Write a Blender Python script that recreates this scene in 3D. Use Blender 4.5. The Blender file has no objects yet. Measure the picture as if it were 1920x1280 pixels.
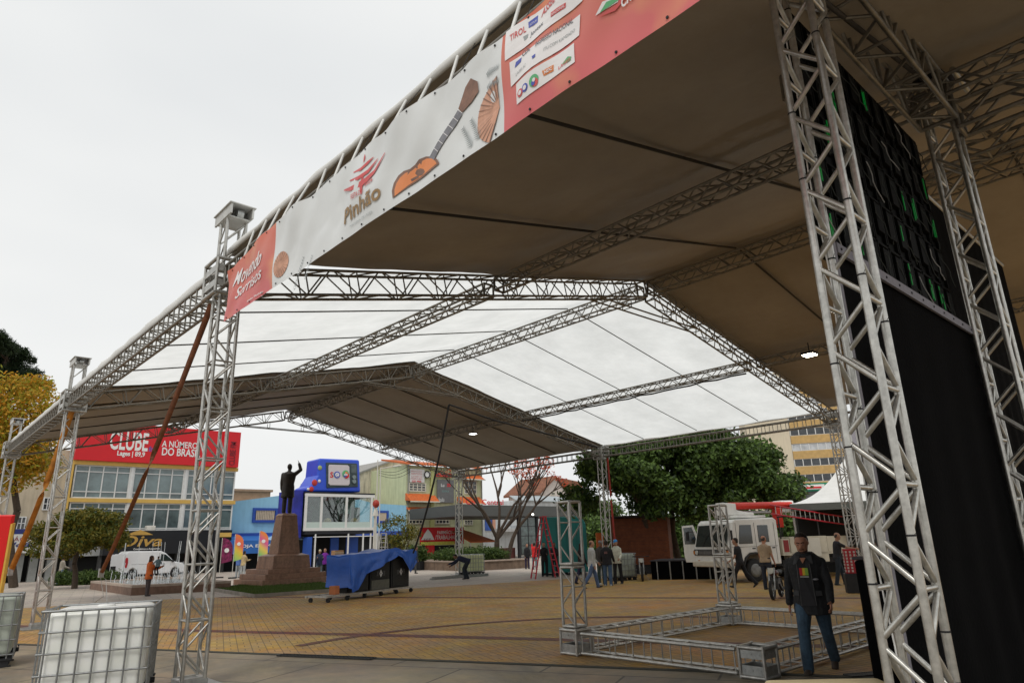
import bpy, bmesh, math, random
import numpy as np
from mathutils import Vector, Matrix, noise
R = math.radians
random.seed(7); rng = np.random.default_rng(7)
sc = bpy.context.scene
col = sc.collection
# ---------------------------------------------------------------- camera
CF, CP, CR, CY, CH = 1262., .2893, -.0305, .747, 1.74
_F = Vector((math.sin(CY)*math.cos(CP), math.cos(CY)*math.cos(CP), math.sin(CP)))
_R = Vector((math.cos(CY), -math.sin(CY), 0)); _U = _R.cross(_F)
_R2 = _R*math.cos(CR)+_U*math.sin(CR); _U2 = -_R*math.sin(CR)+_U*math.cos(CR)
cam = bpy.data.objects.new('camera', bpy.data.cameras.new('camera')); col.objects.link(cam)
cam.matrix_world = Matrix(((_R2.x,_U2.x,-_F.x,0),(_R2.y,_U2.y,-_F.y,0),(_R2.z,_U2.z,-_F.z,CH),(0,0,0,1)))
cam.data.lens = CF/1920*36; cam.data.sensor_width = 36; cam.data.clip_start = .05; cam.data.clip_end = 3000
sc.camera = cam
# ---------------------------------------------------------------- world, sun, exposure
w = bpy.data.worlds.new('World'); sc.world = w; w.use_nodes = True
nt = w.node_tree; bg = nt.nodes['Background']
sky = nt.nodes.new('ShaderNodeTexSky'); sky.sky_type = 'NISHITA'; sky.sun_disc = False
SUN_EL, SUN_AZ = R(55), R(236)
sky.sun_elevation = SUN_EL; sky.sun_rotation = SUN_AZ; sky.dust_density = 6
tc = nt.nodes.new('ShaderNodeTexCoord'); mp = nt.nodes.new('ShaderNodeMapping'); mp.inputs['Scale'].default_value = (1,1,2.6)
nz = nt.nodes.new('ShaderNodeTexNoise'); nz.inputs['Scale'].default_value = 1.7; nz.inputs['Detail'].default_value = 3; nz.inputs['Roughness'].default_value=.4
cr = nt.nodes.new('ShaderNodeValToRGB')
cr.color_ramp.elements[0].position = .3; cr.color_ramp.elements[0].color = (.78,.80,.81,1)
cr.color_ramp.elements[1].position = .72; cr.color_ramp.elements[1].color = (.94,.945,.93,1)
sc10 = nt.nodes.new('ShaderNodeVectorMath'); sc10.operation='SCALE'; sc10.inputs['Scale'].default_value = 10.2
mx = nt.nodes.new('ShaderNodeMix'); mx.data_type='RGBA'; mx.inputs[0].default_value = .96   # overcast veil over the clear sky
L = nt.links.new
L(tc.outputs['Generated'], mp.inputs[0]); L(mp.outputs[0], nz.inputs['Vector']); L(nz.outputs['Fac'], cr.inputs[0])
L(cr.outputs[0], sc10.inputs[0]); L(sky.outputs[0], mx.inputs[6]); L(sc10.outputs[0], mx.inputs[7]); L(mx.outputs[2], bg.inputs[0])
bg.inputs[1].default_value = .1
sl = bpy.data.lights.new('sun','SUN'); sl.energy = 1.3; sl.angle = R(16); sl.color = (1,.96,.9)
so = bpy.data.objects.new('sun', sl); col.objects.link(so)
sd = Vector((math.sin(SUN_AZ)*math.cos(SUN_EL), math.cos(SUN_AZ)*math.cos(SUN_EL), math.sin(SUN_EL)))
so.rotation_euler = sd.to_track_quat('Z','Y').to_euler()
sc.view_settings.view_transform = 'Standard'; sc.view_settings.look = 'None'
sc.view_settings.exposure = 0; sc.view_settings.gamma = 1
# ---------------------------------------------------------------- pixel -> world helpers
def ray(px, py): return _F+_R2*((px-960)/CF)+_U2*((640-py)/CF)
def hit(px, py, ax, v):
    d = ray(px,py); o = Vector((0,0,CH)); return o+d*((v-o[ax])/d[ax])
def G(px, py): p = hit(px,py,2,0.); return Vector((p.x,p.y,0))
def AT(px, py, dist):
    d = ray(px,py); return Vector((0,0,CH))+d*(dist/math.hypot(d.x,d.y))
def AZ(px, py, dist):  # ground point below the pixel's direction
    p = AT(px,py,dist); return Vector((p.x,p.y,0))
# ---------------------------------------------------------------- materials
MATS = {}
def M(name, rgb, rough=.6, metal=0, var=.18, scale=3., bump=0., bscale=40., spec=.4, emit=None, coat=0, stain=0.):
    if name in MATS: return MATS[name]
    m = bpy.data.materials.new(name); m.use_nodes = True; t = m.node_tree; b = t.nodes['Principled BSDF']
    b.inputs['Roughness'].default_value = rough; b.inputs['Metallic'].default_value = metal
    b.inputs['Specular IOR Level'].default_value = spec; b.inputs['Coat Weight'].default_value = coat
    c = t.nodes.new('ShaderNodeTexCoord'); n = t.nodes.new('ShaderNodeTexNoise'); n.inputs['Scale'].default_value = scale; n.inputs['Detail'].default_value = 6
    n.inputs['Roughness'].default_value = .65
    r = t.nodes.new('ShaderNodeMapRange'); r.inputs[1].default_value=.3; r.inputs[2].default_value=.7; r.inputs[3].default_value = 1-var; r.inputs[4].default_value = 1+var*.6
    v = t.nodes.new('ShaderNodeVectorMath'); v.operation='SCALE'; v.inputs[0].default_value = rgb
    t.links.new(c.outputs['Object'], n.inputs['Vector']); t.links.new(n.outputs['Fac'], r.inputs[0]); t.links.new(r.outputs[0], v.inputs['Scale'])
    out = v.outputs[0]
    if stain:
        mp = t.nodes.new('ShaderNodeMapping'); mp.inputs['Scale'].default_value=(1.3,1.3,.16); n2 = t.nodes.new('ShaderNodeTexNoise'); n2.inputs['Scale'].default_value=2.2; n2.inputs['Detail'].default_value=5
        r2 = t.nodes.new('ShaderNodeMapRange'); r2.inputs[1].default_value=.45; r2.inputs[2].default_value=.75; r2.inputs[3].default_value=1; r2.inputs[4].default_value=1-stain
        v2 = t.nodes.new('ShaderNodeVectorMath'); v2.operation='SCALE'
        t.links.new(c.outputs['Object'], mp.inputs[0]); t.links.new(mp.outputs[0], n2.inputs['Vector']); t.links.new(n2.outputs['Fac'], r2.inputs[0])
        t.links.new(out, v2.inputs[0]); t.links.new(r2.outputs[0], v2.inputs['Scale']); out = v2.outputs[0]
    t.links.new(out, b.inputs['Base Color'])
    if emit: b.inputs['Emission Color'].default_value = (*emit[:3],1); b.inputs['Emission Strength'].default_value = emit[3]
    if bump:
        n3 = t.nodes.new('ShaderNodeTexNoise'); n3.inputs['Scale'].default_value = bscale; n3.inputs['Detail'].default_value = 4
        bp = t.nodes.new('ShaderNodeBump'); bp.inputs['Strength'].default_value = bump; bp.inputs['Distance'].default_value=.02
        t.links.new(c.outputs['Object'], n3.inputs['Vector']); t.links.new(n3.outputs['Fac'], bp.inputs['Height']); t.links.new(bp.outputs[0], b.inputs['Normal'])
    MATS[name] = m; return m
def leafmat(name, c1, c2, c3=None, transl=.25):
    m = bpy.data.materials.new(name); m.use_nodes=True; t=m.node_tree; b=t.nodes['Principled BSDF']; b.inputs['Roughness'].default_value=.55; b.inputs['Specular IOR Level'].default_value=.3
    g = t.nodes.new('ShaderNodeNewGeometry'); rp = t.nodes.new('ShaderNodeValToRGB')
    rp.color_ramp.elements[0].color=(*c1,1); rp.color_ramp.elements[1].color=(*c2,1)
    if c3: e = rp.color_ramp.elements.new(.8); e.color=(*c3,1); rp.color_ramp.elements[1].position=.5 if rp.color_ramp.elements[1].position==.8 else 1
    t.links.new(g.outputs['Random Per Island'], rp.inputs[0]); t.links.new(rp.outputs[0], b.inputs['Base Color'])
    tr = t.nodes.new('ShaderNodeBsdfTranslucent'); ms = t.nodes.new('ShaderNodeMixShader'); ms.inputs[0].default_value=transl
    t.links.new(rp.outputs[0], tr.inputs[0]); t.links.new(b.outputs[0], ms.inputs[1]); t.links.new(tr.outputs[0], ms.inputs[2]); t.links.new(ms.outputs[0], t.nodes['Material Output'].inputs[0])
    return m
def glassmat(name, rgb, rough=.08, var=.5, scale=.6):
    m = M(name, rgb, rough, 0, var, scale, spec=.9); return m
# ---------------------------------------------------------------- object helpers
def tag(o, label=None, cat=None, group=None, kind=None):
    if label: o['label']=label
    if cat: o['category']=cat
    if group: o['group']=group
    if kind: o['kind']=kind
    return o
def thing(name, loc, label, cat, rz=0, group=None):
    o = bpy.data.objects.new(name, None); col.objects.link(o); o.location = loc; o.rotation_euler = (0,0,rz); o.empty_display_size=.2
    return tag(o, label, cat, group)
class MB:
    def __init__(s): s.v=[]; s.f=[]; s.sm=[]
    def add(s, vs, fs, smooth=False, mat=None):
        k=len(s.v)
        if mat is not None: vs=[mat@Vector(v) for v in vs]
        s.v += [tuple(v) for v in vs]; s.f += [tuple(i+k for i in f) for f in fs]; s.sm += [smooth]*len(fs); return s
    def box(s, a, b, mat=None):
        x0,y0,z0=a; x1,y1,z1=b
        vs=[(x0,y0,z0),(x1,y0,z0),(x1,y1,z0),(x0,y1,z0),(x0,y0,z1),(x1,y0,z1),(x1,y1,z1),(x0,y1,z1)]
        return s.add(vs,[(0,3,2,1),(4,5,6,7),(0,1,5,4),(1,2,6,5),(2,3,7,6),(3,0,4,7)],False,mat)
    def cbox(s, c, d, mat=None): return s.box([c[i]-d[i]/2 for i in range(3)],[c[i]+d[i]/2 for i in range(3)],mat)
    def tube(s, a, b, r, n=8, r2=None, caps=True, mat=None):
        a=Vector(a); b=Vector(b); r2 = r if r2 is None else r2; d=(b-a)
        if d.length<1e-6: return s
        q=d.to_track_quat('Z','Y'); vs=[]
        for p,rr in ((a,r),(b,r2)):
            for i in range(n):
                t=2*math.pi*(i+.5)/n; vs.append(p+q@Vector((rr*math.cos(t),rr*math.sin(t),0)))
        fs=[(i,(i+1)%n,n+(i+1)%n,n+i) for i in range(n)]
        s.add(vs,fs,n>5,mat)
        if caps: s.add(vs,[tuple(range(n-1,-1,-1)),tuple(range(n,2*n))],False,mat)
        return s
    def path(s, pts, r, n=6):
        for a,b in zip(pts[:-1],pts[1:]): s.tube(a,b,r,n)
        return s
    def loft(s, secs, n=12, smooth=True, mat=None, sq=1.):
        # secs: (center, ax vector, ay vector)
        vs=[]
        for c,ax,ay in secs:
            c=Vector(c); ax=Vector(ax); ay=Vector(ay)
            for i in range(n):
                t=2*math.pi*(i+.5)/n; cx,sx=math.cos(t),math.sin(t)
                if sq!=1: cx=math.copysign(abs(cx)**sq,cx); sx=math.copysign(abs(sx)**sq,sx)
                vs.append(c+ax*cx+ay*sx)
        fs=[]
        for k in range(len(secs)-1):
            for i in range(n): fs.append((k*n+i,k*n+(i+1)%n,(k+1)*n+(i+1)%n,(k+1)*n+i))
        s.add(vs,fs+[tuple(range(n-1,-1,-1)),tuple((len(secs)-1)*n+i for i in range(n))],smooth,mat); return s
    def lathe(s, prof, n=16, c=(0,0,0), smooth=True, mat=None):
        return s.loft([((c[0],c[1],c[2]+z),(max(r,1e-4),0,0),(0,max(r,1e-4),0)) for r,z in prof],n,smooth,mat)
    def prism(s, pts, vec, mat=None):
        n=len(pts); vec=Vector(vec); a=[Vector(p) for p in pts]; vs=a+[p+vec for p in a]
        nrm=Vector((0,0,0))
        for i in range(n): nrm+= (a[i]-a[0]).cross(a[(i+1)%n]-a[0])
        fl = nrm.dot(vec)>0
        f1=tuple(range(n)); f2=tuple(range(n,2*n)); 
        fs=[f1[::-1] if fl else f1, f2 if fl else f2[::-1]]
        for i in range(n):
            q=(i,(i+1)%n,n+(i+1)%n,n+i); fs.append(q if fl else q[::-1])
        return s.add(vs,fs,False,mat)
    def sphere(s, c, r, n=12, mat=None):
        r = (r,r,r) if isinstance(r,(int,float)) else r; m=max(5,n//2+1)
        secs=[]
        for k in range(m):
            t=math.pi*(k/(m-1)); t=min(max(t,.05),math.pi-.05)
            secs.append(((c[0],c[1],c[2]-r[2]*math.cos(t)),(r[0]*math.sin(t),0,0),(0,r[1]*math.sin(t),0)))
        return s.loft(secs,n,True,mat)
    def torus(s, c, R0, r, axis=(1,0,0), n=20, m=8):
        q=Vector(axis).to_track_quat('Z','Y'); c=Vector(c); vs=[]
        for i in range(n):
            t=2*math.pi*i/n
            for j in range(m):
                u=2*math.pi*j/m; vs.append(c+q@Vector(((R0+r*math.cos(u))*math.cos(t),(R0+r*math.cos(u))*math.sin(t),r*math.sin(u))))
        return s.add(vs,[(i*m+j,((i+1)%n)*m+j,((i+1)%n)*m+(j+1)%m,i*m+(j+1)%m) for i in range(n) for j in range(m)],True)
    def build(s, name, mat, parent=None, local=False, bevel=0, label=None):
        me=bpy.data.meshes.new(name); off=Vector((0,0,0))
        if parent is not None and not local:
            p=parent
            while p is not None: off+=p.location; p=p.parent
        me.from_pydata([tuple(Vector(v)-off) for v in s.v],[],s.f); me.polygons.foreach_set('use_smooth',s.sm); me.update()
        o=bpy.data.objects.new(name,me); col.objects.link(o); me.materials.append(mat)
        if parent is not None: o.parent=parent
        if bevel:
            b=o.modifiers.new('bevel','BEVEL'); b.width=bevel; b.segments=2; b.limit_method='ANGLE'; b.angle_limit=R(40)
        if label: o['label']=label
        return o
def npmesh(name, v, f, mat, parent=None, smooth=False):
    me=bpy.data.meshes.new(name); n=len(f); k=f.shape[1]
    me.vertices.add(len(v)); me.vertices.foreach_set('co',np.asarray(v,np.float32).ravel())
    me.loops.add(n*k); me.loops.foreach_set('vertex_index',f.astype(np.int32).ravel())
    me.polygons.add(n); me.polygons.foreach_set('loop_start',np.arange(0,n*k,k,dtype=np.int32)); me.polygons.foreach_set('use_smooth',np.full(n,smooth))
    me.update(calc_edges=True); me.materials.append(mat)
    o=bpy.data.objects.new(name,me); col.objects.link(o)
    if parent is not None: o.parent=parent
    return o
def struct(o): o['kind']='structure'; return o
def children(o): return [c for c in bpy.data.objects if c.parent==o]
def copy_tree(o, parent=None):
    c=o.copy(); col.objects.link(c)
    if parent is not None: c.parent=parent
    for ch in children(o): copy_tree(ch,c)
    return c
_tc={}
def text_mesh(s, bold=.0, shear=0.):
    k=(s,bold,shear)
    if k in _tc: return _tc[k]
    cu=bpy.data.curves.new('lettering','FONT'); cu.body=s; cu.size=1; cu.offset=bold; cu.shear=shear; cu.resolution_u=3; cu.extrude=.0
    o=bpy.data.objects.new('t',cu); col.objects.link(o); dg=bpy.context.evaluated_depsgraph_get(); dg.update()
    me=bpy.data.meshes.new_from_object(o.evaluated_get(dg)); bpy.data.objects.remove(o); bpy.data.curves.remove(cu)
    vs=[tuple(v.co) for v in me.vertices]; fs=[tuple(p.vertices) for p in me.polygons]; bpy.data.meshes.remove(me)
    xs=[v[0] for v in vs]; ys=[v[1] for v in vs]
    x0,x1,y0,y1=min(xs),max(xs),min(ys),max(ys); vs=[((v[0]-x0)/(x1-x0),(v[1]-y0)/(y1-y0)) for v in vs]
    _tc[k]=(vs,fs); return _tc[k]
def letter(s, c0, cx, cy, mat, parent=None, bold=.02, shear=0., name='lettering', mb=None):
    """text s stretched in the parallelogram c0 (bottom-left), cx (bottom-right), cy (top-left)"""
    vs,fs=text_mesh(s,bold,shear); c0=Vector(c0); ex=Vector(cx)-c0; ey=Vector(cy)-c0
    m = MB() if mb is None else mb
    m.add([c0+ex*u+ey*v for u,v in vs],fs)
    return m.build(name,mat,parent) if mb is None else None
def ltxt(s, px0, py0, px1, py1, Y, mat, parent, bold=.02, shear=0., name='lettering'):
    """text on the facade plane y=Y between pixel columns px0..px1, rows py0 (top)..py1 at the left end"""
    a=hit(px0,py1,1,Y); b=hit(px0,py0,1,Y); c=hit(px1,(py0+py1)/2,1,Y)
    return letter(s,(a.x,Y,a.z),(c.x,Y,a.z),(a.x,Y,b.z),mat,parent,bold,shear,name)
def fr(px0, py0, px1, py1, Y):
    mx_=(px0+px1)/2; my=(py0+py1)/2
    return hit(px0,my,1,Y).x, hit(px1,my,1,Y).x, hit(mx_,py1,1,Y).z, hit(mx_,py0,1,Y).z
# ================================================================ base materials
ALU  = M('brushed_aluminium',(.50,.49,.46),.38,.75,.28,14,stain=.25)
ALUD = M('shaded_aluminium',(.27,.255,.225),.5,.7,.3,9,stain=.3)  # aluminium of the roof and rig trusses, shade under the roof darkened into it
STEEL= M('galvanised_steel',(.42,.43,.42),.45,.8,.3,14)
BLACK= M('matt_black',(.018,.018,.02),.7,0,.3,5)
BLK2 = M('black_fabric',(.0035,.0035,.0038),1,0,.35,3,.4,25,spec=.05)
WHITE= M('white_paint',(.78,.78,.76),.4,0,.08,3)
OFFW = M('aged_white_paint',(.66,.64,.58),.45,0,.15,3,stain=.2)
RED  = M('red_paint',(.55,.02,.015),.4,0,.15,3)
RUBBER=M('tyre_rubber',(.02,.02,.02),.8,0,.2,10)
DGLASS=glassmat('dark_glass',(.03,.035,.04))
CONC = M('concrete',(.30,.27,.23),.85,0,.25,2,.4,30,stain=.3)
# ================================================================ ground
def poly(name, pts, z, mat, kind='structure'):
    m=MB(); m.add([(p[0],p[1],z) for p in pts],[tuple(range(len(pts)))]); o=m.build(name,mat); o['kind']=kind; return o
def paving(name, c1, c2, cm, bw, bh, rot, mortar=.03, dirt=.4, rough=.75, big=.12, bump=.35):
    m=bpy.data.materials.new(name); m.use_nodes=True; t=m.node_tree; b=t.nodes['Principled BSDF']; l=t.links.new
    tcn=t.nodes.new('ShaderNodeTexCoord'); mp=t.nodes.new('ShaderNodeMapping'); mp.inputs['Rotation'].default_value=(0,0,rot)
    br=t.nodes.new('ShaderNodeTexBrick'); br.inputs['Scale'].default_value=1; br.inputs['Brick Width'].default_value=bw; br.inputs['Row Height'].default_value=bh
    br.inputs['Mortar Size'].default_value=mortar*bh; br.inputs['Mortar Smooth'].default_value=.3; br.inputs['Bias'].default_value=-.1
    br.inputs['Color1'].default_value=(*c1,1); br.inputs['Color2'].default_value=(*c2,1); br.inputs['Mortar'].default_value=(*cm,1)
    l(tcn.outputs['Object'],mp.inputs[0]); l(mp.outputs[0],br.inputs['Vector'])
    if bw<.5:   # basket weave: pairs of pavers turned in alternate cells
        br.offset=0; br2=t.nodes.new('ShaderNodeTexBrick'); br2.offset=0
        for k_ in ('Scale','Brick Width','Row Height','Mortar Size','Mortar Smooth','Bias','Color1','Color2','Mortar'): br2.inputs[k_].default_value=br.inputs[k_].default_value
        sp_=t.nodes.new('ShaderNodeSeparateXYZ'); cb_=t.nodes.new('ShaderNodeCombineXYZ'); l(mp.outputs[0],sp_.inputs[0]); l(sp_.outputs[0],cb_.inputs[1]); l(sp_.outputs[1],cb_.inputs[0]); l(cb_.outputs[0],br2.inputs['Vector'])
        ck=t.nodes.new('ShaderNodeTexChecker'); ck.inputs['Scale'].default_value=1/bw; ck.inputs['Color1'].default_value=(0,0,0,1); ck.inputs['Color2'].default_value=(1,1,1,1); l(mp.outputs[0],ck.inputs['Vector'])
        mc=t.nodes.new('ShaderNodeMix'); mc.data_type='RGBA'; l(ck.outputs['Fac'],mc.inputs[0]); l(br.outputs['Color'],mc.inputs[6]); l(br2.outputs['Color'],mc.inputs[7])
        mf=t.nodes.new('ShaderNodeMix'); l(ck.outputs['Fac'],mf.inputs[0]); l(br.outputs['Fac'],mf.inputs[2]); l(br2.outputs['Fac'],mf.inputs[3]); BC,BF=mc.outputs[2],mf.outputs[0]
    else: BC,BF=br.outputs['Color'],br.outputs['Fac']
    n=t.nodes.new('ShaderNodeTexNoise'); n.inputs['Scale'].default_value=big; n.inputs['Detail'].default_value=10; n.inputs['Roughness'].default_value=.78; n.inputs['Distortion'].default_value=.8
    l(tcn.outputs['Object'],n.inputs['Vector'])
    r=t.nodes.new('ShaderNodeMapRange'); r.inputs[1].default_value=.32; r.inputs[2].default_value=.68; r.inputs[3].default_value=1-dirt; r.inputs[4].default_value=1.12
    l(n.outputs['Fac'],r.inputs[0]); 
    n2=t.nodes.new('ShaderNodeTexNoise'); n2.inputs['Scale'].default_value=1.6; n2.inputs['Detail'].default_value=8; n2.inputs['Roughness'].default_value=.75; l(tcn.outputs['Object'],n2.inputs['Vector'])
    r2=t.nodes.new('ShaderNodeMapRange'); r2.inputs[1].default_value=.35; r2.inputs[2].default_value=.65; r2.inputs[3].default_value=1-dirt*.6; r2.inputs[4].default_value=1.08
    l(n2.outputs['Fac'],r2.inputs[0]); mu=t.nodes.new('ShaderNodeMath'); mu.operation='MULTIPLY'; l(r.outputs[0],mu.inputs[0]); l(r2.outputs[0],mu.inputs[1])
    n3=t.nodes.new('ShaderNodeTexNoise'); n3.inputs['Scale'].default_value=.55; n3.inputs['Detail'].default_value=7; n3.inputs['Distortion'].default_value=.6; l(tcn.outputs['Object'],n3.inputs['Vector'])
    h=t.nodes.new('ShaderNodeHueSaturation'); rh=t.nodes.new('ShaderNodeMapRange'); rh.inputs[1].default_value=.3; rh.inputs[2].default_value=.7; rh.inputs[3].default_value=.482; rh.inputs[4].default_value=.518; l(n3.outputs['Fac'],rh.inputs[0]); l(rh.outputs[0],h.inputs['Hue']); l(BC,h.inputs['Color'])
    rs=t.nodes.new('ShaderNodeMapRange'); rs.inputs[1].default_value=.35; rs.inputs[2].default_value=.65; rs.inputs[3].default_value=.75; rs.inputs[4].default_value=1.12; l(n2.outputs['Fac'],rs.inputs[0]); l(rs.outputs[0],h.inputs['Saturation'])
    v=t.nodes.new('ShaderNodeVectorMath'); v.operation='SCALE'; l(h.outputs['Color'],v.inputs[0]); l(mu.outputs[0],v.inputs['Scale'])
    l(v.outputs[0],b.inputs['Base Color'])
    rr=t.nodes.new('ShaderNodeMapRange'); rr.inputs[3].default_value=rough-.18; rr.inputs[4].default_value=rough+.1; l(n2.outputs['Fac'],rr.inputs[0]); l(rr.outputs[0],b.inputs['Roughness'])
    bp=t.nodes.new('ShaderNodeBump'); bp.inputs['Strength'].default_value=bump; bp.inputs['Distance'].default_value=.01; bp.invert=True; l(BF,bp.inputs['Height']); l(bp.outputs[0],b.inputs['Normal'])
    b.inputs['Specular IOR Level'].default_value=.35
    return m
PANG = math.atan2(-9.56,4.52)   # direction of the paving rows
ud = Vector((math.cos(PANG),math.sin(PANG),0)); vd = Vector((-ud.y,ud.x,0))
if vd.y<0: vd=-vd
stone = paving('pale_stone_paving',(.50,.43,.36),(.43,.37,.315),(.22,.19,.165),.9,.45,R(12),.03,.3)
yel = paving('yellow_paver',(.58,.335,.09),(.45,.26,.075),(.24,.15,.06),.24,.12,-PANG+R(45),.09,.45)
redp = paving('red_paver',(.22,.075,.05),(.16,.055,.04),(.07,.04,.03),.24,.12,-PANG+R(45),.09,.4)
conc = paving('grey_slab_paving',(.34,.275,.19),(.29,.235,.165),(.12,.10,.075),2.4,1.6,-PANG,.012,.5,.7,.35)
asph = M('asphalt',(.06,.06,.06),.85,0,.3,4,.5,60)
poly('ground',[(-1500,-1500),(1500,-1500),(1500,1500),(-1500,1500)],0,stone)
N0 = Vector((4.25,14.7,0)); 
near = [N0-ud*60, N0+ud*60]
far = [N0-ud*19.5,Vector((8.6,29.9,0)),Vector((15.3,25.6,0)),Vector((20.1,24.3,0)),Vector((26.8,22.9,0)),Vector((36,19.5,0)),Vector((70,2,0))]
poly('plaza_paving',[near[1],Vector((60,-100,0)),*far[::-1],],.004,yel)
poly('pavement',[near[0],near[1],Vector((-60,-100,0)),Vector((-60,60,0))],.004,conc)
def band(name,p,q,wd):
    p=Vector(p);q=Vector(q);d=(q-p).normalized();n=Vector((-d.y,d.x,0))*wd/2
    return poly(name,[p-n,q-n,q+n,p+n],.008,redp)
B0=Vector((5.29,18.48,0))
band('paving_band',B0-ud*11,B0+ud*40,.36)
band('paving_band',B0+vd*9-ud*7,B0+vd*9+ud*30,.36)
arc=[]
ac=G(1170,1250); 
for k in range(25):
    t=R(18+k*4.5); arc.append(ac+Vector((math.cos(t)*6.4,math.sin(t)*6.4,0)))
m=MB()
for k in range(24):
    a0,a1=arc[k]-ac,arc[k+1]-ac
    if (arc[k]-N0).dot(vd)<1.: continue
    m.add([ac+a0*.985+Vector((0,0,.012)),ac+a1*.985+Vector((0,0,.012)),ac+a1*1.02+Vector((0,0,.012)),ac+a0*1.02+Vector((0,0,.012))],[(0,1,2,3)])
struct(m.build('paving_band',redp))
# kerb-like joint between slabs and pavers
m=MB(); n=vd*.06
m.prism([N0-ud*30-n+Vector((0,0,.004)),N0+ud*30-n+Vector((0,0,.004)),N0+ud*30+n+Vector((0,0,.004)),N0-ud*30+n+Vector((0,0,.004))],(0,0,.012)); struct(m.build('kerb',M('dark_joint',(.05,.05,.04),.9)))
# drain grates
GRATE=M('cast_iron',(.05,.05,.05),.6,.6,.3,20)
def grate(a,b,n,label):
    a=Vector(a);b=Vector(b);d=(b-a)/n; s=Vector((-d.y,d.x,0)).normalized()*.08
    t=thing('drain_grate',a+Vector((0,0,.006)),label,'grate',group='drain grates in the paving')
    f=MB(); f.tube(a-s+Vector((0,0,.02)),b-s+Vector((0,0,.02)),.014,4); f.tube(a+s+Vector((0,0,.02)),b+s+Vector((0,0,.02)),.014,4); f.build('grate_frame',GRATE,t)
    f=MB()
    for i in range(n+1): f.tube(a+d*i-s+Vector((0,0,.018)),a+d*i+s+Vector((0,0,.018)),.012,4)
    f.build('grate_bars',GRATE,t)
grate(G(525,1229),G(700,1236),26,'iron drain grate in the slabs left of centre')
grate(G(1590,1269),G(1652,1264),14,'iron drain grate by the foot of the thick truss tower')
# ================================================================ trusses
def truss(name,label,p0,p1,w=.29,h=None,up=(0,0,1),step=.36,mat=None,group=None,cr_=.026,lr=.0148,verts=0,parts=True,cat='truss',ladder=False,plates=True,braces=True,parent=None):
    mat=mat or ALU; h=h or w; p0=Vector(p0);p1=Vector(p1); d=(p1-p0); Ln=d.length; d.normalize(); up=Vector(up)
    s=d.cross(up).normalized(); u=s.cross(d).normalized()
    t=thing(name,p0,label,cat,group=group) if parent is None else parent
    C=[(-1,-1),(1,-1),(1,1),(-1,1)]
    cp=lambda c,x: p0+d*x+s*(c[0]*w/2)+u*(c[1]*h/2)
    for c in C: MB().tube(cp(c,0),cp(c,Ln),cr_,10).build('chord',mat,t)
    m=MB(); n=max(2,round(Ln/step)); st=Ln/n
    for k in range(4):
        a,b=C[k],C[(k+1)%4]; side = (k%2==1)
        for i in range(n):
            x0,x1=i*st,(i+1)*st; g=st*.07
            if ladder and side: 
                m.tube(cp(a,x0+st/2),cp(b,x0+st/2),lr,6,caps=False); continue
            if (i+ (0 if k<2 else 1))%2==0: m.tube(cp(a,x0+g),cp(b,x1-g),lr,6,caps=False)
            else: m.tube(cp(b,x0+g),cp(a,x1-g),lr,6,caps=False)
            if verts and side and i%verts==0 and i: m.tube(cp(a,x0),cp(b,x0),lr,6,caps=False)
            if not side and i%2==0 and i: m.tube(cp(a,x0),cp(b,x0),lr,6,caps=False)
    m.build('lacing',mat,t)
    if plates:
        for x in (0,Ln):
            m=MB(); 
            for k in range(4): m.tube(cp(C[k],x),cp(C[(k+1)%4],x),cr_*.95,8)
            m.build('end_frame',mat,t)
    return t
XA,XB,HE,HR,Y1,LB = 3.45,25.77,5.79,8.28,10.28,11.35
XM=(XA+XB)/2; Y2=Y1+LB; Y3=Y1+2*LB; Y0=Y1-LB
YS={0:Y0,1:Y1,2:Y2,3:Y3}
fname={0:'nearest',1:'near',2:'middle',3:'farthest'}
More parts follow.
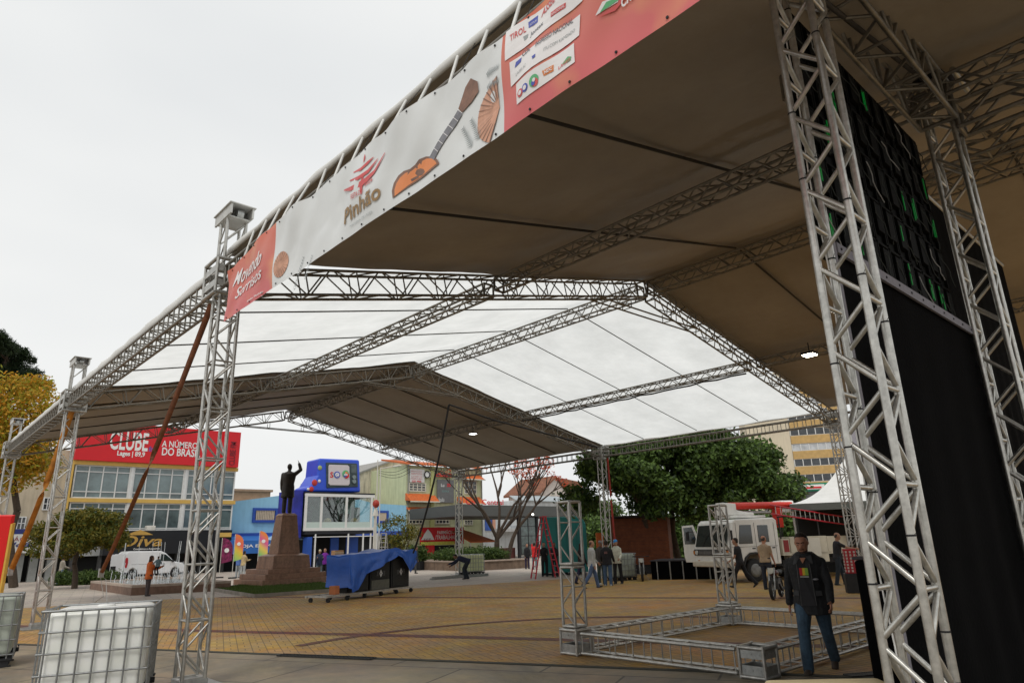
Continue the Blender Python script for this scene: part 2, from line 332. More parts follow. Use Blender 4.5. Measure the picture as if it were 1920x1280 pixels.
# towers
tlab={('L',1):'tall aluminium truss tower beside the left end of the printed banner',
 ('L',2):'aluminium truss tower left of the glazed building, behind the nearest water tank',
 ('L',3):'aluminium truss tower at the left edge of the picture by the red sign',
 ('R',2):'aluminium truss tower under the roof corner in front of the big dark tree',
 ('R',3):'farthest aluminium truss tower, standing beside the tank with the bending man',
 ('R',1):'dark truss tower showing thin behind the thick near tower, beside the pagoda tent'}
def tower(x,y,side,i):
    t=truss('truss_tower',tlab[(side,i)],(x,y,.12),(x,y,HE-.22),up=(0,1,0),step=.36 if i==1 else .4,group='towers holding the tent roof',cat='tower',verts=2,mat=ALU)
    m=MB(); m.cbox((x,y,.02),(.75,.75,.03)); m.cbox((x,y,.08),(.36,.36,.09)); m.build('base_plate',STEEL,t,bevel=.004)
    # sleeve block
    m=MB(); hw=.27
    for sx in (-1,1):
        for sy in (-1,1): m.tube((x+sx*hw,y+sy*hw,HE-.28),(x+sx*hw,y+sy*hw,HE+.28),.024,8)
    for z in (HE-.28,HE+.28):
        for a,b in (((-1,-1),(1,-1)),((1,-1),(1,1)),((1,1),(-1,1)),((-1,1),(-1,-1))): m.tube((x+a[0]*hw,y+a[1]*hw,z),(x+b[0]*hw,y+b[1]*hw,z),.03,8)
    for z in (HE-.12,HE+.12):
        for sx in (-1,1): m.cbox((x+sx*hw,y,z),(.012,.5,.11)); 
        for sy in (-1,1): m.cbox((x,y+sy*hw,z),(.5,.012,.11))
    m.build('sleeve_block',ALU,t,bevel=.003)
    # head above
    if not (side=='R'):
        m=MB()
        for sx in (-1,1):
            for sy in (-1,1): m.tube((x+sx*.145,y+sy*.145,HE+.28),(x+sx*.145,y+sy*.145,HE+1.05),.025,8)
        for k in range(2):
            z0=HE+.3+k*.36
            for sy in (-1,1): m.tube((x-.145,y+sy*.145,z0),(x+.145,y+sy*.145,z0+.34),.012,6)
            for sx in (-1,1): m.tube((x+sx*.145,y-.145,z0+.34),(x+sx*.145,y+.145,z0),.012,6)
        m.build('mast_top',ALU,t)
        m=MB(); m.cbox((x-.17,y,HE+1.12),(.03,.7,.17)); m.cbox((x+.17,y,HE+1.12),(.03,.7,.17)); m.cbox((x,y,HE+1.03),(.34,.5,.02)); m.cbox((x,y,HE+1.215),(.42,.74,.02))
        m.build('hoist_head',M('pale_painted_steel',(.55,.55,.53),.5,.2,.15,8,stain=.25),t,bevel=.004)
        m=MB(); 
        for sy in (-1,1): m.tube((x-.05,y+sy*.22,HE+1.1),(x+.05,y+sy*.22,HE+1.1),.075,14)
        m.build('pulley',STEEL,t)
    return t
for i in (1,2,3): tower(XA,YS[i],'L',i); tower(XB,YS[i],'R',i)
# gables
for i in (0,1,2,3):
    y=YS[i]; q=fname[i]
    truss('rafter_truss',f'left sloping rafter truss of the {q} gable frame',(XA+.27,y,HE+.05),(XM-.2,y,HR-.03),.29,.44,step=.5,verts=2,group='rafter trusses of the gable frames',mat=ALUD)
    truss('rafter_truss',f'right sloping rafter truss of the {q} gable frame',(XB-.27,y,HE+.05),(XM+.2,y,HR-.03),.29,.44,step=.5,verts=2,group='rafter trusses of the gable frames',mat=ALUD)
    if i:
        t=thing('collar_tie',(XM,y,HR-1.0),f'triangular collar tie hung below the ridge of the {q} gable frame','tie',group='collar ties below the ridges')
        for sy in (-.145,.145):
            zt=HR-.72; m=MB(); m.tube((XM-2.4,y+sy,zt),(XM+2.4,y+sy,zt),.022,8); m.build('tie_bar',ALUD,t)
            m=MB()
            for dx in (-.9,.9): m.tube((XM+dx,y+sy,zt),(XM+dx,y+sy,HR-.28-abs(dx)*.22),.014,6)
            m.build('post',ALUD,t)
        for dx in (-2.4,-.9,.9,2.4): MB().tube((XM+dx,y-.145,HR-.72),(XM+dx,y+.145,HR-.72),.014,6).build('cross_bar',ALUD,t)
bay={0:'nearest',1:'middle white-roofed',2:'farthest'}
def zroof(x): return HE+(HR-HE)*(1-abs(x-XM)/(XM-XA))
for b in (0,1,2):
    ya,yb=YS[b]+.27,YS[b+1]-.27; q=bay[b]
    truss('eave_truss',f'left eave truss along the {q} bay',(XA,ya,HE),(XA,yb,HE),.29,.32,step=.3,ladder=True,group='eave trusses',mat=ALUD)
    truss('eave_truss',f'right eave truss along the {q} bay',(XB,ya,HE),(XB,yb,HE),.29,.32,step=.34,ladder=True,group='eave trusses',mat=ALUD)
    truss('ridge_truss',f'ridge truss of the {q} bay',(XM,ya-.1,HR),(XM,yb+.1,HR),.29,.34,step=.36,group='ridge trusses',mat=ALUD)
    for sgn,nm in ((-1,'left'),(1,'right')):
        x=XM+sgn*(XM-XA)*.5; z=zroof(x)
        truss('purlin_truss',f'purlin truss halfway up the {nm} slope of the {q} bay',(x,ya-.1,z),(x,yb+.1,z),.26,.26,step=.33,group='purlin trusses',mat=ALUD)
# roofs
def roofmat(kind):
    m=bpy.data.materials.new(kind); m.use_nodes=True; t=m.node_tree; l=t.links.new; b=t.nodes['Principled BSDF']; out=t.nodes['Material Output']
    c=t.nodes.new('ShaderNodeTexCoord'); n=t.nodes.new('ShaderNodeTexNoise'); n.inputs['Scale'].default_value=.7; n.inputs['Detail'].default_value=7; n.inputs['Roughness'].default_value=.7; l(c.outputs['Object'],n.inputs['Vector'])
    rp=t.nodes.new('ShaderNodeValToRGB'); l(n.outputs['Fac'],rp.inputs[0]); rp.color_ramp.elements[0].position=.3; rp.color_ramp.elements[1].position=.7
    n3=t.nodes.new('ShaderNodeTexNoise'); n3.inputs['Scale'].default_value=3; n3.inputs['Detail'].default_value=6; l(c.outputs['Object'],n3.inputs['Vector'])
    bp=t.nodes.new('ShaderNodeBump'); bp.inputs['Strength'].default_value=.25; bp.inputs['Distance'].default_value=.05; l(n3.outputs['Fac'],bp.inputs['Height']); l(bp.outputs[0],b.inputs['Normal'])
    b.inputs['Roughness'].default_value=.55; b.inputs['Specular IOR Level'].default_value=.3
    if kind=='translucent_white_tarpaulin':
        rp.color_ramp.elements[0].color=(.66,.67,.66,1); rp.color_ramp.elements[1].color=(.82,.83,.82,1)
        tr=t.nodes.new('ShaderNodeBsdfTranslucent'); ms=t.nodes.new('ShaderNodeMixShader'); ms.inputs[0].default_value=.86
        l(rp.outputs[0],tr.inputs[0]); l(rp.outputs[0],b.inputs['Base Color']); l(b.outputs[0],ms.inputs[1]); l(tr.outputs[0],ms.inputs[2]); l(ms.outputs[0],out.inputs[0])
    elif kind=='white_tarpaulin':
        rp.color_ramp.elements[0].color=(.62,.62,.60,1); rp.color_ramp.elements[1].color=(.76,.76,.74,1); l(rp.outputs[0],b.inputs['Base Color'])
    else:
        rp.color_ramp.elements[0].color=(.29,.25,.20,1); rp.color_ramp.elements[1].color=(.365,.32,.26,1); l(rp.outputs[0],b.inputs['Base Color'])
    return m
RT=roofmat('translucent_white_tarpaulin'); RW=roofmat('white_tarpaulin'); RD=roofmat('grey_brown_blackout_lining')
def sheet(y0,y1,sgn,dz,nx=90,ny=60,amp=.03):
    x_e = XM+sgn*(XM-XA+.02); v=[]
    for j in range(ny+1):
        for i in range(nx+1):
            u=i/nx; x=XM+(x_e-XM)*u; y=y0+(y1-y0)*j/ny; z=zroof(x)+.40+(.15*u**3 if y0<YS[1]-2 else -.04*u)+dz
            fy=abs(math.sin(math.pi*4*j/ny)); z-= .035*fy
            z+= amp*1.6*noise.noise(Vector((x*.6,y*.9,3.3)))+.012*noise.noise(Vector((x*2.6,y*1.2,9.)))
            z-= .06*math.sin(math.pi*min(u*2%1,1))*.5
            v.append((x,y,z))
    k=nx+1; f=np.array([(j*k+i,j*k+i+1,(j+1)*k+i+1,(j+1)*k+i) for j in range(ny) for i in range(nx)])
    return np.array(v),f
for b in (0,1,2):
    for sgn,nm in ((-1,'left'),(1,'right')):
        lab={0:f'brown-lined {nm} roof slope of the nearest bay',1:f'translucent white {nm} roof slope of the middle bay',2:f'brown-lined {nm} roof slope of the farthest bay'}[b]
        e=.02
        y0,y1=(YS[b]-.3 if b==0 else YS[b]+.19 if b==1 else YS[b]-.17),(YS[b+1]+.17 if b!=1 else YS[b+1]-.19)
        t=thing('tent_roof',(0,0,0),lab,'tent roof',group='roof slopes of the big tent')
        v,f=sheet(y0,y1,sgn,0); npmesh('roof_cover',v,f,RT if b==1 else RW,t,True)
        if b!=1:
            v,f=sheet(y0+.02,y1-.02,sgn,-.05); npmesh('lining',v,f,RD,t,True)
        # rolled hem along the eave and ridge strap
        xe=XM+sgn*(XM-XA+.02); ze=zroof(xe)+(.54 if b==0 else .40)
        m=MB(); n=26
        secs=[]
        for i in range(n+1):
            y=y0+(y1-y0)*i/n; wv=.012*math.sin(i*2.1)+.02*noise.noise(Vector((0,y*1.7,1)))
            secs.append(((xe+sgn*.02,y,ze-.02+wv),(0.03,0,0.0),(0,0,(.05 if b==0 else .085)+wv)))
        m.loft(secs,10); m.build('hem',RW,t)
        for k in (1,2,3):
            y=YS[b]+(LB)*k/4; m=MB(); 
            xm=XM+sgn*.1; pts=[Vector((xm+(xe-sgn*.3-xm)*i/12,y,zroof(xm+(xe-sgn*.3-xm)*i/12)+.27)) for i in range(13)]
            m.path(pts,.017 if b==1 else .026,6); m.build('seam_cable',M('dark_webbing',(.05,.045,.04),.8),t)
# brackets holding the banner to the eave of the nearest bay
PW=M('white_plastic_tube',(.7,.7,.68),.4)
# ================================================================ banner
BX=3.22
def bp(px,py,off=.0): p=hit(px,py,0,BX); return Vector((BX-off,p.y,p.z))
zt_=5.85; zb_=4.90; yb0=9.55; yb1=Y0-.2
ban=thing('printed_banner',(BX,yb0,zb_),'long printed festival banner in red and white hung along the left eave','banner')
def bwave(y,z):
    a=(zt_-z)/(zt_-zb_)
    dd=abs((y-yb0))
    w=.035*math.sin(y*2.3+z*1.5)+.02*math.sin(y*5.1-z*4)+.012*math.sin(y*11+z*7)
    w+= .03*math.exp(-dd*1.2)*math.sin((y+z*.8)*9)
    return w*(.15+.6*min(1,max(0,(z-zb_)/.35)))*1.1
def bsurf(y,z,off): return Vector((BX-off-max(0,.025+bwave(y,z)),y,z))
def btop(y): return zt_ + (-.16*math.exp(-(abs(y-yb0))*1.1)) + .012*math.sin(y*7)
bm=bpy.data.materials.new('printed_banner_cloth'); bm.use_nodes=True; t=bm.node_tree; l=t.links.new; b=t.nodes['Principled BSDF']; b.inputs['Roughness'].default_value=.45; b.inputs['Specular IOR Level'].default_value=.3
c=t.nodes.new('ShaderNodeTexCoord'); sx=t.nodes.new('ShaderNodeSeparateXYZ'); l(c.outputs['Object'],sx.inputs[0])
# print: orange at the top fading to pink below (an ink gradient of the print), white field between
rp=t.nodes.new('ShaderNodeValToRGB'); mr=t.nodes.new('ShaderNodeMapRange'); mr.inputs[1].default_value=0.; mr.inputs[2].default_value=1.1; l(sx.outputs['Z'],mr.inputs[0]); l(mr.outputs[0],rp.inputs[0])
rp.color_ramp.elements[0].color=(.72,.17,.18,1); rp.color_ramp.elements[1].color=(.72,.15,.07,1); e=rp.color_ramp.elements.new(.55); e.color=(.70,.22,.17,1)
n=t.nodes.new('ShaderNodeTexNoise'); n.inputs['Scale'].default_value=2.; l(c.outputs['Object'],n.inputs['Vector'])
wv=t.nodes.new('ShaderNodeMix'); wv.data_type='RGBA'; wv.inputs[7].default_value=(.80,.42,.18,1); 
r4=t.nodes.new('ShaderNodeMapRange'); r4.inputs[1].default_value=.55; r4.inputs[2].default_value=.75; r4.inputs[4].default_value=.6; l(n.outputs['Fac'],r4.inputs[0]); l(r4.outputs[0],wv.inputs[0]); l(rp.outputs[0],wv.inputs[6]); l(wv.outputs[2],b.inputs['Base Color'])
tr=t.nodes.new('ShaderNodeBsdfTranslucent'); ms=t.nodes.new('ShaderNodeMixShader'); ms.inputs[0].default_value=.12; l(wv.outputs[2],tr.inputs[0]); l(b.outputs[0],ms.inputs[1]); l(tr.outputs[0],ms.inputs[2]); l(ms.outputs[0],t.nodes['Material Output'].inputs[0])
BRED=bm; BWHT=M('banner_white_print',(.70,.72,.72),.45,0,.06,2)
ny,nz_=420,26
vs=[];fs=[[],[]]
w0=bp(520,470).y; w1=bp(945,150).y
for j in range(ny+1):
    y=yb0+(yb1-yb0)*j/ny
    for i in range(nz_+1):
        z=zb_+(btop(y)-zb_)*i/nz_; vs.append(bsurf(y,z,0)-ban.location)
k=nz_+1
for j in range(ny):
    for i in range(nz_):
        y=yb0+(yb1-yb0)*(j+.5)/ny; z=i/nz_
        red = y>w0 or y<w1
        fs[0 if red else 1].append((j*k+i,j*k+i+1,(j+1)*k+i+1,(j+1)*k+i))
vv=np.array([tuple(v) for v in vs]); ff=np.array(fs[0]+fs[1])
o=npmesh('banner_cloth',vv,ff,BRED,ban,True); o.data.materials.append(BWHT)
mi=np.zeros(len(ff),np.int32); mi[len(fs[0]):]=1; o.data.polygons.foreach_set('material_index',mi)
def bput(verts2,faces,mat,name='print',off=.006,mb=None):
    # verts2 = (y,z) on the banner
    m=MB(); m.add([bsurf(y,z,off) for y,z in verts2],faces); return m.build(name,mat,ban)
def bpoly(pxs,mat,name='printed_shape',off=.006):
    pts=[bp(*q) for q in pxs]; 
    # dense fan so it follows the cloth
    P=[(p.y,p.z) for p in pts]; me=bmesh.new(); vv=[me.verts.new((a,c_,0)) for a,c_ in P]; f=me.faces.new(vv)
    bmesh.ops.triangulate(me,faces=[f]); 
    for _ in range(3): bmesh.ops.subdivide_edges(me,edges=[e for e in me.edges if e.calc_length()>.12],cuts=1,use_grid_fill=False); bmesh.ops.triangulate(me,faces=me.faces[:])
    me.verts.index_update(); 
    r=bput([(v.co.x,v.co.y) for v in me.verts],[tuple(v.index for v in f.verts) for f in me.faces],mat,name,off); me.free(); return r
def btext(s,a,bq,cq,mat,bold=.02,shear=0,off=.010,name='lettering'):
    """a bottom-left px, bq bottom-right px, cq top-left px"""
    A,B,C_=bp(*a),bp(*bq),bp(*cq); v,f=text_mesh(s,bold,shear)
    return bput([(A.y+(B.y-A.y)*u+(C_.y-A.y)*w_, A.z+(B.z-A.z)*u+(C_.z-A.z)*w_) for u,w_ in v],f,mat,name,off)
IW=M('white_ink',(.80,.78,.78),.5,0,.03); IR=M('red_ink',(.62,.10,.10),.5,0,.1); IP=M('pink_ink',(.72,.22,.24),.5,0,.1); IG=M('golden_brown_ink',(.33,.20,.08),.5,0,.3,6)
IK=M('dark_ink',(.10,.11,.13),.5,0,.1); IB=M('blue_ink',(.08,.11,.45),.5,0,.1); IO=M('orange_ink',(.75,.25,.08),.5,0,.1); IGR=M('green_ink',(.12,.45,.2),.5,0,.1); IGY=M('grey_ink',(.33,.36,.36),.5,0,.2); IBR=M('brown_ink',(.23,.12,.08),.5,0,.4,9); IT=M('salmon_ink',(.62,.33,.22),.5,0,.25,12)
btext('Movendo',(441,540),(500,497),(444,512),IW,.012,.35)
btext('Sorrisos',(444,562),(500,522),(446,542),IW,.012,.35)
btext('pelo Pinhão',(468,568),(499,550),(469,563),IW,.02)
# pine emblem (three rising strokes) and title
def stroke(pts,wd,mat):
    ps=[bp(*p) for p in pts]; L_=[];N_=len(ps)
    for i,p in enumerate(ps):
        d=(ps[min(i+1,N_-1)]-ps[max(i-1,0)]); n_=Vector((0,-d.z,d.y)).normalized(); ww=wd*math.sin(math.pi*(i+.25)/(N_-.5))
        L_.append(((p+n_*ww).y,(p+n_*ww).z)); L_.append(((p-n_*ww).y,(p-n_*ww).z))
    bput(L_,[(2*i,2*i+1,2*i+3,2*i+2) for i in range(N_-1)],mat,'emblem',.008)
stroke([(648,358),(668,357),(690,346),(710,325),(730,290)],.035,IR)
stroke([(661,341),(682,338),(698,324),(714,300)],.026,IR)
stroke([(669,326),(686,321),(697,308),(706,297)],.022,IR)
stroke([(687,368),(687,355),(688,345),(690,332)],.03,IR)
stroke([(690,308),(691,302),(691,297),(691,292)],.015,IR)
btext('2024',(693,353),(708,344),(693,345),IR,.02)
btext('FESTA DO',(668,378),(690,366),(668,369),IR,.01)
btext('Pinhão',(651,424),(722,374),(652,396),IG,.02)
btext('NACIONAL DE LAGES',(662,428),(706,402),(662,424),IGY,.0)
# pine cone slices, fronds and guitar
def fan(cpx,rad,a0,a1,mat,mat2,n=13):
    c_=bp(*cpx); 
    v=[(c_.y,c_.z)]+[(c_.y-rad*math.cos(a0+(a1-a0)*i/n),c_.z+rad*math.sin(a0+(a1-a0)*i/n)) for i in range(n+1)]
    bput(v,[(0,i+1,i+2) for i in range(n)],mat,'pine_cone_print',.006)
    for i in range(n+1):
        a=a0+(a1-a0)*i/n; p=(c_.y-rad*math.cos(a),c_.z+rad*math.sin(a)); q=(c_.y-rad*.3*math.cos(a),c_.z+rad*.3*math.sin(a)); dx=.008*rad/.3
        bput([(p[0]-dx,p[1]),(p[0]+dx,p[1]),(q[0]+dx*.4,q[1]),(q[0]-dx*.4,q[1])],[(0,1,2,3)],mat2,'pine_cone_print',.009)
fan((531,497),.17,0,2*math.pi,IT,IBR,20)
fan((940,203),.30,R(92),R(245),IT,IBR,14)
def frond(p0,p1,n,ln,mat):
    a,b_=bp(*p0),bp(*p1); V_=[];F_=[]
    for i in range(n):
        q=a+(b_-a)*(i/n); d=(b_-a).normalized(); s_=Vector((0,-d.z,d.y))
        for sg in (-1,1):
            e_=q+(s_*sg+d*.9)*ln*(1-.5*i/n); k_=d*.016; V_+=[(q.y,q.z),(q.y+k_.y,q.z+k_.z),(e_.y,e_.z)]; F_.append((len(V_)-3,len(V_)-2,len(V_)-1))
    bput(V_,F_,mat,'frond_print',.008)
frond((889,277),(868,240),11,.055,IGY); frond((902,262),(884,224),11,.055,IGY); frond((913,140),(941,128),9,.05,IGY); frond((914,165),(941,155),8,.05,IGY)
frond((555,545),(572,480),12,.06,IGY); frond((575,525),(590,478),10,.05,IGY)
bpoly([(802,308),(812,313),(868,215),(860,207)],M('fretboard_ink',(.2,.2,.22),.5,0,.3,20),'guitar_neck_print',.009)
bpoly([(861,205),(868,212),(886,192),(899,172),(897,154),(884,148),(874,165),(868,184)],IBR,'guitar_head_print',.010)
bpoly([(742,374),(740,360),(743,345),(751,331),(762,323),(774,319),(783,311),(790,301),(802,295),(815,295),(825,301),(829,309),(800,331),(770,352)],IBR,'guitar_body_print',.0085)
bpoly([(746,370),(745,358),(748,346),(755,335),(765,327),(776,323),(786,314),(793,305),(803,299),(813,299),(821,304),(824,309),(800,327),(770,349)],IO,'guitar_body_print',.0095)
bpoly([(782,327),(785,320),(792,317),(798,319),(800,324),(795,330),(787,332)],IBR,'guitar_body_print',.0105)
bpoly([(776,342),(789,334),(787,330),(774,338)],IBR,'guitar_body_print',.011)
for k in range(6):
    u=k/6; bpoly([(861-50*u-1,206+88*u),(869-50*u,213+88*u),(869-50*u,214.5+88*u),(861-50*u-1,207.5+88*u)],IW,'fret_print',.0125)
for q in ((866,186),(877,158),(890,178),(899,163)): disc(q,.018,IW,.013) if False else None

# sponsor panels
for q in ([(951,62),(1104,-38),(1100,8),(954,119)],[(962,122),(1095,32),(1094,72),(964,167)],[(976,163),(1084,86),(1086,122),(977,201)]):
    bpoly(q,IW,'sponsor_panel',.006)
btext('TIROL',(962,82),(990,62),(961,70),IR,.01)
bpoly([(993,44),(1011,30),(1011,44),(994,55)],IB,'sponsor_mark',.009)
btext('JOTUR',(996,52),(1009,43),(996,47),IW,.0,off=.012)
btext('Jontex',(998,75),(1024,53),(998,64),IK,.008)
bpoly([(985,72),(994,66),(994,73),(988,80)],IGY,'sponsor_mark',.009)
btext('ASSEL',(1018,36),(1048,8),(1018,22),IR,.015,.3)
bpoly([(1040,38),(1068,20),(1069,11),(1040,29)],IR,'sponsor_mark',.009); btext('NACIONAL',(1042,36),(1067,19),(1042,31),IW,.0,off=.012)
btext('CDL',(986,112),(1002,99),(986,101),IK,.01)
bpoly([(972,132),(984,121),(985,112),(974,121)],IB,'sponsor_mark',.009)
btext('INGRESSO NACIONAL',(1013,94),(1081,47),(1013,85),IK,.01)
btext('ITU.COM KAMZADO',(1030,103),(1085,64),(1030,97),IGY,.0)
btext('LAGES SC',(975,148),(996,131),(975,142),IGY,.0)
bpoly([(1008,113),(1015,108),(1015,114),(1010,118)],IB,'sponsor_mark',.009)
btext('NDC',(1029,148),(1046,138),(1028,139),IO,.02)
bpoly([(1027,141),(1047,127),(1047,139),(1030,149)],IO,'sponsor_mark',.009); btext('NDC',(1031,146),(1045,137),(1031,140),IW,.03,off=.013)
def disc(cpx,r,mat,off=.009,n=16,r0=0):
    c_=bp(*cpx); bput([(c_.y+r*math.cos(2*math.pi*i/n),c_.z+r*math.sin(2*math.pi*i/n)) for i in range(n)]+[(c_.y,c_.z)],[(i,(i+1)%n,n) for i in range(n)],mat,'sponsor_mark',off)
disc((985,180),.035,IR);disc((985,180),.02,IW,.012); disc((995,171),.035,IB);disc((995,171),.02,IW,.012); disc((1012,158),.05,IGR); disc((1014,161),.034,IR,.011); disc((1011,163),.02,IB,.013);disc((1013,157),.016,IW,.014)
btext('LAGES',(1056,137),(1078,119),(1056,131),IR,.01)
bpoly([(1062,127),(1073,112),(1080,112),(1078,120)],IGR,'sponsor_mark',.009)
bpoly([(1126,37),(1140,12),(1172,-3),(1166,10)],IW,'sponsor_mark',.007); bpoly([(1134,32),(1147,12),(1172,-1),(1166,8)],IGR,'sponsor_mark',.009); bpoly([(1130,40),(1166,12),(1172,2),(1188,-6),(1160,26)],IR,'sponsor_mark',.0085)
btext('CRES',(1172,22),(1206,-4),(1172,4),IW,.03)
# eyelets & ties
m=MB()
for j in range(60):
    y=yb0-.1-j*.42
    if y<yb1: break
    for z in (zb_+.035,btop(y)-.035): p=bsurf(y,z,.004); m.tube(p,p-Vector((.006,0,0)),.011,8)
m.build('eyelets',BLACK,ban)
for j in range(26):
    y=yb0-.45-j*.44
    p=bsurf(y,btop(y)-.02,-.02); m=MB(); m.tube(p,(XA-.1,y,HE+.42),.017,8); m.build('standoff_tube',PW,ban)
    if j%2: m=MB(); m.tube(bsurf(y-.2,btop(y),0),(XA-.04,y-.2,HE+.5),.004,5); m.build('tie_cord',BLACK,ban)
# ================================================================ screen rig at the right
YL=1.75; XR1=5.08; XR2=9.36
RIGA=M('bright_aluminium',(.56,.55,.51),.32,.8,.3,14,stain=.25)
def rigt(label,a,b,**k):
    k.setdefault('mat',RIGA)
    return truss('truss_beam' if abs(Vector(a).z-Vector(b).z)<.5 else 'truss_tower',label,a,b,group='trusses of the screen rig',cr_=.030,lr=.0205,**k)
rigt('thick near aluminium truss tower in front of the black curtain',(XR1,YL,.06),(XR1,YL,7.3),w=.29,up=(0,1,0),step=.33)
rigt('truss tower at the right end of the lit panels',(XR2,YL,.06),(XR2,YL,7.3),w=.29,up=(0,1,0),step=.33)
tw=[o for o in bpy.data.objects if o.get('label','').startswith('thick near aluminium')][0]
rr=random.Random(5)
for k in range(22):
    cx_,cy_=rr.choice(((-1,1),(1,1),(1,-1),(-1,-1))); z=.8+k*.3; m=MB(); m.tube((XR1+cx_*.145,YL+cy_*.145,z),(XR1+cx_*.145,YL+cy_*.145,z+.012),.0325,10); m.tube((XR1+cx_*.145-.02,YL+cy_*.145-.02,z+.006),(XR1+cx_*.145-.06,YL+cy_*.145-.05,z+.02),.002,4); m.build('cable_tie',BLACK,tw)
m=MB(); m.path([Vector((XR1+.16+.01*math.sin(k*1.1),YL+.18+.012*math.cos(k*.9),.1+k*.3)) for k in range(23)],.009,6); m.build('cable',BLACK,tw)
m=MB(); m.path([Vector((XR1+.10+.015*math.sin(k*.7),YL+.175+.01*math.cos(k*1.3),.1+k*.3)) for k in range(23)],.006,6); m.build('cable',WHITE,tw)
pA=hit(1790,262,1,YL); 
ZB=pA.z
rigt('heavy dark truss beam over the lit panels',(XR1+.2,YL,6.95),(XR2-.2,YL,6.95),w=.4,h=.5,step=.45,mat=ALUD,verts=2)
rigt('second dark truss beam running behind the heavy beam',(XR1+1.7,YL+.75,6.6),(XR2-.2,YL+.75,6.6),w=.3,step=.4,mat=ALUD)
rigt('dark truss beam running off the top right corner from the rig tower',(XR2,YL-.2,6.75),(XR2,YL-8,6.75),w=.3,h=.34,step=.5,mat=ALUD)
rigt('dark truss beam above it along the right roof slope',(XR2+2.2,YL+.9,7.35),(XR2+2.2,YL-7,7.35),w=.3,h=.34,step=.5,mat=ALUD)
# winch heap at the beam corner
t=thing('chain_hoist',(XR2,YL,7.3),'black chain hoist with drooping cables on top of the far rig tower','hoist')
m=MB(); m.cbox((XR2-.05,YL,7.45),(.35,.35,.3)); m.sphere((XR2+.2,YL-.05,7.5),(.2,.18,.2),14); m.build('housing',BLACK,t,bevel=.03)
m=MB(); m.tube((XR2-.3,YL-.3,7.3),(XR2+.35,YL-.3,7.3),.035,8); m.tube((XR2-.3,YL+.3,7.3),(XR2+.35,YL+.3,7.3),.035,8); m.build('cradle',STEEL,t)
# panel backs
YP=2.05
pb0=hit(1567,470,1,YP); pb1=hit(1818,600,1,YP); zb=4.0; zt2=6.55
t=thing('video_wall',(XR1+.25,YP,zb),'black video wall seen from behind with green status lights','video wall')
PB=M('panel_black',(.003,.0033,.003),.7,0,.4,6,spec=.08); GLED=M('green_status_light',(.0,.12,.03),.4,0,.1,3,emit=(.0,.30,.03,.2)); CAB=M('grey_cable',(.03,.035,.03),.6)
x0=XR1+.42; nx=11; px_w=(XR2-.25-x0)/nx; nzp=5; ph=(zt2-zb)/nzp
for i in range(nx):
    for j in range(nzp):
        a=(x0+i*px_w+.01,YP,zb+j*ph+.01); b_=(x0+(i+1)*px_w-.01,YP+.08,zb+(j+1)*ph-.01)
        m=MB(); m.box(a,b_); cx=(a[0]+b_[0])/2; cz=(a[2]+b_[2])/2
        m.box((cx-.09,YP-.05,cz-.15),(cx+.09,YP,cz+.17)); m.box((a[0],YP-.03,a[2]),(a[0]+.03,YP,b_[2])); m.box((b_[0]-.03,YP-.03,a[2]),(b_[0],YP,b_[2])); m.box((a[0],YP-.03,b_[2]-.03),(b_[0],YP,b_[2]))
        pn=m.build('panel',PB,t,bevel=.004)
        m=MB(); rr=random.Random(i*31+j)
        for q in range(rr.choice((0,0,2,0,0,1,2,0,0))):
            gx=a[0]+.05+rr.random()*.06+q*.045; gz=cz-.15+rr.random()*.1; m.box((gx,YP-.06,gz),(gx+.014,YP-.052,gz+.16+rr.random()*.10))
        m.build('status_light',GLED,pn)
        m=MB(); pts=[Vector((cx-.1,YP-.06,cz+.1))]
        for q in range(6): pts.append(pts[-1]+Vector((rr.uniform(-.02,.09),rr.uniform(-.02,.015),-.05+rr.uniform(-.04,.03))))
        m.path(pts,.005,5); m.build('cable',CAB if (i*3+j)%7 else M('pale_cable',(.35,.35,.34),.6),pn)
# black curtain with grey top webbing
def cloth(name,mat,x0,x1,z0,z1,y,parent=None,nx=90,nz=24,amp=.012,fr_=5.):
    v=[]
    for j in range(nz+1):
        for i in range(nx+1):
            u=i/nx; z=z0+(z1-z0)*j/nz; a=amp*(1.2-j/nz); v.append((x0+(x1-x0)*u,y+a*math.sin(u*fr_*2*math.pi+.6*math.sin(z*1.3))+a*.4*math.sin(u*fr_*5),z))
    k=nx+1; f=np.array([(j*k+i,j*k+i+1,(j+1)*k+i+1,(j+1)*k+i) for j in range(nz) for i in range(nx)])
    v=np.array(v); 
    if parent is not None: v=v-np.array(parent.location)
    return npmesh(name,v,f,mat,parent,True)
t=thing('stage_curtain',(XR1+.2,1.95,0),'tall plain black curtain below the video wall with grey webbing along its top','curtain')
cloth('curtain_cloth',BLK2,5.43,XR2+.05,.05,3.98,1.95,t)
GW=M('grey_webbing',(.22,.21,.24),.7,0,.2,20)
m=MB(); m.box((5.43,1.905,3.93),(XR2+.05,1.93,4.02)); m.box((5.395,1.905,.05),(XR1+.238,1.94,4.02)); m.build('webbing',GW,t)
m=MB()
for i in range(12): x=5.5+i*.33; m.tube((x,1.898,3.975),(x,1.906,3.975),.012,8)
m.build('eyelets',BLACK,t)
t=thing('side_curtain',(XR2+.3,1.2,0),'black curtain hanging at the right edge of the picture','curtain')
cloth('curtain_cloth',BLK2,XR2+.35,XR2+5,.05,6.3,2.3,t,fr_=11); 
m=MB(); m.tube((XR2+.35,2.3,.05),(XR2+.35,2.3,6.3),.03,8); m.tube((XR2+.35,2.3,6.3),(XR2+5,2.3,6.3),.03,8); m.build('pole',STEEL,t)
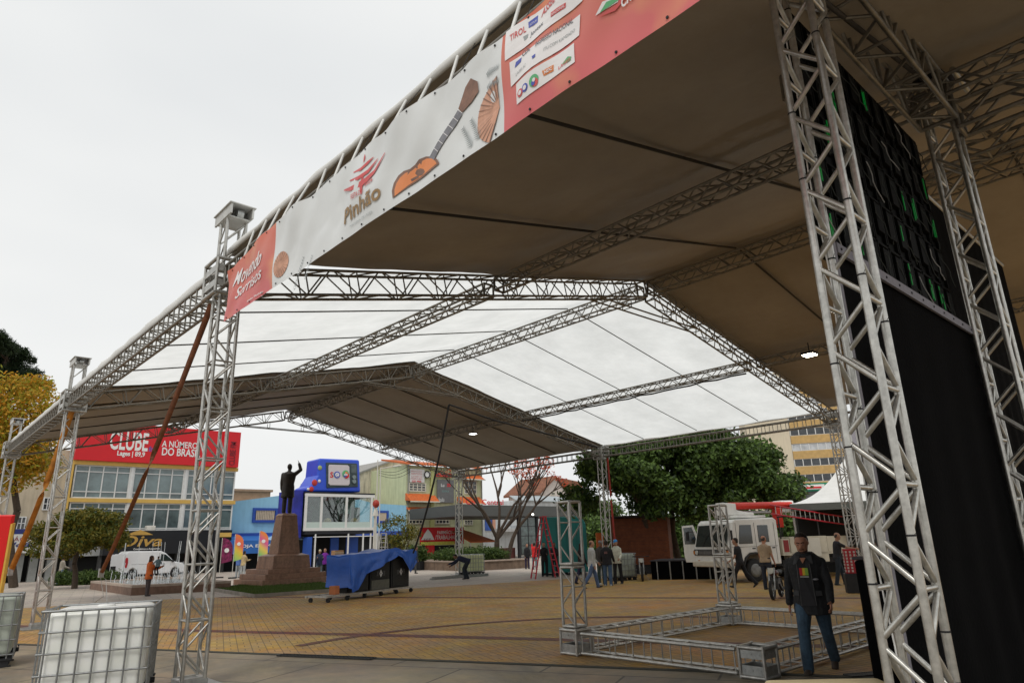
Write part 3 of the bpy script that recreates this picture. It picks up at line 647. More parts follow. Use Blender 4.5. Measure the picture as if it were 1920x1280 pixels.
# low black draped platform to the left of the curtain foot
xp=6.1; c1=Vector((xp,2.12,0)); yp=hit(1633,1250,0,xp).y; zd=hit(1603,1043,0,xp).z
t=thing('draped_platform',c1,'low black draped platform left of the curtain foot','platform')
m=MB(); m.box((xp,2.12,.02),(xp+2.6,yp,zd-.03)); m.build('drape',BLK2,t,bevel=.02)
m=MB(); m.box((xp-.01,2.11,zd-.027),(xp+2.61,yp+.01,zd)); m.build('deck',M('worn_black_deck',(.04,.035,.04),.7),t,bevel=.01)
# ================================================================ buildings
def xz(pxs,Y): return [(hit(a,b,1,Y).x, Y, hit(a,b,1,Y).z) for a,b in pxs]
def face(pxs,Y,th,name,mat,parent):   # facade shape with real depth behind it
    m=MB(); m.prism(xz(pxs,Y),(0,th,0)); return m.build(name,mat,parent)
def rbox(r,Y0_,Y1_,name,mat,parent,bevel=0,label=None):
    m=MB(); m.box((r[0],Y0_,r[2]),(r[1],Y1_,r[3])); return m.build(name,mat,parent,bevel=bevel,label=label)
def window(r,Y,parent,nx,nz,frame,pane,fw=.06,th=.1,zs=None,label=None):
    x0,x1,z0,z1=r; m=MB(); m.box((x0,Y-th,z0),(x0+fw,Y,z1)); m.box((x1-fw,Y-th,z0),(x1,Y,z1)); m.box((x0+fw,Y-th,z0),(x1-fw,Y,z0+fw)); m.box((x0+fw,Y-th,z1-fw),(x1-fw,Y,z1))
    for i in range(1,nx): x=x0+(x1-x0)*i/nx; m.box((x-fw*.4,Y-th*.9,z0+fw),(x+fw*.4,Y,z1-fw))
    for z in (zs or [z0+(z1-z0)*j/nz for j in range(1,nz)]): m.box((x0+fw,Y-th*.8,z-fw*.35),(x1-fw,Y-.002,z+fw*.35))
    f=m.build('window',frame,parent,label=label); m=MB(); m.box((x0+fw*.5,Y-th*.4,z0+fw*.5),(x1-fw*.5,Y-.003,z1-fw*.5)); m.build('pane',pane,f); return f
YF=62.
GLB=M('blue_green_glass',(.13,.18,.185),.12,0,.75,.35,spec=.9); GLD=M('dim_glass',(.03,.035,.04),.1,0,.7,.6,spec=.8)
YELB=M('yellow_render',(.62,.40,.10),.7,0,.1,2); SIGR=M('sign_red',(.62,.012,.02),.5,0,.08,.4); CREAM=M('cream_render',(.50,.43,.32),.8,0,.15,.8,stain=.3)
DARKSH=M('dark_shop_interior',(.012,.013,.013),.7,0,.6,.5); BROWNC=M('brown_cladding',(.20,.12,.07),.7,0,.3,3)
# B: glazed building with the red sign
xb0,xb1=hit(132,930,1,YF).x,hit(438,930,1,YF).x
z1=hit(290,870,1,YF).z; z1b=hit(290,877,1,YF).z; z2a=hit(290,936,1,YF).z; z2b=hit(290,943,1,YF).z; z3=hit(290,994,1,YF).z; z4=hit(290,1038,1,YF).z; zs=hit(440,812,1,YF).z
bd=thing('glazed_building',(xb0,YF,0),'glazed three-storey building under the huge red rooftop sign','building')
m=MB(); m.box((xb0,YF+.02,z4),(xb1,YF+14,z1)); m.build('wall',M('grey_panel',(.35,.36,.36),.6),bd)
rbox((xb0-.1,xb1+.1,z1b,z1),YF-.3,YF+.02,'cornice',YELB,bd); rbox((xb0-.1,xb1+.1,z2b,z2a),YF-.3,YF+.019,'floor_band',YELB,bd)
rbox((xb0-.35,xb0-.1,z3,z1),YF-.3,YF+.2,'corner_pilaster',YELB,bd)
WF=M('white_window_frame',(.66,.67,.66),.5,0,.1,4)
px_b=[132,239,244,341,346,437]
for zt,zb2,zz in ((z1b,z2a,(.2,.8)),(z2b,z3,(.22,.92))):
    for k in range(3):
        xa,xc=hit(px_b[2*k],930,1,YF).x,hit(px_b[2*k+1],930,1,YF).x
        window((xa,xc,zb2,zt),YF,bd,4,3,WF,GLB,.1,.16,zs=[zt-(zt-zb2)*q for q in zz])
    for k in (0,1):
        xa,xc=hit(px_b[2*k+1],930,1,YF).x,hit(px_b[2*k+2],930,1,YF).x
        rbox((xa,xc,zb2,zt),YF-.22,YF,'pilaster',WF,bd)
xs0=hit(137,860,1,YF).x; xs1=hit(444,850,1,YF).x
sg=thing('rooftop_sign',(xs0,YF-.4,z1),'huge red rooftop sign with white lettering DO BRASIL','sign')
m=MB(); m.box((xs0,YF-.5,z1+.01),(xs1,YF+.3,zs)); m.box((xs1-1.5,YF-.62,z1+.01),(xs1,YF-.5,zs+.02)); m.build('panel',SIGR,sg)
TW=M('sign_white',(.78,.78,.76),.5,0,.02); TB=M('sign_navy',(.02,.03,.16),.5,0,.05); TG=M('sign_gold',(.55,.33,.08),.4,.2,.15,2); TDR=M('sign_dark_red',(.18,.01,.02),.5)
ltxt('CLUBE',204,806,279,842,YF-.52,TW,sg,.02); ltxt('fm',278,836,292,846,YF-.52,M('sign_violet',(.2,.08,.35),.5),sg,.03)
ltxt('Lages | 89,9',219,844,272,856,YF-.52,TW,sg,.03); ltxt('A NÚMERO',303,822,371,837,YF-.52,TW,sg,.015); ltxt('DO BRASIL',303,838,376,853,YF-.52,TW,sg,.02)
a=hit(440,872,1,YF-.66); b_=hit(429,872,1,YF-.66); c_=hit(440,828,1,YF-.66)
letter('CLUBE FM',(a.x,YF-.66,a.z),(a.x,YF-.66,c_.z),(b_.x,YF-.66,a.z),TDR,sg,.02)
# black shop fascia below
fa=rbox((hit(190,1015,1,YF).x,xb1-.2,z4,z3-.05),YF-.9,YF+.02,'shop_fascia',M('black_fascia',(.012,.013,.016),.4,0,.2,1),bd)
ltxt('Diva',223,1004,304,1025,YF-.93,TG,fa,.015,.25); ltxt('Cosméticos e Acessórios',250,1027,299,1030.5,YF-.93,TW,fa,.02)
a=hit(262,1000,1,YF-.93); m=MB(); m.prism([(a.x-1.,YF-.93,a.z-.1),(a.x+1.,YF-.93,a.z-.1),(a.x+.5,YF-.93,a.z+.12),(a.x,YF-.93,a.z+.3),(a.x-.5,YF-.93,a.z+.12)],(0,-.02,0)); m.build('crown_emblem',TG,fa)
rbox((xb0+.5,xb1-.2,0,z4),YF+1.2,YF+1.5,'shop_interior',DARKSH,bd)
for k in range(7):
    x=xb0+.7+(xb1-xb0-1.2)*k/6; rbox((x-.12,x+.12,0,z4),YF-.1,YF+.2,'column',M('dark_column',(.05,.05,.05),.6),bd)
t=thing('rooftop_duct',(0,YF-.6,z3),'small white air vent cap on the black shop fascia','vent'); r=fr(273,985,290,993,YF-.5); m=MB(); m.box((r[0],YF-.8,z3-.05),(r[1],YF-.2,r[3])); m.build('duct',OFFW,t,bevel=.05)
# A: cream building with pharmacy
xa0=hit(-60,1000,1,YF).x; za=hit(60,840,1,YF).z
ba=thing('cream_building',(xa0,YF,0),'cream building at the far left above the pharmacy','building')
m=MB(); zf=hit(60,1000,1,YF).z; m.box((xa0,YF,zf),(xb0-.4,YF+12,za)); m.build('wall',CREAM,ba)
for r_ in ((80,932,97,956),(31,968,48,993),(-20,930,0,955),(84,868,101,885)): window(fr(*r_,YF),YF,ba,2,2,WF,GLD,.07)
zf2=hit(60,1036,1,YF).z; zf1=hit(60,1001,1,YF).z
fp=rbox((xa0,hit(100,1015,1,YF).x,zf2,zf1-.01),YF-1,YF,'shop_fascia',M('pharmacy_white',(.60,.60,.58),.5),ba)
rbox((xa0,hit(100,1000,1,YF).x,zf1,zf1+.35),YF-.9,YF-.01,'navy_strip',TB,ba)
ltxt('FARMÁCIA',-15,1005,62,1015,YF-1.02,M('sign_maroon',(.25,.03,.04),.5),fp,.0); ltxt('São João',-30,1017,71,1029,YF-1.02,TB,fp,.015,.25)
rbox((xa0,xb0+.4,0,zf2),YF+1,YF+1.3,'shop_interior',DARKSH,ba)
for px in (-30,5,33,60,92): x=hit(px,1060,1,YF).x; rbox((x-.25,x+.25,0,zf2),YF-.5,YF,'column',M('white_column',(.25,.26,.25),.6),ba)
# red totem at the left edge
p=AZ(12,1060,21.); q=AT(12,967,21.); t=thing('red_totem',p,'bright red totem board with a yellow edge at the left edge of the picture','sign')
sv=Vector((math.cos(CY-.6),-math.sin(CY-.6),0)); 
m=MB(); pr=AT(22,967,21.); pr.z=0; m.prism([pr,pr-sv*1.4,pr-sv*1.4+Vector((0,0,q.z)),pr+Vector((0,0,q.z))],_F*.12); m.build('board',M('totem_red',(.75,.01,.01),.4,0,.05),t)
m=MB(); m.prism([pr+sv*.005,pr+sv*.045,pr+sv*.045+Vector((0,0,q.z*.93)),pr+sv*.005+Vector((0,0,q.z*.93))],_F*.1); m.build('edge_strip',M('totem_yellow',(.75,.45,.08),.4),t)
# C, D: blue building
LBL=M('light_blue_render',(.27,.52,.70),.8,0,.1,.7,stain=.12); RBL=M('royal_blue',(.02,.07,.35),.5,0,.15,1)
YD=63.
bb=thing('blue_building',(hit(430,1000,1,YD).x,YD,0),'long light blue building with small blue-framed windows behind the statue','building')
zb3=hit(600,997,1,YD).z
P=xz([(428,941),(545,926),(650,929),(700,943),(762,947)],YD); m=MB(); m.prism([(P[0][0],YD,zb3),*P,(P[-1][0],YD,zb3)],(0,10,0)); m.build('wall',LBL,bb)
rbox((P[0][0]-.02,P[-1][0]+.02,zb3-.45,zb3),YD-.4,YD+.02,'blue_band',RBL,bb)
bars=M('cream_bars',(.5,.42,.32),.6)
for r_ in ((473,952,519,979),(705,957,727,980)):
    r=fr(*r_,YD); f=window(r,YD,bb,1,1,RBL,GLD,.22,.2); m=MB(); n=12 if r_[0]<600 else 8
    for i in range(1,n): x=r[0]+.2+(r[1]-r[0]-.4)*i/n; m.box((x-.06,YD-.16,r[2]+.22),(x+.06,YD-.1,r[3]-.22))
    m.build('security_bars',bars,f)
rbox((P[0][0],P[-1][0],0,zb3-.45),YD+1,YD+1.4,'shop_interior',DARKSH,bb)
r=fr(432,1003,570,1036,YD-2); aw=thing('shop_awning',(r[0],YD-2,r[2]),'blue shop awning lettered LOJA EM MÓVEIS','awning')
m=MB(); m.prism([(r[0],YD-2,r[2]),(r[0],YD-2,r[2]+1.1),(r[0],YD-.4,r[3]),(r[0],YD-.4,r[2])],(r[1]-r[0],0,0)); m.build('canvas',M('awning_blue',(.03,.14,.45),.5,0,.2,1),aw)
ltxt('LOJA EM MÓVEIS',446,1019,540,1028,YD-2.03,TW,aw,.02)
m=MB(); r2=fr(410,998,434,1006,YD-2); m.box((r2[0],YD-2,r2[2]),(r2[1],YD-.5,r2[3])); t=thing('yellow_awning',(r2[0],YD-2,r2[2]),'small yellow awning left of the blue shop awning','awning'); m.build('canvas',YELB,t)
t=thing('tan_building',(hit(432,930,1,76).x,76,0),'low tan building peeping over the blue building roof','building'); r=fr(425,921,506,960,76); m=MB(); m.box((r[0],76,0),(r[1],84,r[3])); m.build('wall',M('tan_brick',(.42,.27,.17),.9,0,.2,2),t); rbox((r[0]-.2,r[1]+.2,r[3],r[3]+.25),75.8,84.2,'roof',M('tan_tile',(.36,.24,.16),.8),t)
# E: stained party wall building
YE=76.
be=thing('stained_building',(hit(700,900,1,YE).x,YE,0),'tall stained cream wall with a sloping roof behind the inflatable television','building')
STW=M('stained_cream_render',(.62,.55,.42),.9,0,.35,.35,.3,8,stain=.55)
P=xz([(660,893),(742,862),(766,872),(766,950),(660,950)],YE); m=MB(); m.prism([P[0],P[1],P[2],(P[2][0],YE,0),(P[0][0],YE,0)],(0,14,0)); m.build('wall',STW,be)
m=MB(); 
for a,b_ in ((0,1),(1,2)):
    m.prism([(P[a][0],YE-.15,P[a][2]),(P[b_][0],YE-.15,P[b_][2]),(P[b_][0],YE-.15,P[b_][2]+.22),(P[a][0],YE-.15,P[a][2]+.22)],(0,14.3,0))
m.build('roof_edge',M('grey_tin',(.28,.27,.25),.6),be)
# F: pale green building with orange awnings
YG=68.; PG=M('pale_green_render',(.52,.54,.33),.8,0,.12,.7,stain=.2); OT=M('orange_tile',(.58,.13,.03),.7,0,.35,5,.5,30); CW=M('cream_frame',(.62,.60,.50),.6)
xg0,xg1=hit(761,950,1,YG).x,hit(905,950,1,YG).x; zg=hit(790,873,1,YG).z
bg_=thing('green_building',(xg0,YG,0),'pale green three-storey house with orange tiled awnings and sign boards','building')
m=MB(); m.box((xg0,YG,0),(xg1,YG+10,zg)); m.build('wall',PG,bg_)
m=MB(); m.prism([(xg0-.4,YG-.7,zg),(xg1+.4,YG-.7,zg),(xg1+.4,YG+5,zg+1.0),(xg0-.4,YG+5,zg+1.0)],(0,.05,.2)); m.build('roof',OT,bg_)
def awning(r_,name='awning',dp=1.2,par=None):
    r=fr(*r_,YG); m=MB(); m.prism([(r[0]-.1,YG-dp,r[2]),(r[0]-.1,YG-.01,r[3]),(r[0]-.1,YG-.01,r[2]+.1)],(r[1]-r[0]+.2,0,0)); o=m.build('tiled_awning',OT,par or bg_)
    m=MB(); m.box((r[0]-.15,YG-dp-.05,r[2]-.14),(r[1]+.15,YG-dp+.03,r[2]-.005)); m.build('fascia_board',CW,o)
for q in ((761,925,812,940),(858,931,898,944),(866,889,897,899)): awning(q)
for q in ((763,950,804,956),(816,953,850,958)): awning(q,dp=.5)
for q,n in (((766,905,798,921),4),((766,960,792,982),4),((816,960,842,982),4),((870,900,893,926),3),((870,970,886,984),3)): window(fr(*q,YG),YG,bg_,n,3,CW,GLD,.12)
r=fr(806,873,812,990,YG); rbox((r[0],r[1],0,zg),YG-.25,YG-.005,'pilaster',M('yellow_green_render',(.46,.47,.20),.8),bg_)
def sign(r_,Y,name,label,mat,th=.12):
    r=fr(*r_,Y); t=thing(name,(r[0],Y,r[2]),label,'sign'); rbox(r,Y-th,Y,'panel',mat,t,bevel=.01); return t
s=sign((768,879,795,904),YG-.1,'sign_board','white board with rows of pink lettering on the green house',M('sign_white_board',(.68,.66,.64),.5))
for k in range(4): ltxt(('PROMOÇÃO','DENTISTA','CLÍNICO','POPULAR')[k],771,881+k*4.6,791,884.4+k*4.6,YG-.24,M('sign_pink',(.6,.2,.22),.5),s,.0)
ltxt('3222 4400',772,899.5,790,903,YG-.24,SIGR,s,.02)
t=sign((796,884,806,894),YG-.2,'oval_sign','small white oval sign with a black ring, on the green house',TW)
m=MB(); a=hit(801,889,1,YG-.35); m.torus(a,.38,.07,(0,1,0),20,6); m.build('ring',BLACK,t)
s=sign((819,899,850,942),YG-.15,'sign_board','dark grey banner board between the upper windows of the green house',M('sign_grey',(.14,.14,.14),.5,0,.2))
ltxt('Lu',827,906,833,912,YG-.29,TW,s,.02); ltxt('za',838,906,845,912,YG-.29,SIGR,s,.02); ltxt('ESTÉTICA',829,918,842,922,YG-.29,M('sign_teal',(.2,.4,.38),.5),s,.0); ltxt('Studio',822,932,833,940,YG-.29,TW,s,.0,.2)
s=sign((816,887,850,893),YG-.3,'script_sign','red lettering on a dark strip above the grey banner board',M('sign_dark',(.06,.05,.05),.5)); ltxt('Central',817,887.5,849,893,YG-.45,SIGR,s,.02,.3)
s=sign((787,988,868,1020),YG-2.2,'pharmacy_sign','red pharmacy sign reading FARMÁCIA DO TRABALHADOR',SIGR,.2)
ltxt('FARMÁCIA DO',820,993,862,1001,YG-2.42,TW,s,.01); ltxt('/TRABALHADOR',816,1003,866,1011,YG-2.42,TW,s,.01)
r=fr(787,1015,850,1021,YG-2.2); rbox(r,YG-2.46,YG-2.405,'yellow_strip',M('sign_yellow',(.65,.62,.10),.5),s)
ltxt('FGT',795,1009,808,1016,YG-2.48,TDR,s,.01)
m=MB(); a=hit(802,1003,1,YG-2.42); m.prism([(a.x-.9,YG-2.42,a.z-.5),(a.x+.9,YG-2.42,a.z-.5),(a.x+.5,YG-2.42,a.z+.2),(a.x,YG-2.42,a.z+.7),(a.x-.5,YG-2.42,a.z+.1)],(0,-.03,0)); m.build('figure_emblem',TW,s)
r=fr(778,1022,852,1042,YG-1.9); m=MB(); m.box((r[0],YG-1.9,0),(r[1],YG-1.6,r[3])); m.build('shop_front',DARKSH,bg_)
m=MB(); x=hit(804,1035,1,YG-2).x; m.box((x-.5,YG-2.4,0),(x+.5,YG-1.95,hit(804,1021,1,YG-2).z)); m.build('red_pillar',SIGR,bg_)
# hipped orange awning over the terrace
r=fr(862,993,901,1017,64); t=thing('terrace_roof',(r[0],64,0),'orange tiled lean-to roof beside the red pharmacy sign','roof')
m=MB(); zt=r[3];zb_2=r[2]; m.prism([(r[0],62,zb_2),(r[1]+.8,62,zb_2),(r[1]-1,66,zt),(r[0],66,zt)],(0,.03,.12)); m.build('tiles',OT,t)
for px in (864,882,901): x=hit(px,1030,1,62.2).x; m=MB(); m.tube((x,62.2,0),(x,62.2,zb_2),.09,8); m.build('post',CW,t)
for px in (764,903):
    x=hit(px,950,1,YG).x; m=MB(); m.tube((x,YG-.09,0.01),(x,YG-.09,zg),.06,8); m.build('downpipe',M('grey_pvc',(.3,.3,.28),.6),bg_)
for px in (560,703):
    x=hit(px,960,1,YD).x; m=MB(); m.tube((x,YD-.09,3.2),(x,YD-.09,hit(px,945,1,YD).z),.06,8); m.build('downpipe',M('grey_pvc',(1,1,1)),bb)
t=thing('overhead_wires',hit(711,884,1,61.9),'thin overhead wires strung from the street lamp to the green house','wires')
for k in range(3):
    a_=hit(711,882+k*4,1,61.5); b2=hit(770,870+k*7,1,YG-.2); MB().path([a_+(b2-a_)*(i/8)+Vector((0,0,-.5*math.sin(math.pi*i/8))) for i in range(9)],.025,5).build('wire',BLACK,t)
# cafe with long grey fascia
YC=57.; r=fr(858,953,1078,966,YC)
xc0=hit(860,960,1,YC).x; xc1=hit(1082,945,1,YC).x; zc1=hit(950,947,1,YC).z; zc0=hit(950,967,1,YC).z
t=thing('cafe_pavilion',(xc0,YC,0),'low cafe pavilion with a long dark grey fascia behind the bare tree','building')
m=MB(); m.box((xc0,YC,zc0),(xc1,YC+9,zc1)); m.build('fascia',M('dark_grey_fascia',(.075,.078,.075),.6,0,.12,.5),t)
for px in (862,978,1012,1078): x=hit(px,1000,1,YC).x; rbox((x-.14,x+.14,0,zc0),YC+.3,YC+.6,'column',BLACK,t)
x0,x1=hit(979,1000,1,YC).x,hit(1012,1000,1,YC).x
window((x0+.15,x1-.15,.3,zc0-.05),YC+.5,t,2,4,BLACK,M('cafe_glass',(.06,.09,.085),.1,0,.9,1.5,spec=.9),.08)
rbox((x0-6.5,x0-.2,0,1.15),YC+1.,YC+1.3,'counter_front',M('dark_red_panels',(.09,.025,.02),.6,0,.5,2),t)
lt=M('red_letters',(.60,.02,.03),.4,0,.05)
a=hit(873,953,1,YC+.2);b_=hit(944,945,1,YC+.2); m=MB(); letter('Café Central',(a.x,YC+.2,zc1+.05),(b_.x,YC+.2,zc1+.05),(a.x,YC+.2,zc1+.62),lt,t,.02,0)
t2=thing('light_fixture',hit(998,964,1,YC-.1),'small bright floodlight under the grey cafe fascia','lamp'); a=hit(998,964,1,YC-.1); m=MB(); m.cbox((a.x,a.y,a.z),(.3,.14,.22)); m.build('housing',BLACK,t2); m=MB(); m.cbox((a.x,a.y-.09,a.z),(.26,.03,.18)); m.build('lamp_face',M('lit_lamp',(1,.95,.85),.4,0,0,1,emit=(1,.95,.85,6)),t2)
# white row behind the cafe
YW=74.; t=thing('white_building',(hit(880,990,1,YW).x,YW,0),'white shop building seen below the grey fascia with blue posters','building')
x0,x1=hit(899,990,1,YW).x,hit(1000,990,1,YW).x; m=MB(); m.box((x0,YW,0),(x1,YW+8,hit(940,952,1,YW).z)); m.build('wall',M('cool_white_render',(.55,.57,.58),.7,0,.12,.8,stain=.2),t)
r=fr(909,970,922,994,YW); rbox(r,YW-.1,YW,'poster',M('poster_blue',(.05,.12,.45),.5,0,.6,1),t); r=fr(923,970,928,994,YW); rbox(r,YW-.12,YW,'poster',M('poster_peach',(.6,.3,.2),.5),t)
ltxt('CLARO',895,993,904,970,YW-.05,TB,t,.04) if False else None
a=hit(893,993,1,YW-.3); b_=hit(893,971,1,YW-.3); c_=hit(904,993,1,YW-.3); letter('CLARO',(c_.x,YW-.3,a.z),(c_.x,YW-.3,b_.z),(a.x,YW-.3,a.z),TB,t,.03)
for q in ((948,975,958,985),(958,985,970,992)): rbox(fr(*q,YW),YW-.05,YW,'awning_strip',M('pale_grey_strip',(.4,.42,.44),.6),t)
r=fr(935,990,975,996,YW-1); rbox(r,YW-1.2,YW,'canopy',M('pale_canopy',(.5,.5,.5),.6),t)
# gabled white house
YH=90.; t=thing('gabled_house',(hit(1040,930,1,YH).x,YH,0),'white gabled house with a brown tiled roof beyond the cafe','house')
P=xz([(1008,932),(1012,924),(1040,895),(1066,930),(1066,942),(1008,942)],YH)
m=MB(); m.prism([(P[1][0]+.4,YH,0),(P[1][0]+.4,YH,P[1][2]),(P[2][0],YH,P[2][2]),(P[3][0],YH,P[3][2]),(P[3][0],YH,0)],(0,9,0)); m.build('wall',M('pinkish_white_render',(.62,.56,.52),.8),t)
TB_=M('brown_tile',(.22,.09,.05),.8,0,.5,3)
m=MB()
for a,b_ in ((1,2),(2,3)): m.prism([(P[a][0]-(.5 if a==1 else 0),YH-.5,P[a][2]-(.3 if a==1 else 0)),(P[b_][0]+(.5 if b_==3 else 0),YH-.5,P[b_][2]),(P[b_][0]+(.5 if b_==3 else 0),YH-.5,P[b_][2]+.35),(P[a][0]-(.5 if a==1 else 0),YH-.5,P[a][2]+.1)],(0,10,0))
m.prism([(P[2][0],YH+.6,P[2][2]+.2),(P[2][0]+8,YH+.6,P[2][2]-.6),(P[2][0]+9,YH+.2,P[3][2]-.5),(P[3][0]-1,YH+.2,P[3][2])],(0,.3,.2)); m.build('roof',TB_,t)
for px in (1033,1048): window(fr(px,922,px+7,928,YH),YH,t,2,1,CW,GLD,.1)
t=thing('pale_roofed_building',(hit(980,940,1,80).x,80,0),'low building with a pale blue grey roof just above the cafe fascia','building')
r=fr(962,929,1075,946,80); m=MB(); m.box((r[0],80,0),(r[1]+1,86,r[2]+.6)); m.build('wall',M('cool_white_render',(1,1,1)),t); m=MB(); m.prism([(r[0],79.5,r[2]+.6),(r[1]+2,79.5,r[2]+.4),(r[1]-1,83,r[3]+.1),(r[0]+2,83,r[3])],(0,.05,.15)); m.build('roof',M('pale_roof',(.36,.40,.42),.6),t)
# J: apartment block
ua=math.atan2(_F.x,_F.y)
def frame_at(px,dist,turn=0):
    p=AZ(px,1000,dist); az=math.atan2(p.x,p.y); return p,-az+turn
p,rz=frame_at(1508,140,R(8))
t=thing('apartment_block',p,'tall beige apartment block with ochre spandrel bands on the right','building',rz)
mh=lambda px,py,d=140: AT(px,py,d).z
s=140/1338*1.12   # metres per pixel there
m=MB(); m.box((-8,0,0),(0,14,mh(1440,700))); m.build('side_wall',M('beige_render',(.60,.53,.40),.8,0,.08,.2,stain=.12),t,True)
m=MB(); m.box((0,.4,0),(11,14,mh(1440,700))); m.build('front_wall',M('cool_white_render',(1,1,1)),t,True)
OC=M('ochre_panels',(.50,.33,.13),.7,0,.2,1.5); GW2=M('mauve_grey_wall',(.27,.26,.29),.8)
zr=[mh(1520,y) for y in (785,800,816,829,843,856,870,883,897,908)]
fh=zr[1]-zr[3]; z=zr[0]+2*fh
k=0
while z>2:
    m=MB(); m.box((.1,.2,z-fh*.52),(9.2,.42,z)); m.build('spandrel',OC,t,True)
    zt,zb2=z-fh*.52,z-fh
    nxw=6; m=MB()
    for i in range(nxw+1): x=.2+9*i/nxw; m.box((x-.07,.28,zb2),(x+.07,.41,zt))
    m.box((.13,.28,zt-.07),(9.27,.405,zt-.002)); m.box((.13,.28,zb2+.002),(9.27,.405,zb2+.07))
    f=m.build('window',WF,t,True); m=MB(); m.box((.2,.36,zb2),(9.2,.405,zt)); m.build('pane',GLD if k%3 else M('white_blinds',(.48,.5,.52),.6,0,.3,1),f,True)
    z-=fh; k+=1
m=MB(); m.box((9.2,.1,0),(11.6,14,mh(1440,800))); m.build('end_wall',GW2,t,True)
# green white red shop fascia in front of it
p,rz=frame_at(1480,75,R(5)); t=thing('shop_fascia_sign',p,'green and white shop fascia with a red stripe under the apartment block','sign',rz)
hz=lambda px,py,d: AT(px,py,d).z
m=MB(); m.box((-2.2,0,hz(1500,921,75)),(8,.5,hz(1500,906,75))); m.build('green_panel',M('sign_green',(.01,.22,.12),.5),t,True)
m=MB(); m.box((-1.,-.08,hz(1500,918,75)),(3.9,-.003,hz(1500,909,75))); m.build('white_panel',TW,t,True)
m=MB(); m.box((2.2,-.14,hz(1500,916,75)),(3.6,-.083,hz(1500,913,75))); m.sphere((-.3,-.1,hz(1500,915,75)),(.25,.06,.25)); m.build('red_mark',SIGR,t,True)
m=MB(); m.box((-.8,.1,0),(9,6,hz(1500,921,75)-.01)); m.build('shop_block',M('dark_grey_fascia',(1,1,1)),t,True)
# reddish wooden kiosk under the dark tree
p=AZ(1150,1060,37); p2=AZ(1258,1055,36.5)
d=(p2-p); rz=math.atan2(d.y,d.x); W_=d.length
t=thing('wooden_kiosk',p,'red brown wooden kiosk in the shade of the big dark tree','kiosk',rz)
WOOD=M('red_brown_boards',(.17,.048,.016),.7,0,.4,4); 
m=MB()
for k in range(14): m.box((0,.02*(k%2),.45+k*.165),(W_,1.2,.45+k*.165+.158))
m.build('board_wall',WOOD,t,True)
m=MB(); m.box((.05,.1,0),(W_-.05,1.1,2.7)); m.build('base',BLACK,t,True); m=MB(); m.box((-.2,-.4,2.78),(W_+.2,1.5,2.88)); m.build('roof',M('dark_roof',(.04,.03,.03),.8),t,True)
for nm,(pa,pb,dd,hh2),lb in (('dark_clutter_block',(1222,1345,31.5,.75),'long low black block added for the dark clutter under the tree'),):  # dark block added where a row of unclear dark clutter lies, not a stage
    p=AZ(pa,1080,dd); p2=AZ(pb,1078,dd-.5); d=p2-p; t=thing(nm,p,lb,'clutter',math.atan2(d.y,d.x)); m=MB(); m.box((0,0,.01),(d.length,2.2,hh2)); m.build('drape',BLK2,t,True,bevel=.02); m=MB(); m.box((-.03,-.03,hh2+.002),(d.length+.03,2.23,hh2+.05)); m.build('deck',M('worn_black_deck',(.04,.035,.04)),t,True)
    for k in range(5):
        x=d.length*(k+.5)/5; m=MB(); m.tube((x,-.04,0),(x,-.04,hh2),.03,6); m.build('leg',STEEL,t,True)
# booth with glass upper floor
YB=49.; XQ=lambda px,py=960: hit(px,py,1,YB).x; ZQ=lambda py,px=640: hit(px,py,1,YB).z
t=thing('glass_booth',(XQ(572),YB,0),'two-storey broadcast booth with a glazed white-framed upper floor','booth')
x0,x1=XQ(573),XQ(699); zt,zb5=ZQ(926),ZQ(994); zg2=ZQ(978)
BLU=M('booth_blue',(.02,.08,.38),.45,0,.15,1); WTF=M('booth_white_frame',(.72,.72,.70),.4,0,.05)
m=MB()
for px in (573,602,649,696): x=XQ(px); m.box((x-.09,YB-.06,zb5),(x+.09,YB+.06,zt))
m.box((x0-.1,YB-.07,zt-.22),(x1+.1,YB+.07,zt)); m.box((x0-.1,YB-.07,zb5),(x1+.1,YB+.07,zb5+.22)); m.box((x1-.1,YB,zb5),(x1+.02,YB+3,zb5+.2)); m.box((x1-.1,YB,zt-.2),(x1+.02,YB+3,zt))
m.build('window_frame',WTF,t)
m=MB(); m.box((x0,YB-.02,zb5+.22),(x1,YB+.02,zg2)); m.build('frosted_band',M('frosted_panel',(.50,.60,.56),.4,0,.05),t)
gl=bpy.data.materials.new('clear_glass'); gl.use_nodes=True; tt=gl.node_tree; g1=tt.nodes.new('ShaderNodeBsdfTransparent'); g1.inputs[0].default_value=(.85,.92,.9,1); g2=tt.nodes.new('ShaderNodeBsdfGlossy'); g2.inputs['Roughness'].default_value=.03; ms=tt.nodes.new('ShaderNodeMixShader'); ms.inputs[0].default_value=.14
tt.links.new(g1.outputs[0],ms.inputs[1]); tt.links.new(g2.outputs[0],ms.inputs[2]); tt.links.new(ms.outputs[0],tt.nodes['Material Output'].inputs[0])
m=MB(); m.box((x0,YB-.01,zg2),(x1,YB+.01,zt-.22)); m.build('glazing',gl,t)
m=MB(); m.box((x0,YB-.04,zb5-.25),(x1+.05,YB+3.2,zb5)); m.box((x0-.1,YB-.05,zt),(x1+.12,YB+3.2,zt+.12)); m.build('floor_slab',M('booth_black',(.015,.016,.02),.5),t)
m=MB(); m.box((x0,YB+2.9,zb5),(x1,YB+3.,zt)); m.build('back_wall',M('printed_green_backdrop',(.10,.20,.17),.6,0,.9,1.2),t)
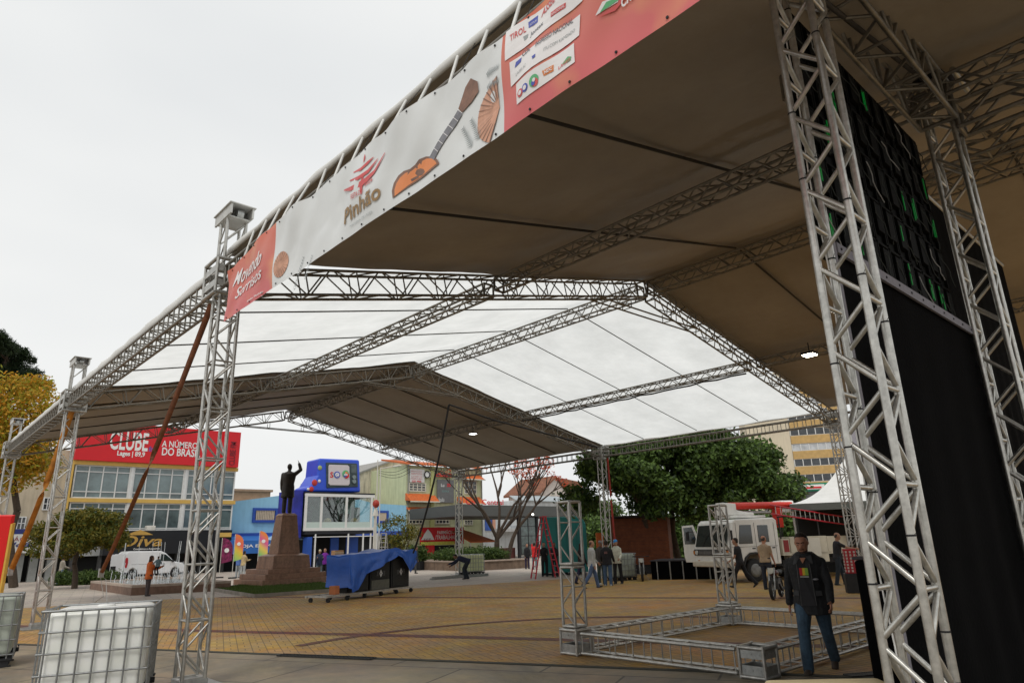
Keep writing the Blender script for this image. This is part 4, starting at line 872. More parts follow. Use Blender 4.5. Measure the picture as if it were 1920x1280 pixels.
for a,b_,hh,mt in ((588,600,.95,'booth_dark'),(625,648,1.35,'booth_dark'),(655,672,.7,'booth_dark'),(678,690,1.2,'booth_grey')):
    m=MB(); m.box((XQ(a),YB+1.2,zb5),(XQ(b_),YB+1.7,zg2+hh)); m.build('furniture',M(mt,(.03,.035,.04) if 'dark' in mt else (.4,.42,.45),.6),t,bevel=.08)
for px in (614,664): m=MB(); a=hit(px,976,1,YB+.6); m.sphere((a.x,YB+.6,a.z),(.32,.2,.22),10); m.build('cushion',M('straw',(.5,.36,.2),.8,0,.4,9),t)
m=MB(); m.box((XQ(553),YB+.3,ZQ(1006)),(x0-.12,YB+3,ZQ(920))); m.build('purple_side_panel',M('purple_print',(.03,.04,.36),.5,0,.5,.8),t)
m=MB(); m.box((x0-.05,YB+2.6,0),(x1,YB+3,zb5-.25)); m.build('lower_back',DARKSH,t)
m=MB(); m.box((XQ(578),YB-.1,.1),(XQ(587),YB+.6,ZQ(1005))); m.build('blue_side_panel',BLU,t)
for px in (590,652,680,694,706): x=XQ(px,1030); m=MB(); m.box((x-.05,YB-.05,0),(x+.05,YB+.05,ZQ(1000))); m.build('post',WTF,t)
m=MB(); m.box((XQ(590),YB-.04,ZQ(1006)),(XQ(708),YB+.04,ZQ(1004.5))); m.build('rail',WTF,t)
m=MB(); m.box((XQ(640),YB+1.5,0),(XQ(655),YB+1.6,ZQ(1006))); m.box((XQ(668),YB+1.4,0),(XQ(690),YB+1.5,ZQ(1003))); m.build('inner_door',BLU,t)
# inflatable television
tv=thing('inflatable_television',(XQ(600),YB,zt+.12),'giant blue inflatable television set on top of the glass booth','inflatable')
P=[(XQ(a,b),YB+.2,ZQ(b,a)) for a,b in ((601,858),(677,861),(679,922),(576,923),(577,913),(586,909),(598,890))]
P=[(x,y,max(z,zt+.13)) for x,y,z in P]
m=MB(); m.prism(P,(0,2.2,0)); m.build('body',M('inflatable_blue',(.015,.075,.60),.35,0,.06,1,.2,2,spec=.6),tv,bevel=.35).modifiers['bevel'].segments=6
Pf=lambda a,b,y: (XQ(a,b),y,ZQ(b,a))
m=MB(); m.prism([Pf(a,b,YB+.12) for a,b in ((613,866),(671,868),(673,912),(614,914))],(0,.1,0)); m.build('screen_surround',M('tv_dark_panel',(.045,.07,.08),.5,0,.3,2),tv,bevel=.04)
m=MB(); m.prism([Pf(a,b,YB+.06) for a,b in ((617,873),(619,870.5),(653,871.5),(656,874),(657,906),(654,909.5),(620,909),(617,906))],(0,.07,0)); scr=m.build('screen',M('tv_screen_print',(.60,.55,.57),.5,0,.04),tv,bevel=.03)
def d2(px,py,r,mat,y=YB+.05): a=Pf(px,py,y); m=MB(); m.tube((a[0],y,a[2]),(a[0],y-.02,a[2]),r,18); m.build('logo_disc',mat,scr)
ltxt('S',619,884,625,895,YB+.04,SIGR,scr,.02); d2(632.5,889.5,.27,IB); d2(632.5,889.5,.17,TW,YB+.025); ltxt('C',630.5,887,634.5,892.5,YB+.0,IB,scr,.02); ltxt('N',625.5,886,629,893,YB+.04,IGR,scr,.03)
d2(648.5,888,.30,IGR); d2(650,891,.22,SIGR,YB+.025); d2(647,891,.14,IB,YB+.0); d2(649,886,.10,IO,YB-.02); ltxt('sbt',645,886.5,652,891,YB-.05,TW,scr,.04)
m=MB(); 
for k in range(7): a=Pf(664.5,872+k*2.2,YB+.1); m.box((a[0]-.22,a[1]-.02,a[2]-.02),(a[0]+.22,a[1],a[2]+.02))
m.build('grille',M('tv_grey',(.2,.25,.26),.5),tv)
for py in (894,902): a=Pf(664.5,py,YB+.1); m=MB(); m.tube(a,(a[0],a[1]-.12,a[2]),.16,14); m.build('knob',M('tv_grey',(.2,.25,.26),.5),tv)
for (a,b,mt,rr) in ((601,876,'dot_green',.18),(591,904,'dot_red',.24),(585,916,'dot_red',.2),(600,901,'dot_white',.13),(579,916,'dot_white',.12)):
    q=Pf(a,b,YB+.2); m=MB(); m.sphere((q[0]+.05,YB+.2,q[2]),(rr,.06,rr),12); m.build('printed_dot',M(mt,{'dot_green':(.35,.42,.15),'dot_red':(.5,.04,.03),'dot_white':(.7,.7,.7)}[mt],.5),tv)
# poles by the booth
def pole(px,py_top,dist,label,arm=False,r=.055,name='flag_pole',cat='pole'):
    b_=AZ(px,1060,dist); zt_=AT(px,py_top,dist).z
    # keep its drawn column upright in the world
    t=thing(name,b_,label,cat); m=MB(); m.tube(b_,(b_.x,b_.y,zt_),r,10,r*.6); m.build('shaft',OFFW,t); m=MB(); m.tube(b_,b_+Vector((0,0,.25)),r*2,10); m.build('foot',STEEL,t)
    if arm: m=MB(); m.path([Vector((b_.x,b_.y,zt_-.1)),Vector((b_.x+.9,b_.y-.9,zt_+.1))],.03,6); m.tube((b_.x+.8,b_.y-.8,zt_+.05),(b_.x+1.3,b_.y-1.3,zt_+.12),.07,8); m.build('lamp_arm',OFFW,t)
    return t
pole(703,862,46,'tall white pole just right of the glass booth'); pole(709,876,62,'grey street lamp with a short arm by the stained wall',True,name='street_lamp',cat='street lamp')
pole(700,930,45,'short white pole in front of the glass booth corner',r=.08)
b_=AT(705,944,45); t=thing('red_lantern',b_,'red and white round decoration on the booth corner pole','lantern'); m=MB(); m.sphere(b_,(.22,.22,.26),16); m.build('ball',M('lantern_red',(.45,.05,.03),.5,0,.5,4),t); m=MB(); m.tube(b_-Vector((0,0,.36)),b_-Vector((0,0,.75)),.12,10,.2); m.build('tassel',OFFW,t)
# step ladder and speaker tower junk right of the booth
def aladder(px,py,dist,top,label,mat,spread=.75,wd=.5,turn=0,rungs=9):
    b_=AZ(px,1060,dist); az=math.atan2(b_.x,b_.y); t=thing('step_ladder',b_,label,'ladder',-az+turn); h=AT(px,top,dist).z
    for sy in (-1,1):
        for sx in (-1,1): m=MB(); m.tube((sx*spread,sy*wd/2,0.02),(sx*.04,sy*wd/2*.7,h),.035,6); m.build('rail',mat,t,True)
    m=MB()
    for sx in (-1,1):
        for k in range(1,rungs): u=k/rungs; x=sx*(spread*(1-u)+.04*u); y=wd/2*(1-.3*u); m.tube((x,-y,h*u),(x,y,h*u),.022,6)
    m.build('rungs',mat,t,True); m=MB(); m.cbox((0,0,h+.02),(.22,wd*.7,.05)); m.build('top_cap',mat,t,True); return t
aladder(718,1050,47,1000,'grey aluminium step ladder right of the glass booth',ALU,.6,.5,R(70))
# feather flags and purple totem
def flagmat(name,cols,vert=True):
    m=bpy.data.materials.new(name); m.use_nodes=True; t=m.node_tree; b=t.nodes['Principled BSDF']; c=t.nodes.new('ShaderNodeTexCoord'); s=t.nodes.new('ShaderNodeSeparateXYZ'); rp=t.nodes.new('ShaderNodeValToRGB'); t.links.new(c.outputs['Generated'],s.inputs[0])
    ad=t.nodes.new('ShaderNodeMath'); ad.operation='MULTIPLY_ADD'; ad.inputs[1].default_value=.25; t.links.new(s.outputs['X'],ad.inputs[0]); t.links.new(s.outputs['Z'],ad.inputs[2])
    t.links.new(ad.outputs[0],rp.inputs[0]); el=rp.color_ramp.elements; 
    while len(el)<len(cols): el.new(.5)
    for i,cc in enumerate(cols): el[i].position=i/(len(cols)-1); el[i].color=(*cc,1)
    t.links.new(rp.outputs[0],b.inputs['Base Color']); b.inputs['Roughness'].default_value=.6; return m
RAIN=flagmat('rainbow_print',[(.2,.5,.15),(.45,.55,.1),(.75,.5,.05),(.75,.12,.1),(.75,.2,.05)]); RAIN2=flagmat('rainbow_print_blue',[(.15,.35,.6),(.25,.5,.15),(.75,.55,.1),(.7,.1,.3),(.8,.25,.05)]); PURP=M('purple_berry_print',(.22,.02,.09),.5,0,.9,6)
def feather(px0,px1,top,bot,dist,label,mat,name='feather_flag'):
    b_=AZ(px0,1065,dist); az=math.atan2(b_.x,b_.y); t=thing(name,b_,label,'flag',-az,group='feather flags by the fountain')
    sc_=dist/1338*.93; wd=(px1-px0)*sc_; z1=AT(px0,top,dist).z; z0=AT(px0,bot,dist).z
    pts=[(0,0,z0),(wd,0,z0+.15),(wd,0,z1-wd*1.1)]+[(wd*math.cos(R(a)),0,z1-wd*1.1+wd*1.1*math.sin(R(a))) for a in (20,40,60,80)]+[(0,0,z1)]
    m=MB(); m.prism(pts,(0,.02,0)); m.build('sail',mat,t,True); m=MB(); m.path([Vector((-.03,0,0)),Vector((-.03,0,z1))],.02,6); m.build('mast',OFFW,t,True); m=MB(); m.cbox((0,0,.04),(.5,.5,.08)); m.build('foot',BLACK,t,True)
    m=MB(); m.tube((wd*.45,-.005,z1-wd*1.2),(wd*.45,-.02,z1-wd*1.2),wd*.22,14); m.build('badge',TW,t,True)
    return t
feather(413,432,1008,1056,52,'dark purple feather flag left of the rainbow ones',PURP); feather(437,452,1001,1052,50,'rainbow feather flag beside the beige-jacketed man',RAIN); feather(483,499,995,1050,50,'rainbow feather flag nearest the statue pedestal',RAIN2)
# ================================================================ fountain
fc=G(245,1116); fl=G(168,1104); fr_=G(432,1106)
t=thing('fountain_basin',fc,'low stone fountain basin with thin water jets behind the woman in orange','fountain')
q4=fl+(fr_-fc)*1.1
P4=[fc,fr_,fr_+(fl-fc),fl]; hf=.42
SB=M('brown_stone',(.20,.12,.085),.7,0,.35,3,.3,20,stain=.3); SBL=M('pale_coping_stone',(.40,.32,.26),.7,0,.2,4)
m=MB(); m.prism([p+Vector((0,0,.001)) for p in P4],(0,0,hf-.1)); m.build('basin_wall',SB,t)
cx=sum(P4,Vector())/4
m=MB()
for i in range(4):
    a,b_=P4[i],P4[(i+1)%4]; ai=a+(cx-a)*.12; bi=b_+(cx-b_)*.12; z=Vector((0,0,hf-.098)); m.prism([a+z,b_+z,bi+z,ai+z],(0,0,.1))
m.build('coping',SBL,t)
WAT=M('fountain_water',(.16,.20,.21),.08,0,.3,2,.5,6,spec=.9)
m=MB(); m.prism([a+(cx-a)*.121+Vector((0,0,hf-.097)) for a in P4],(0,0,.06)); m.build('water_surface',WAT,t)
JET=M('white_spray',(.75,.78,.80),.3,0,.1,9)
jr=random.Random(4)
for k in range(64):
    u=jr.random()*.75+.12; v=jr.random()*.6+.2; p=fc+(fr_-fc)*u+(fl-fc)*v+Vector((0,0,hf-.04)); h=jr.choice((.35,.5,.6,.9)) if k%6 else 1.9
    m=MB(); pr_=p.copy()
    for s_ in range(6): nx_=p+Vector((jr.uniform(-.03,.03),jr.uniform(-.03,.03),h*(s_+1)/6)); m.tube(pr_,nx_,.013*(1-.08*s_),5,.011); pr_=nx_
    m.build('water_jet',JET,t)
p=fc+(fr_-fc)*.9+(fl-fc)*.3
for dx,top in ((-.9,960),(0,0)): pass
# lawn and pedestal
lawn=M('lawn_green',(.065,.11,.02),.9,0,.5,6,.8,80)
Lc=G(470,1116); 
la,lb,lc_,ld=G(402,1107),G(478,1120),G(650,1107),G(560,1085)
m=MB(); m.prism([v+Vector((0,0,.001)) for v in (la,lb,lc_,ld)],(0,0,.10)); struct(m.build('lawn',lawn)); 
m=MB()
L4=[la,lb,lc_,ld]; cc=sum(L4,Vector())/4
for i in range(4):
    a,b_=L4[i],L4[(i+1)%4]; ao=a+(a-cc).normalized()*.12; bo=b_+(b_-cc).normalized()*.12; m.prism([a,b_,bo,ao],(0,0,.13))
struct(m.build('kerb',CONC))
def grass(name,poly4,n,h,mat,seed):
    r=np.random.default_rng(seed); u,v=r.random(n),r.random(n); a,b_,c_,d_=[np.array(p) for p in poly4]
    P=(a[None]*((1-u)*(1-v))[:,None]+b_[None]*(u*(1-v))[:,None]+c_[None]*(u*v)[:,None]+d_[None]*((1-u)*v)[:,None]); P[:,2]=.1
    th=r.random(n)*6.28; dx=np.stack([np.cos(th),np.sin(th),np.zeros(n)],1)*.02; tp=P+np.stack([r.normal(0,.03,n),r.normal(0,.03,n),h*(.5+r.random(n))],1)
    V=np.stack([P-dx,P+dx,tp],1).reshape(-1,3); F=np.arange(3*n).reshape(-1,3); o=npmesh(name,V,F,mat); o['kind']='stuff'; tag(o,'short green grass on the lawn around the pedestal','grass'); return o
grass('grass',L4,16000,.06,leafmat('grass_blades',(.05,.09,.012),(.10,.15,.03)),3)
# statue + pedestal aligned to the lawn axes
ex=(lb-la).normalized(); 
pb=G(535,1096); 
ped=thing('stone_pedestal',(pb.x,pb.y,0),'tall stepped brown granite pedestal under the bronze statue','pedestal',R(0))
GR1=M('brown_granite',(.31,.175,.115),.45,0,.3,8,.1,60,stain=.35)
dist_p=math.hypot(pb.x,pb.y); Hp=AT(540,957,dist_p).z
c0=G(491,1103); pc=Vector((c0.x+1.78,c0.y+1.78,0)); ped.location=pc
Hp=3.50
def pbx(w0,w1,z0,z1,name,bev=.02):
    m=MB(); vs=[(sx*w/2,sy*w/2,z) for w,z in ((w0,z0),(w1,z1)) for sx,sy in ((-1,-1),(1,-1),(1,1),(-1,1))]
    m.add(vs,[(0,3,2,1),(4,5,6,7),(0,1,5,4),(1,2,6,5),(2,3,7,6),(3,0,4,7)]); return m.build(name,GR1,ped,True,bevel=bev)
pbx(3.56,3.56,.1,.35,'step'); pbx(3.15,3.15,.351,.60,'step'); pbx(2.72,2.72,.601,.82,'step')
pbx(2.0,1.86,.821,1.42,'plinth'); pbx(1.9,1.3,1.421,1.52,'plinth_slope'); pbx(1.16,.80,1.521,Hp-.13,'shaft'); pbx(.86,.62,Hp-.129,Hp,'cap')
m=MB(); m.path([Vector((-.30,-.49,2.0)),Vector((-.28,-.45,2.6)),Vector((-.2,-.42,2.72))],.02,5); m.build('bronze_branch',M('tarnished_bronze',(.10,.09,.05),.5,.6),ped,True)
# ================================================================ people (voxel-merged bodies)
def remeshed(mb, vox, name, mat, parent, smooth=4, label=None):
    o=mb.build(name,mat,None,True); r=o.modifiers.new('r','REMESH'); r.mode='VOXEL'; r.voxel_size=vox; r.use_smooth_shade=True
    s=o.modifiers.new('s','SMOOTH'); s.factor=.5; s.iterations=smooth
    dg=bpy.context.evaluated_depsgraph_get(); dg.update(); me=bpy.data.meshes.new_from_object(o.evaluated_get(dg)); old=o.data; o.modifiers.clear(); o.data=me; bpy.data.meshes.remove(old); me.name=name
    me.polygons.foreach_set('use_smooth',[True]*len(me.polygons))
    o.parent=parent
    if label: o['label']=label
    return o
SKIN={'a':M('skin_tan',(.36,.19,.12),.55,0,.08,8),'b':M('skin_brown',(.20,.10,.06),.55,0,.08,8),'c':M('skin_ruddy',(.42,.195,.12),.5,0,.12,10)}
def limb(m,pts,rs,n=12,flat=1.,ax=None):
    """tapered tube through pts with radii rs and round ends"""
    pts=[Vector(p) for p in pts]
    for i in range(len(pts)-1):
        a,b=pts[i],pts[i+1]; d=(b-a); L_=d.length
        if L_<1e-5: continue
        q=d.to_track_quat('Z','Y'); r0,r1=rs[i],rs[i+1]; secs=[]
        for t,rr in ((-.9,.35),(-.6,.75),(-.2,.97)): secs.append((a+d/L_*r0*t,r0*rr))
        for k in range(0,5): u=k/4; secs.append((a+d*u,r0+(r1-r0)*u))
        for t,rr in ((.2,.97),(.6,.75),(.9,.35)): secs.append((b+d/L_*r1*t,r1*rr))
        m.loft([(c,q@Vector((r,0,0)),q@Vector((0,r*flat,0))) for c,r in secs],n)
def person(loc, az, label, h=1.72, top=None, legs=None, skin='a', hair=None, hairc=(.02,.015,.012), vox=.018, pose=None, jacket=True, cap=None, shoe=(.03,.03,.03), detail=False, group=None, bulk=1., sleeve=1., name='person', cat='person', allmat=None, skirt=0, turnhead=0, bald=False):
    """az = compass direction the person faces (deg from +Y clockwise, measured relative to the camera: 0 = away, 180 = towards the camera)"""
    base=math.degrees(math.atan2(loc.x,loc.y)); fa=R(base+az)
    t=thing(name,(loc.x,loc.y,loc.z),label,cat,-fa,group)     # local +Y = facing, +X = their right
    P=dict(lt=0,ls=0,rt=0,rs=0, la=(8,8,15), ra=(8,8,15), lean=2, head=0, crouch=0); P.update(pose or {})
    S=h/1.75
    def dirv(p,ab=0,side=1): p=R(p); a=R(ab); return Vector((side*math.sin(a),math.sin(p)*math.cos(a),-math.cos(p)*math.cos(a)))
    hip=Vector((0,0,0)); J={}
    for s,(th,sh) in ((-1,(P['lt'],P['ls'])),(1,(P['rt'],P['rs']))):
        hj=Vector((s*.095,0,0)); kn=hj+dirv(th,2,s)*.43; an=kn+dirv(sh,1,s)*.42; J[s]=[hj,kn,an]
    low=min(J[-1][2].z,J[1][2].z); off=Vector((0,0,.085-low))
    for s in (-1,1): J[s]=[p+off for p in J[s]]
    pel=off.copy(); ln=R(P['lean']); up=Vector((0,math.sin(ln),math.cos(ln))); fw=Vector((0,math.cos(ln),-math.sin(ln)))
    sh=pel+up*.50; nk=pel+up*.56; hd_ang=ln*.6+R(P['head']); hu=Vector((0,math.sin(hd_ang),math.cos(hd_ang))); hf=Vector((0,math.cos(hd_ang),-math.sin(hd_ang)))
    hx=Vector((1,0,0)); th_=R(turnhead); hf2=hf*math.cos(th_)+hx*math.sin(th_); hx2=hx*math.cos(th_)-hf*math.sin(th_); hf,hx=hf2,hx2
    hc=nk+hu*.135+hf*.02
    A={}
    for s,(p,ab,fo) in ((-1,P['la']),(1,P['ra'])):
        sj=sh+Vector((s*.163*bulk,0,-.062)); 
        d1=dirv(p,ab,s); ej=sj+d1*.29; d2=dirv(fo+p,ab*.3,s); wj=ej+d2*.25
        if s==1 and 'raw' in P: ej=sj+Vector(P['raw'][0]); d2=Vector(P['raw'][1]).normalized(); wj=ej+d2*.25
        A[s]=[sj,ej,wj,d2]
    X=Vector((1,0,0))
    sk=allmat or SKIN[skin]
    # ---- body
    m=MB()
    m.loft([(pel+up*z,X*a*bulk,fw*b*bulk) for z,a,b in ((-.1,.13,.10),(-.02,.155,.115),(.1,.135,.10),(.25,.145,.11),(.4,.165,.115),(.48,.15,.10),(.54,.07,.07))],16)
    limb(m,[nk-up*.06,nk+hu*.07],[.06,.055])
    m.loft([(hc+hu*z+hf*o,hx*a,hf*b) for z,o,a,b in ((-.115,.045,.03,.03),(-.105,.035,.05,.055),(-.07,.016,.068,.086),(-.02,.005,.077,.098),(.03,-.002,.080,.102),(.075,-.008,.073,.092),(.108,-.012,.050,.064),(.122,-.014,.015,.02))],16)
    m.loft([(hc+hu*z+hf*o,hx*a,hf*a) for z,o,a in ((.025,.092,.006),(0,.102,.010),(-.022,.112,.015),(-.034,.100,.012))],8)
    for s in (-1,1): m.sphere(tuple(hc+hx*s*.081+hu*(-.005)-hf*.01),(.012,.018,.03),8)
    if detail: 
        m.loft([(hc-hu*.062+hf*(.088),hx*.028,hf*.012),(hc-hu*.068+hf*.092,hx*.027,hf*.012)],8)
        for s in (-1,1): m.loft([(hc+hx*s*.03+hu*.028+hf*.088,hx*.022,hf*.014),(hc+hx*s*.03+hu*.036+hf*.086,hx*.02,hf*.012)],8)
    for s in (-1,1):
        hj,kn,an=J[s]; limb(m,[hj,kn,an],[.08*bulk,.052,.037])
        sj,ej,wj,d2=A[s]; limb(m,[sj,ej,wj],[.052,.04,.028])
        # hand
        pin=Vector((-s,0,0)); pn=(pin-d2*pin.dot(d2)).normalized(); fwv=d2.cross(pn).normalized()*(-1 if s>0 else 1); 
        if fwv.dot(Vector((0,1,0)))<0: fwv=-fwv
        # palm: thin towards the thigh, wide front-back
        m.loft([(wj+d2*z,fwv*a,pn*b) for z,a,b in ((-.02,.024,.02),(.02,.032,.017),(.06,.040,.016),(.095,.040,.014))],12)
        for q,(o,ln_,r) in enumerate(((-.030,.068,.0085),(-.010,.078,.009),(.011,.074,.0088),(.031,.058,.008))):
            b0=wj+d2*.085+fwv*(-o); c1_=b0+(d2*.9+pn*.18).normalized()*ln_*.45; c2_=c1_+(d2*.8+pn*.55).normalized()*ln_*.32; c3_=c2_+(d2*.6+pn*.75).normalized()*ln_*.25
            limb(m,[b0,c1_,c2_,c3_],[r,r*.95,r*.9,r*.8],8)
        b0=wj+d2*.03+fwv*.03; c1_=b0+(d2*.55+fwv*.7+pn*.3).normalized()*.04; c2_=c1_+(d2*.8+fwv*.35+pn*.35).normalized()*.034; limb(m,[b0,c1_,c2_],[.012,.0105,.009],8)
    sc_=lambda mb: setattr(mb,'v',[(x*S,y*S,z*S) for x,y,z in mb.v])
    if allmat is not None:
        # one bronze body: coat, trousers merged in
        m.loft([(pel+up*z+fw*o,X*a*bulk,fw*b*bulk) for z,o,a,b in ((-.38,-.02,.19,.15),(-.2,0,.175,.14),(0,0,.17,.13),(.1,0,.155,.125),(.3,0,.185,.14),(.44,0,.20,.13),(.52,0,.12,.09))],16)
        for s in (-1,1):
            hj,kn,an=J[s]; limb(m,[hj,kn,an-Vector((0,0,.02))],[.105,.085,.075]); limb(m,[an+Vector((0,-.05,-.045)),an+Vector((0,.17,-.05))],[.045,.042])
            sj,ej,wj,d2=A[s]; limb(m,[sj,ej,wj-d2*.02],[.08,.066,.055])
        m.loft([(hc+hu*z-hf*.01,hx*a,hf*b) for z,a,b in ((-.02,.085,.10),(.04,.085,.105),(.09,.07,.09),(.125,.03,.04))],14)
        sc_(m); remeshed(m,vox,'body',allmat,t); return t
    sc_(m); body=remeshed(m,vox*.75 if not detail else vox,'body',sk,t,2)
    if detail:
        for s in (-1,1):
            e=MB(); e.sphere(tuple((hc+hx*s*.031+hu*.012+hf*.086)*S),(.0105*S,)*3,10); ey=e.build('eye',M('eye_white',(.25,.20,.18),.2),t,True)
            e=MB(); e.sphere(tuple((hc+hx*s*.031+hu*.009+hf*.0925)*S),(.006*S,)*3,8); e.build('iris',BLACK,ey,True)
    # ---- trousers
    if legs is not None:
        lm=legs if not isinstance(legs,tuple) else M('trousers_%d_%d_%d'%tuple(int(x*100) for x in legs),legs,.85,0,.35,7,.5,30)
        m=MB(); m.loft([(pel+up*z,X*a*bulk,fw*b*bulk) for z,a,b in ((-.13,.15,.12),(-.05,.172,.135),(.06,.165,.125),(.12,.155,.118))],16)
        for s in (-1,1):
            hj,kn,an=J[s]; limb(m,[hj-Vector((0,0,.03)),kn,an+(an-kn).normalized()*.035],[.098*bulk,.074,.066])
        sc_(m); remeshed(m,vox*.85,'trousers',lm,t,3)
    # ---- shoes
    m=MB()
    for s in (-1,1):
        an=J[s][2]; lift=R(P['rs' if s>0 else 'ls']); fd=Vector((0,math.cos(lift),math.sin(lift)*1.0)); fd.normalize(); uu=Vector((0,-fd.z,fd.y)); dn=-uu*.055
        secs=[(an-fd*.075+dn,.025,.03),(an-fd*.055+dn,.038,.042),(an+dn,.042,.048),(an+fd*.07+dn*1.05,.045,.038),(an+fd*.14+dn*1.15,.043,.028),(an+fd*.175+dn*1.2,.028,.02)]
        sm_=MB(); sm_.loft([(c,X*a,uu*b) for c,a,b in secs],12); sc_(sm_)
        sm_.v=[(x,y,max(z,.004)) for x,y,z in sm_.v]
        sm_.build('shoe',M('shoe_%d'%int(shoe[0]*100),shoe,.6),t,True)
    # ---- top
    if top is not None:
        tm=top if not isinstance(top,tuple) else M('cloth_%d_%d_%d'%tuple(int(x*100) for x in top),top,.85,0,.3,6,.6,25)
        m=MB(); e=.022 if jacket else .010
        zlow=-.13 if jacket else -.06
        m.loft([(pel+up*z+fw*o,X*(a*bulk+e),fw*(b*bulk+e)) for z,o,a,b in ((zlow-skirt,0,.172,.135),(zlow+.06,0,.168,.13),(.08,.005,.150,.12),(.25,.005,.158,.125),(.36,0,.176,.125),(.43,-.005,.178,.115),(.475,-.008,.160,.10),(.512,-.01,.112,.082),(.56 if jacket else .535,-.005,.068,.066))],18)
        for s in (-1,1):
            sj,ej,wj,d2=A[s]
            if sleeve>.7: limb(m,[sj,ej,wj-d2*.015],[.049+e*.4,.044+e*.5,.037+e*.5])
            else: limb(m,[sj,sj+(ej-sj)*.62],[.058+e*.4,.052+e*.4])
        sc_(m); remeshed(m,vox*.85,'jacket' if jacket else 'shirt',tm,t,3)
    # ---- hair / cap
    if not bald and not cap:
        m=MB(); m.loft([(hc+hu*z+hf*o,hx*a,hf*b) for z,o,a,b in ((-.06,-.055,.055,.045),(-.02,-.038,.079,.070),(.03,-.030,.086,.082),(.075,-.022,.080,.091),(.11,-.014,.055,.07),(.13,-.016,.02,.03))],14)
        if hair=='long': 
            m.loft([(hc+hu*z-hf*o,hx*a,hf*b) for z,o,a,b in ((-.30,.09,.05,.03),(-.2,.085,.085,.045),(-.08,.06,.09,.055),(.03,.03,.088,.08))],14)
        sc_(m); remeshed(m,vox*.7,'hair',M('hair_%d'%int(hairc[0]*100),hairc,.8,0,.3,20),t,1)
    elif bald and not allmat:
        m=MB(); m.loft([(hc+hu*z+hf*o,hx*a,hf*b) for z,o,a,b in ((-.05,-.06,.05,.035),(-.01,-.045,.078,.058),(.04,-.030,.080,.070),(.06,-.028,.074,.066))],14); sc_(m); remeshed(m,vox*.6,'cropped_hair',M('cropped_hair_grey',(.06,.045,.04),.8,0,.3,20),t,1)
    if cap:
        m=MB(); m.loft([(hc+hu*z+hf*o,hx*a,hf*b) for z,o,a,b in ((.03,0,.083,.103),(.07,-.005,.081,.10),(.115,-.012,.05,.065),(.13,-.014,.015,.02))],14)
        m.loft([(hc+hu*.035+hf*.07,hx*.075,hu*.01),(hc+hu*.028+hf*.13,hx*.066,hu*.008),(hc+hu*.02+hf*.17,hx*.04,hu*.006)],12); sc_(m)
        m.build('cap',M('cap_%d_%d_%d'%tuple(int(x*100) for x in cap),cap,.8),t,True)
    t['_']=0; del t['_']
    return t,dict(hx=hx,hu=hu,hf=hf,hc=hc*S,A={s:[v*S for v in A[s][:3]]+[A[s][3]] for s in A},pel=pel*S,up=up,fw=fw,S=S)
DENIM=(.075,.12,.22); DEN2=(.045,.085,.12); BK=(.014,.014,.017)
def standz(px,py): g=G(px,py); return g
# bronze statue
st=person(Vector((ped.location.x,ped.location.y,Hp)),18,'dark bronze statue of a man in a long coat raising one arm on the pedestal',h=2.55,allmat=M('dark_bronze',(.035,.03,.026),.42,.6,.35,6,.3,20,stain=.3),vox=.03,pose=dict(la=(8,10,8),ra=(95,48,72),raw=((.17,.10,.16),(-.32,.10,.9)),lt=4,ls=-2,rt=-4,rs=-6,lean=1),name='statue',cat='statue',bulk=1.28)
# foreground man
man,mi_=person(G(1541,1260),190,'man in a black jacket and jeans walking past the empty truss square',h=1.80,top=M('black_jacket_cloth',(.016,.017,.019),.75,0,.35,5,.9,18),legs=M('blue_jeans',(.045,.085,.13),.85,0,.45,9,.6,60),skin='c',vox=.009,hairc=(.02,.014,.011),detail=True,bulk=1.2,pose=dict(lt=-16,ls=-36,rt=24,rs=0,la=(16,12,22),ra=(-12,13,14),lean=4,head=20),shoe=(.05,.035,.025),skirt=.07)
S=mi_['S']; hc_=mi_['hc']; hu_=mi_['hu']; hf_=mi_['hf']; hx_v=mi_['hx']
P_=lambda x,u,f: hc_+hx_v*x*S+hu_*u*S+hf_*f*S
for sx in (-1,1): m=MB(); m.path([P_(sx*.012,.034,.102),P_(sx*.03,.042,.097),P_(sx*.05,.034,.083)],.0055,6); m.build('eyebrow',M('brow_dark',(.015,.01,.008),.9),man,True)
m=MB(); m.loft([(P_(0,-.048,.098),hx_v*.030*S,hf_*.012*S),(P_(0,-.054,.101),hx_v*.034*S,hf_*.012*S)],10); m.loft([(P_(0,-.118,.035),hx_v*.030*S,hf_*.035*S),(P_(0,-.100,.030),hx_v*.056*S,hf_*.066*S),(P_(0,-.080,.020),hx_v*.067*S,hf_*.080*S)],14); m.build('stubble_beard',M('stubble',(.06,.035,.028),.9,0,.4,30),man,True)
m=MB()   # open shirt front with print
fc0=mi_['pel']; up,fw=mi_['up'],mi_['fw']
JK=M('jacket_lining_grey',(.05,.052,.055),.8)
def chest(x,z,o=0): return fc0+Vector((x*S,0,0))+up*z*S+fw*(.158+o)*1.2*S
m.prism([chest(-.085,-.08,-.012),chest(.085,-.08,-.012),chest(.075,.44,-.012),chest(.035,.50,-.05),chest(-.035,.50,-.05),chest(-.07,.44,-.012)],tuple(fw*.016)); sp=m.build('shirt_front',M('black_tshirt',(.03,.03,.033),.9,0,.2,6),man,True)
for sx in (-1,1):
    m=MB(); m.path([chest(sx*.088,-.08,.0),chest(sx*.085,.2,.0),chest(sx*.078,.43,.0)],.005,5); m.build('zip_edge',M('zip_grey',(.10,.10,.10),.5,.4),man,True)
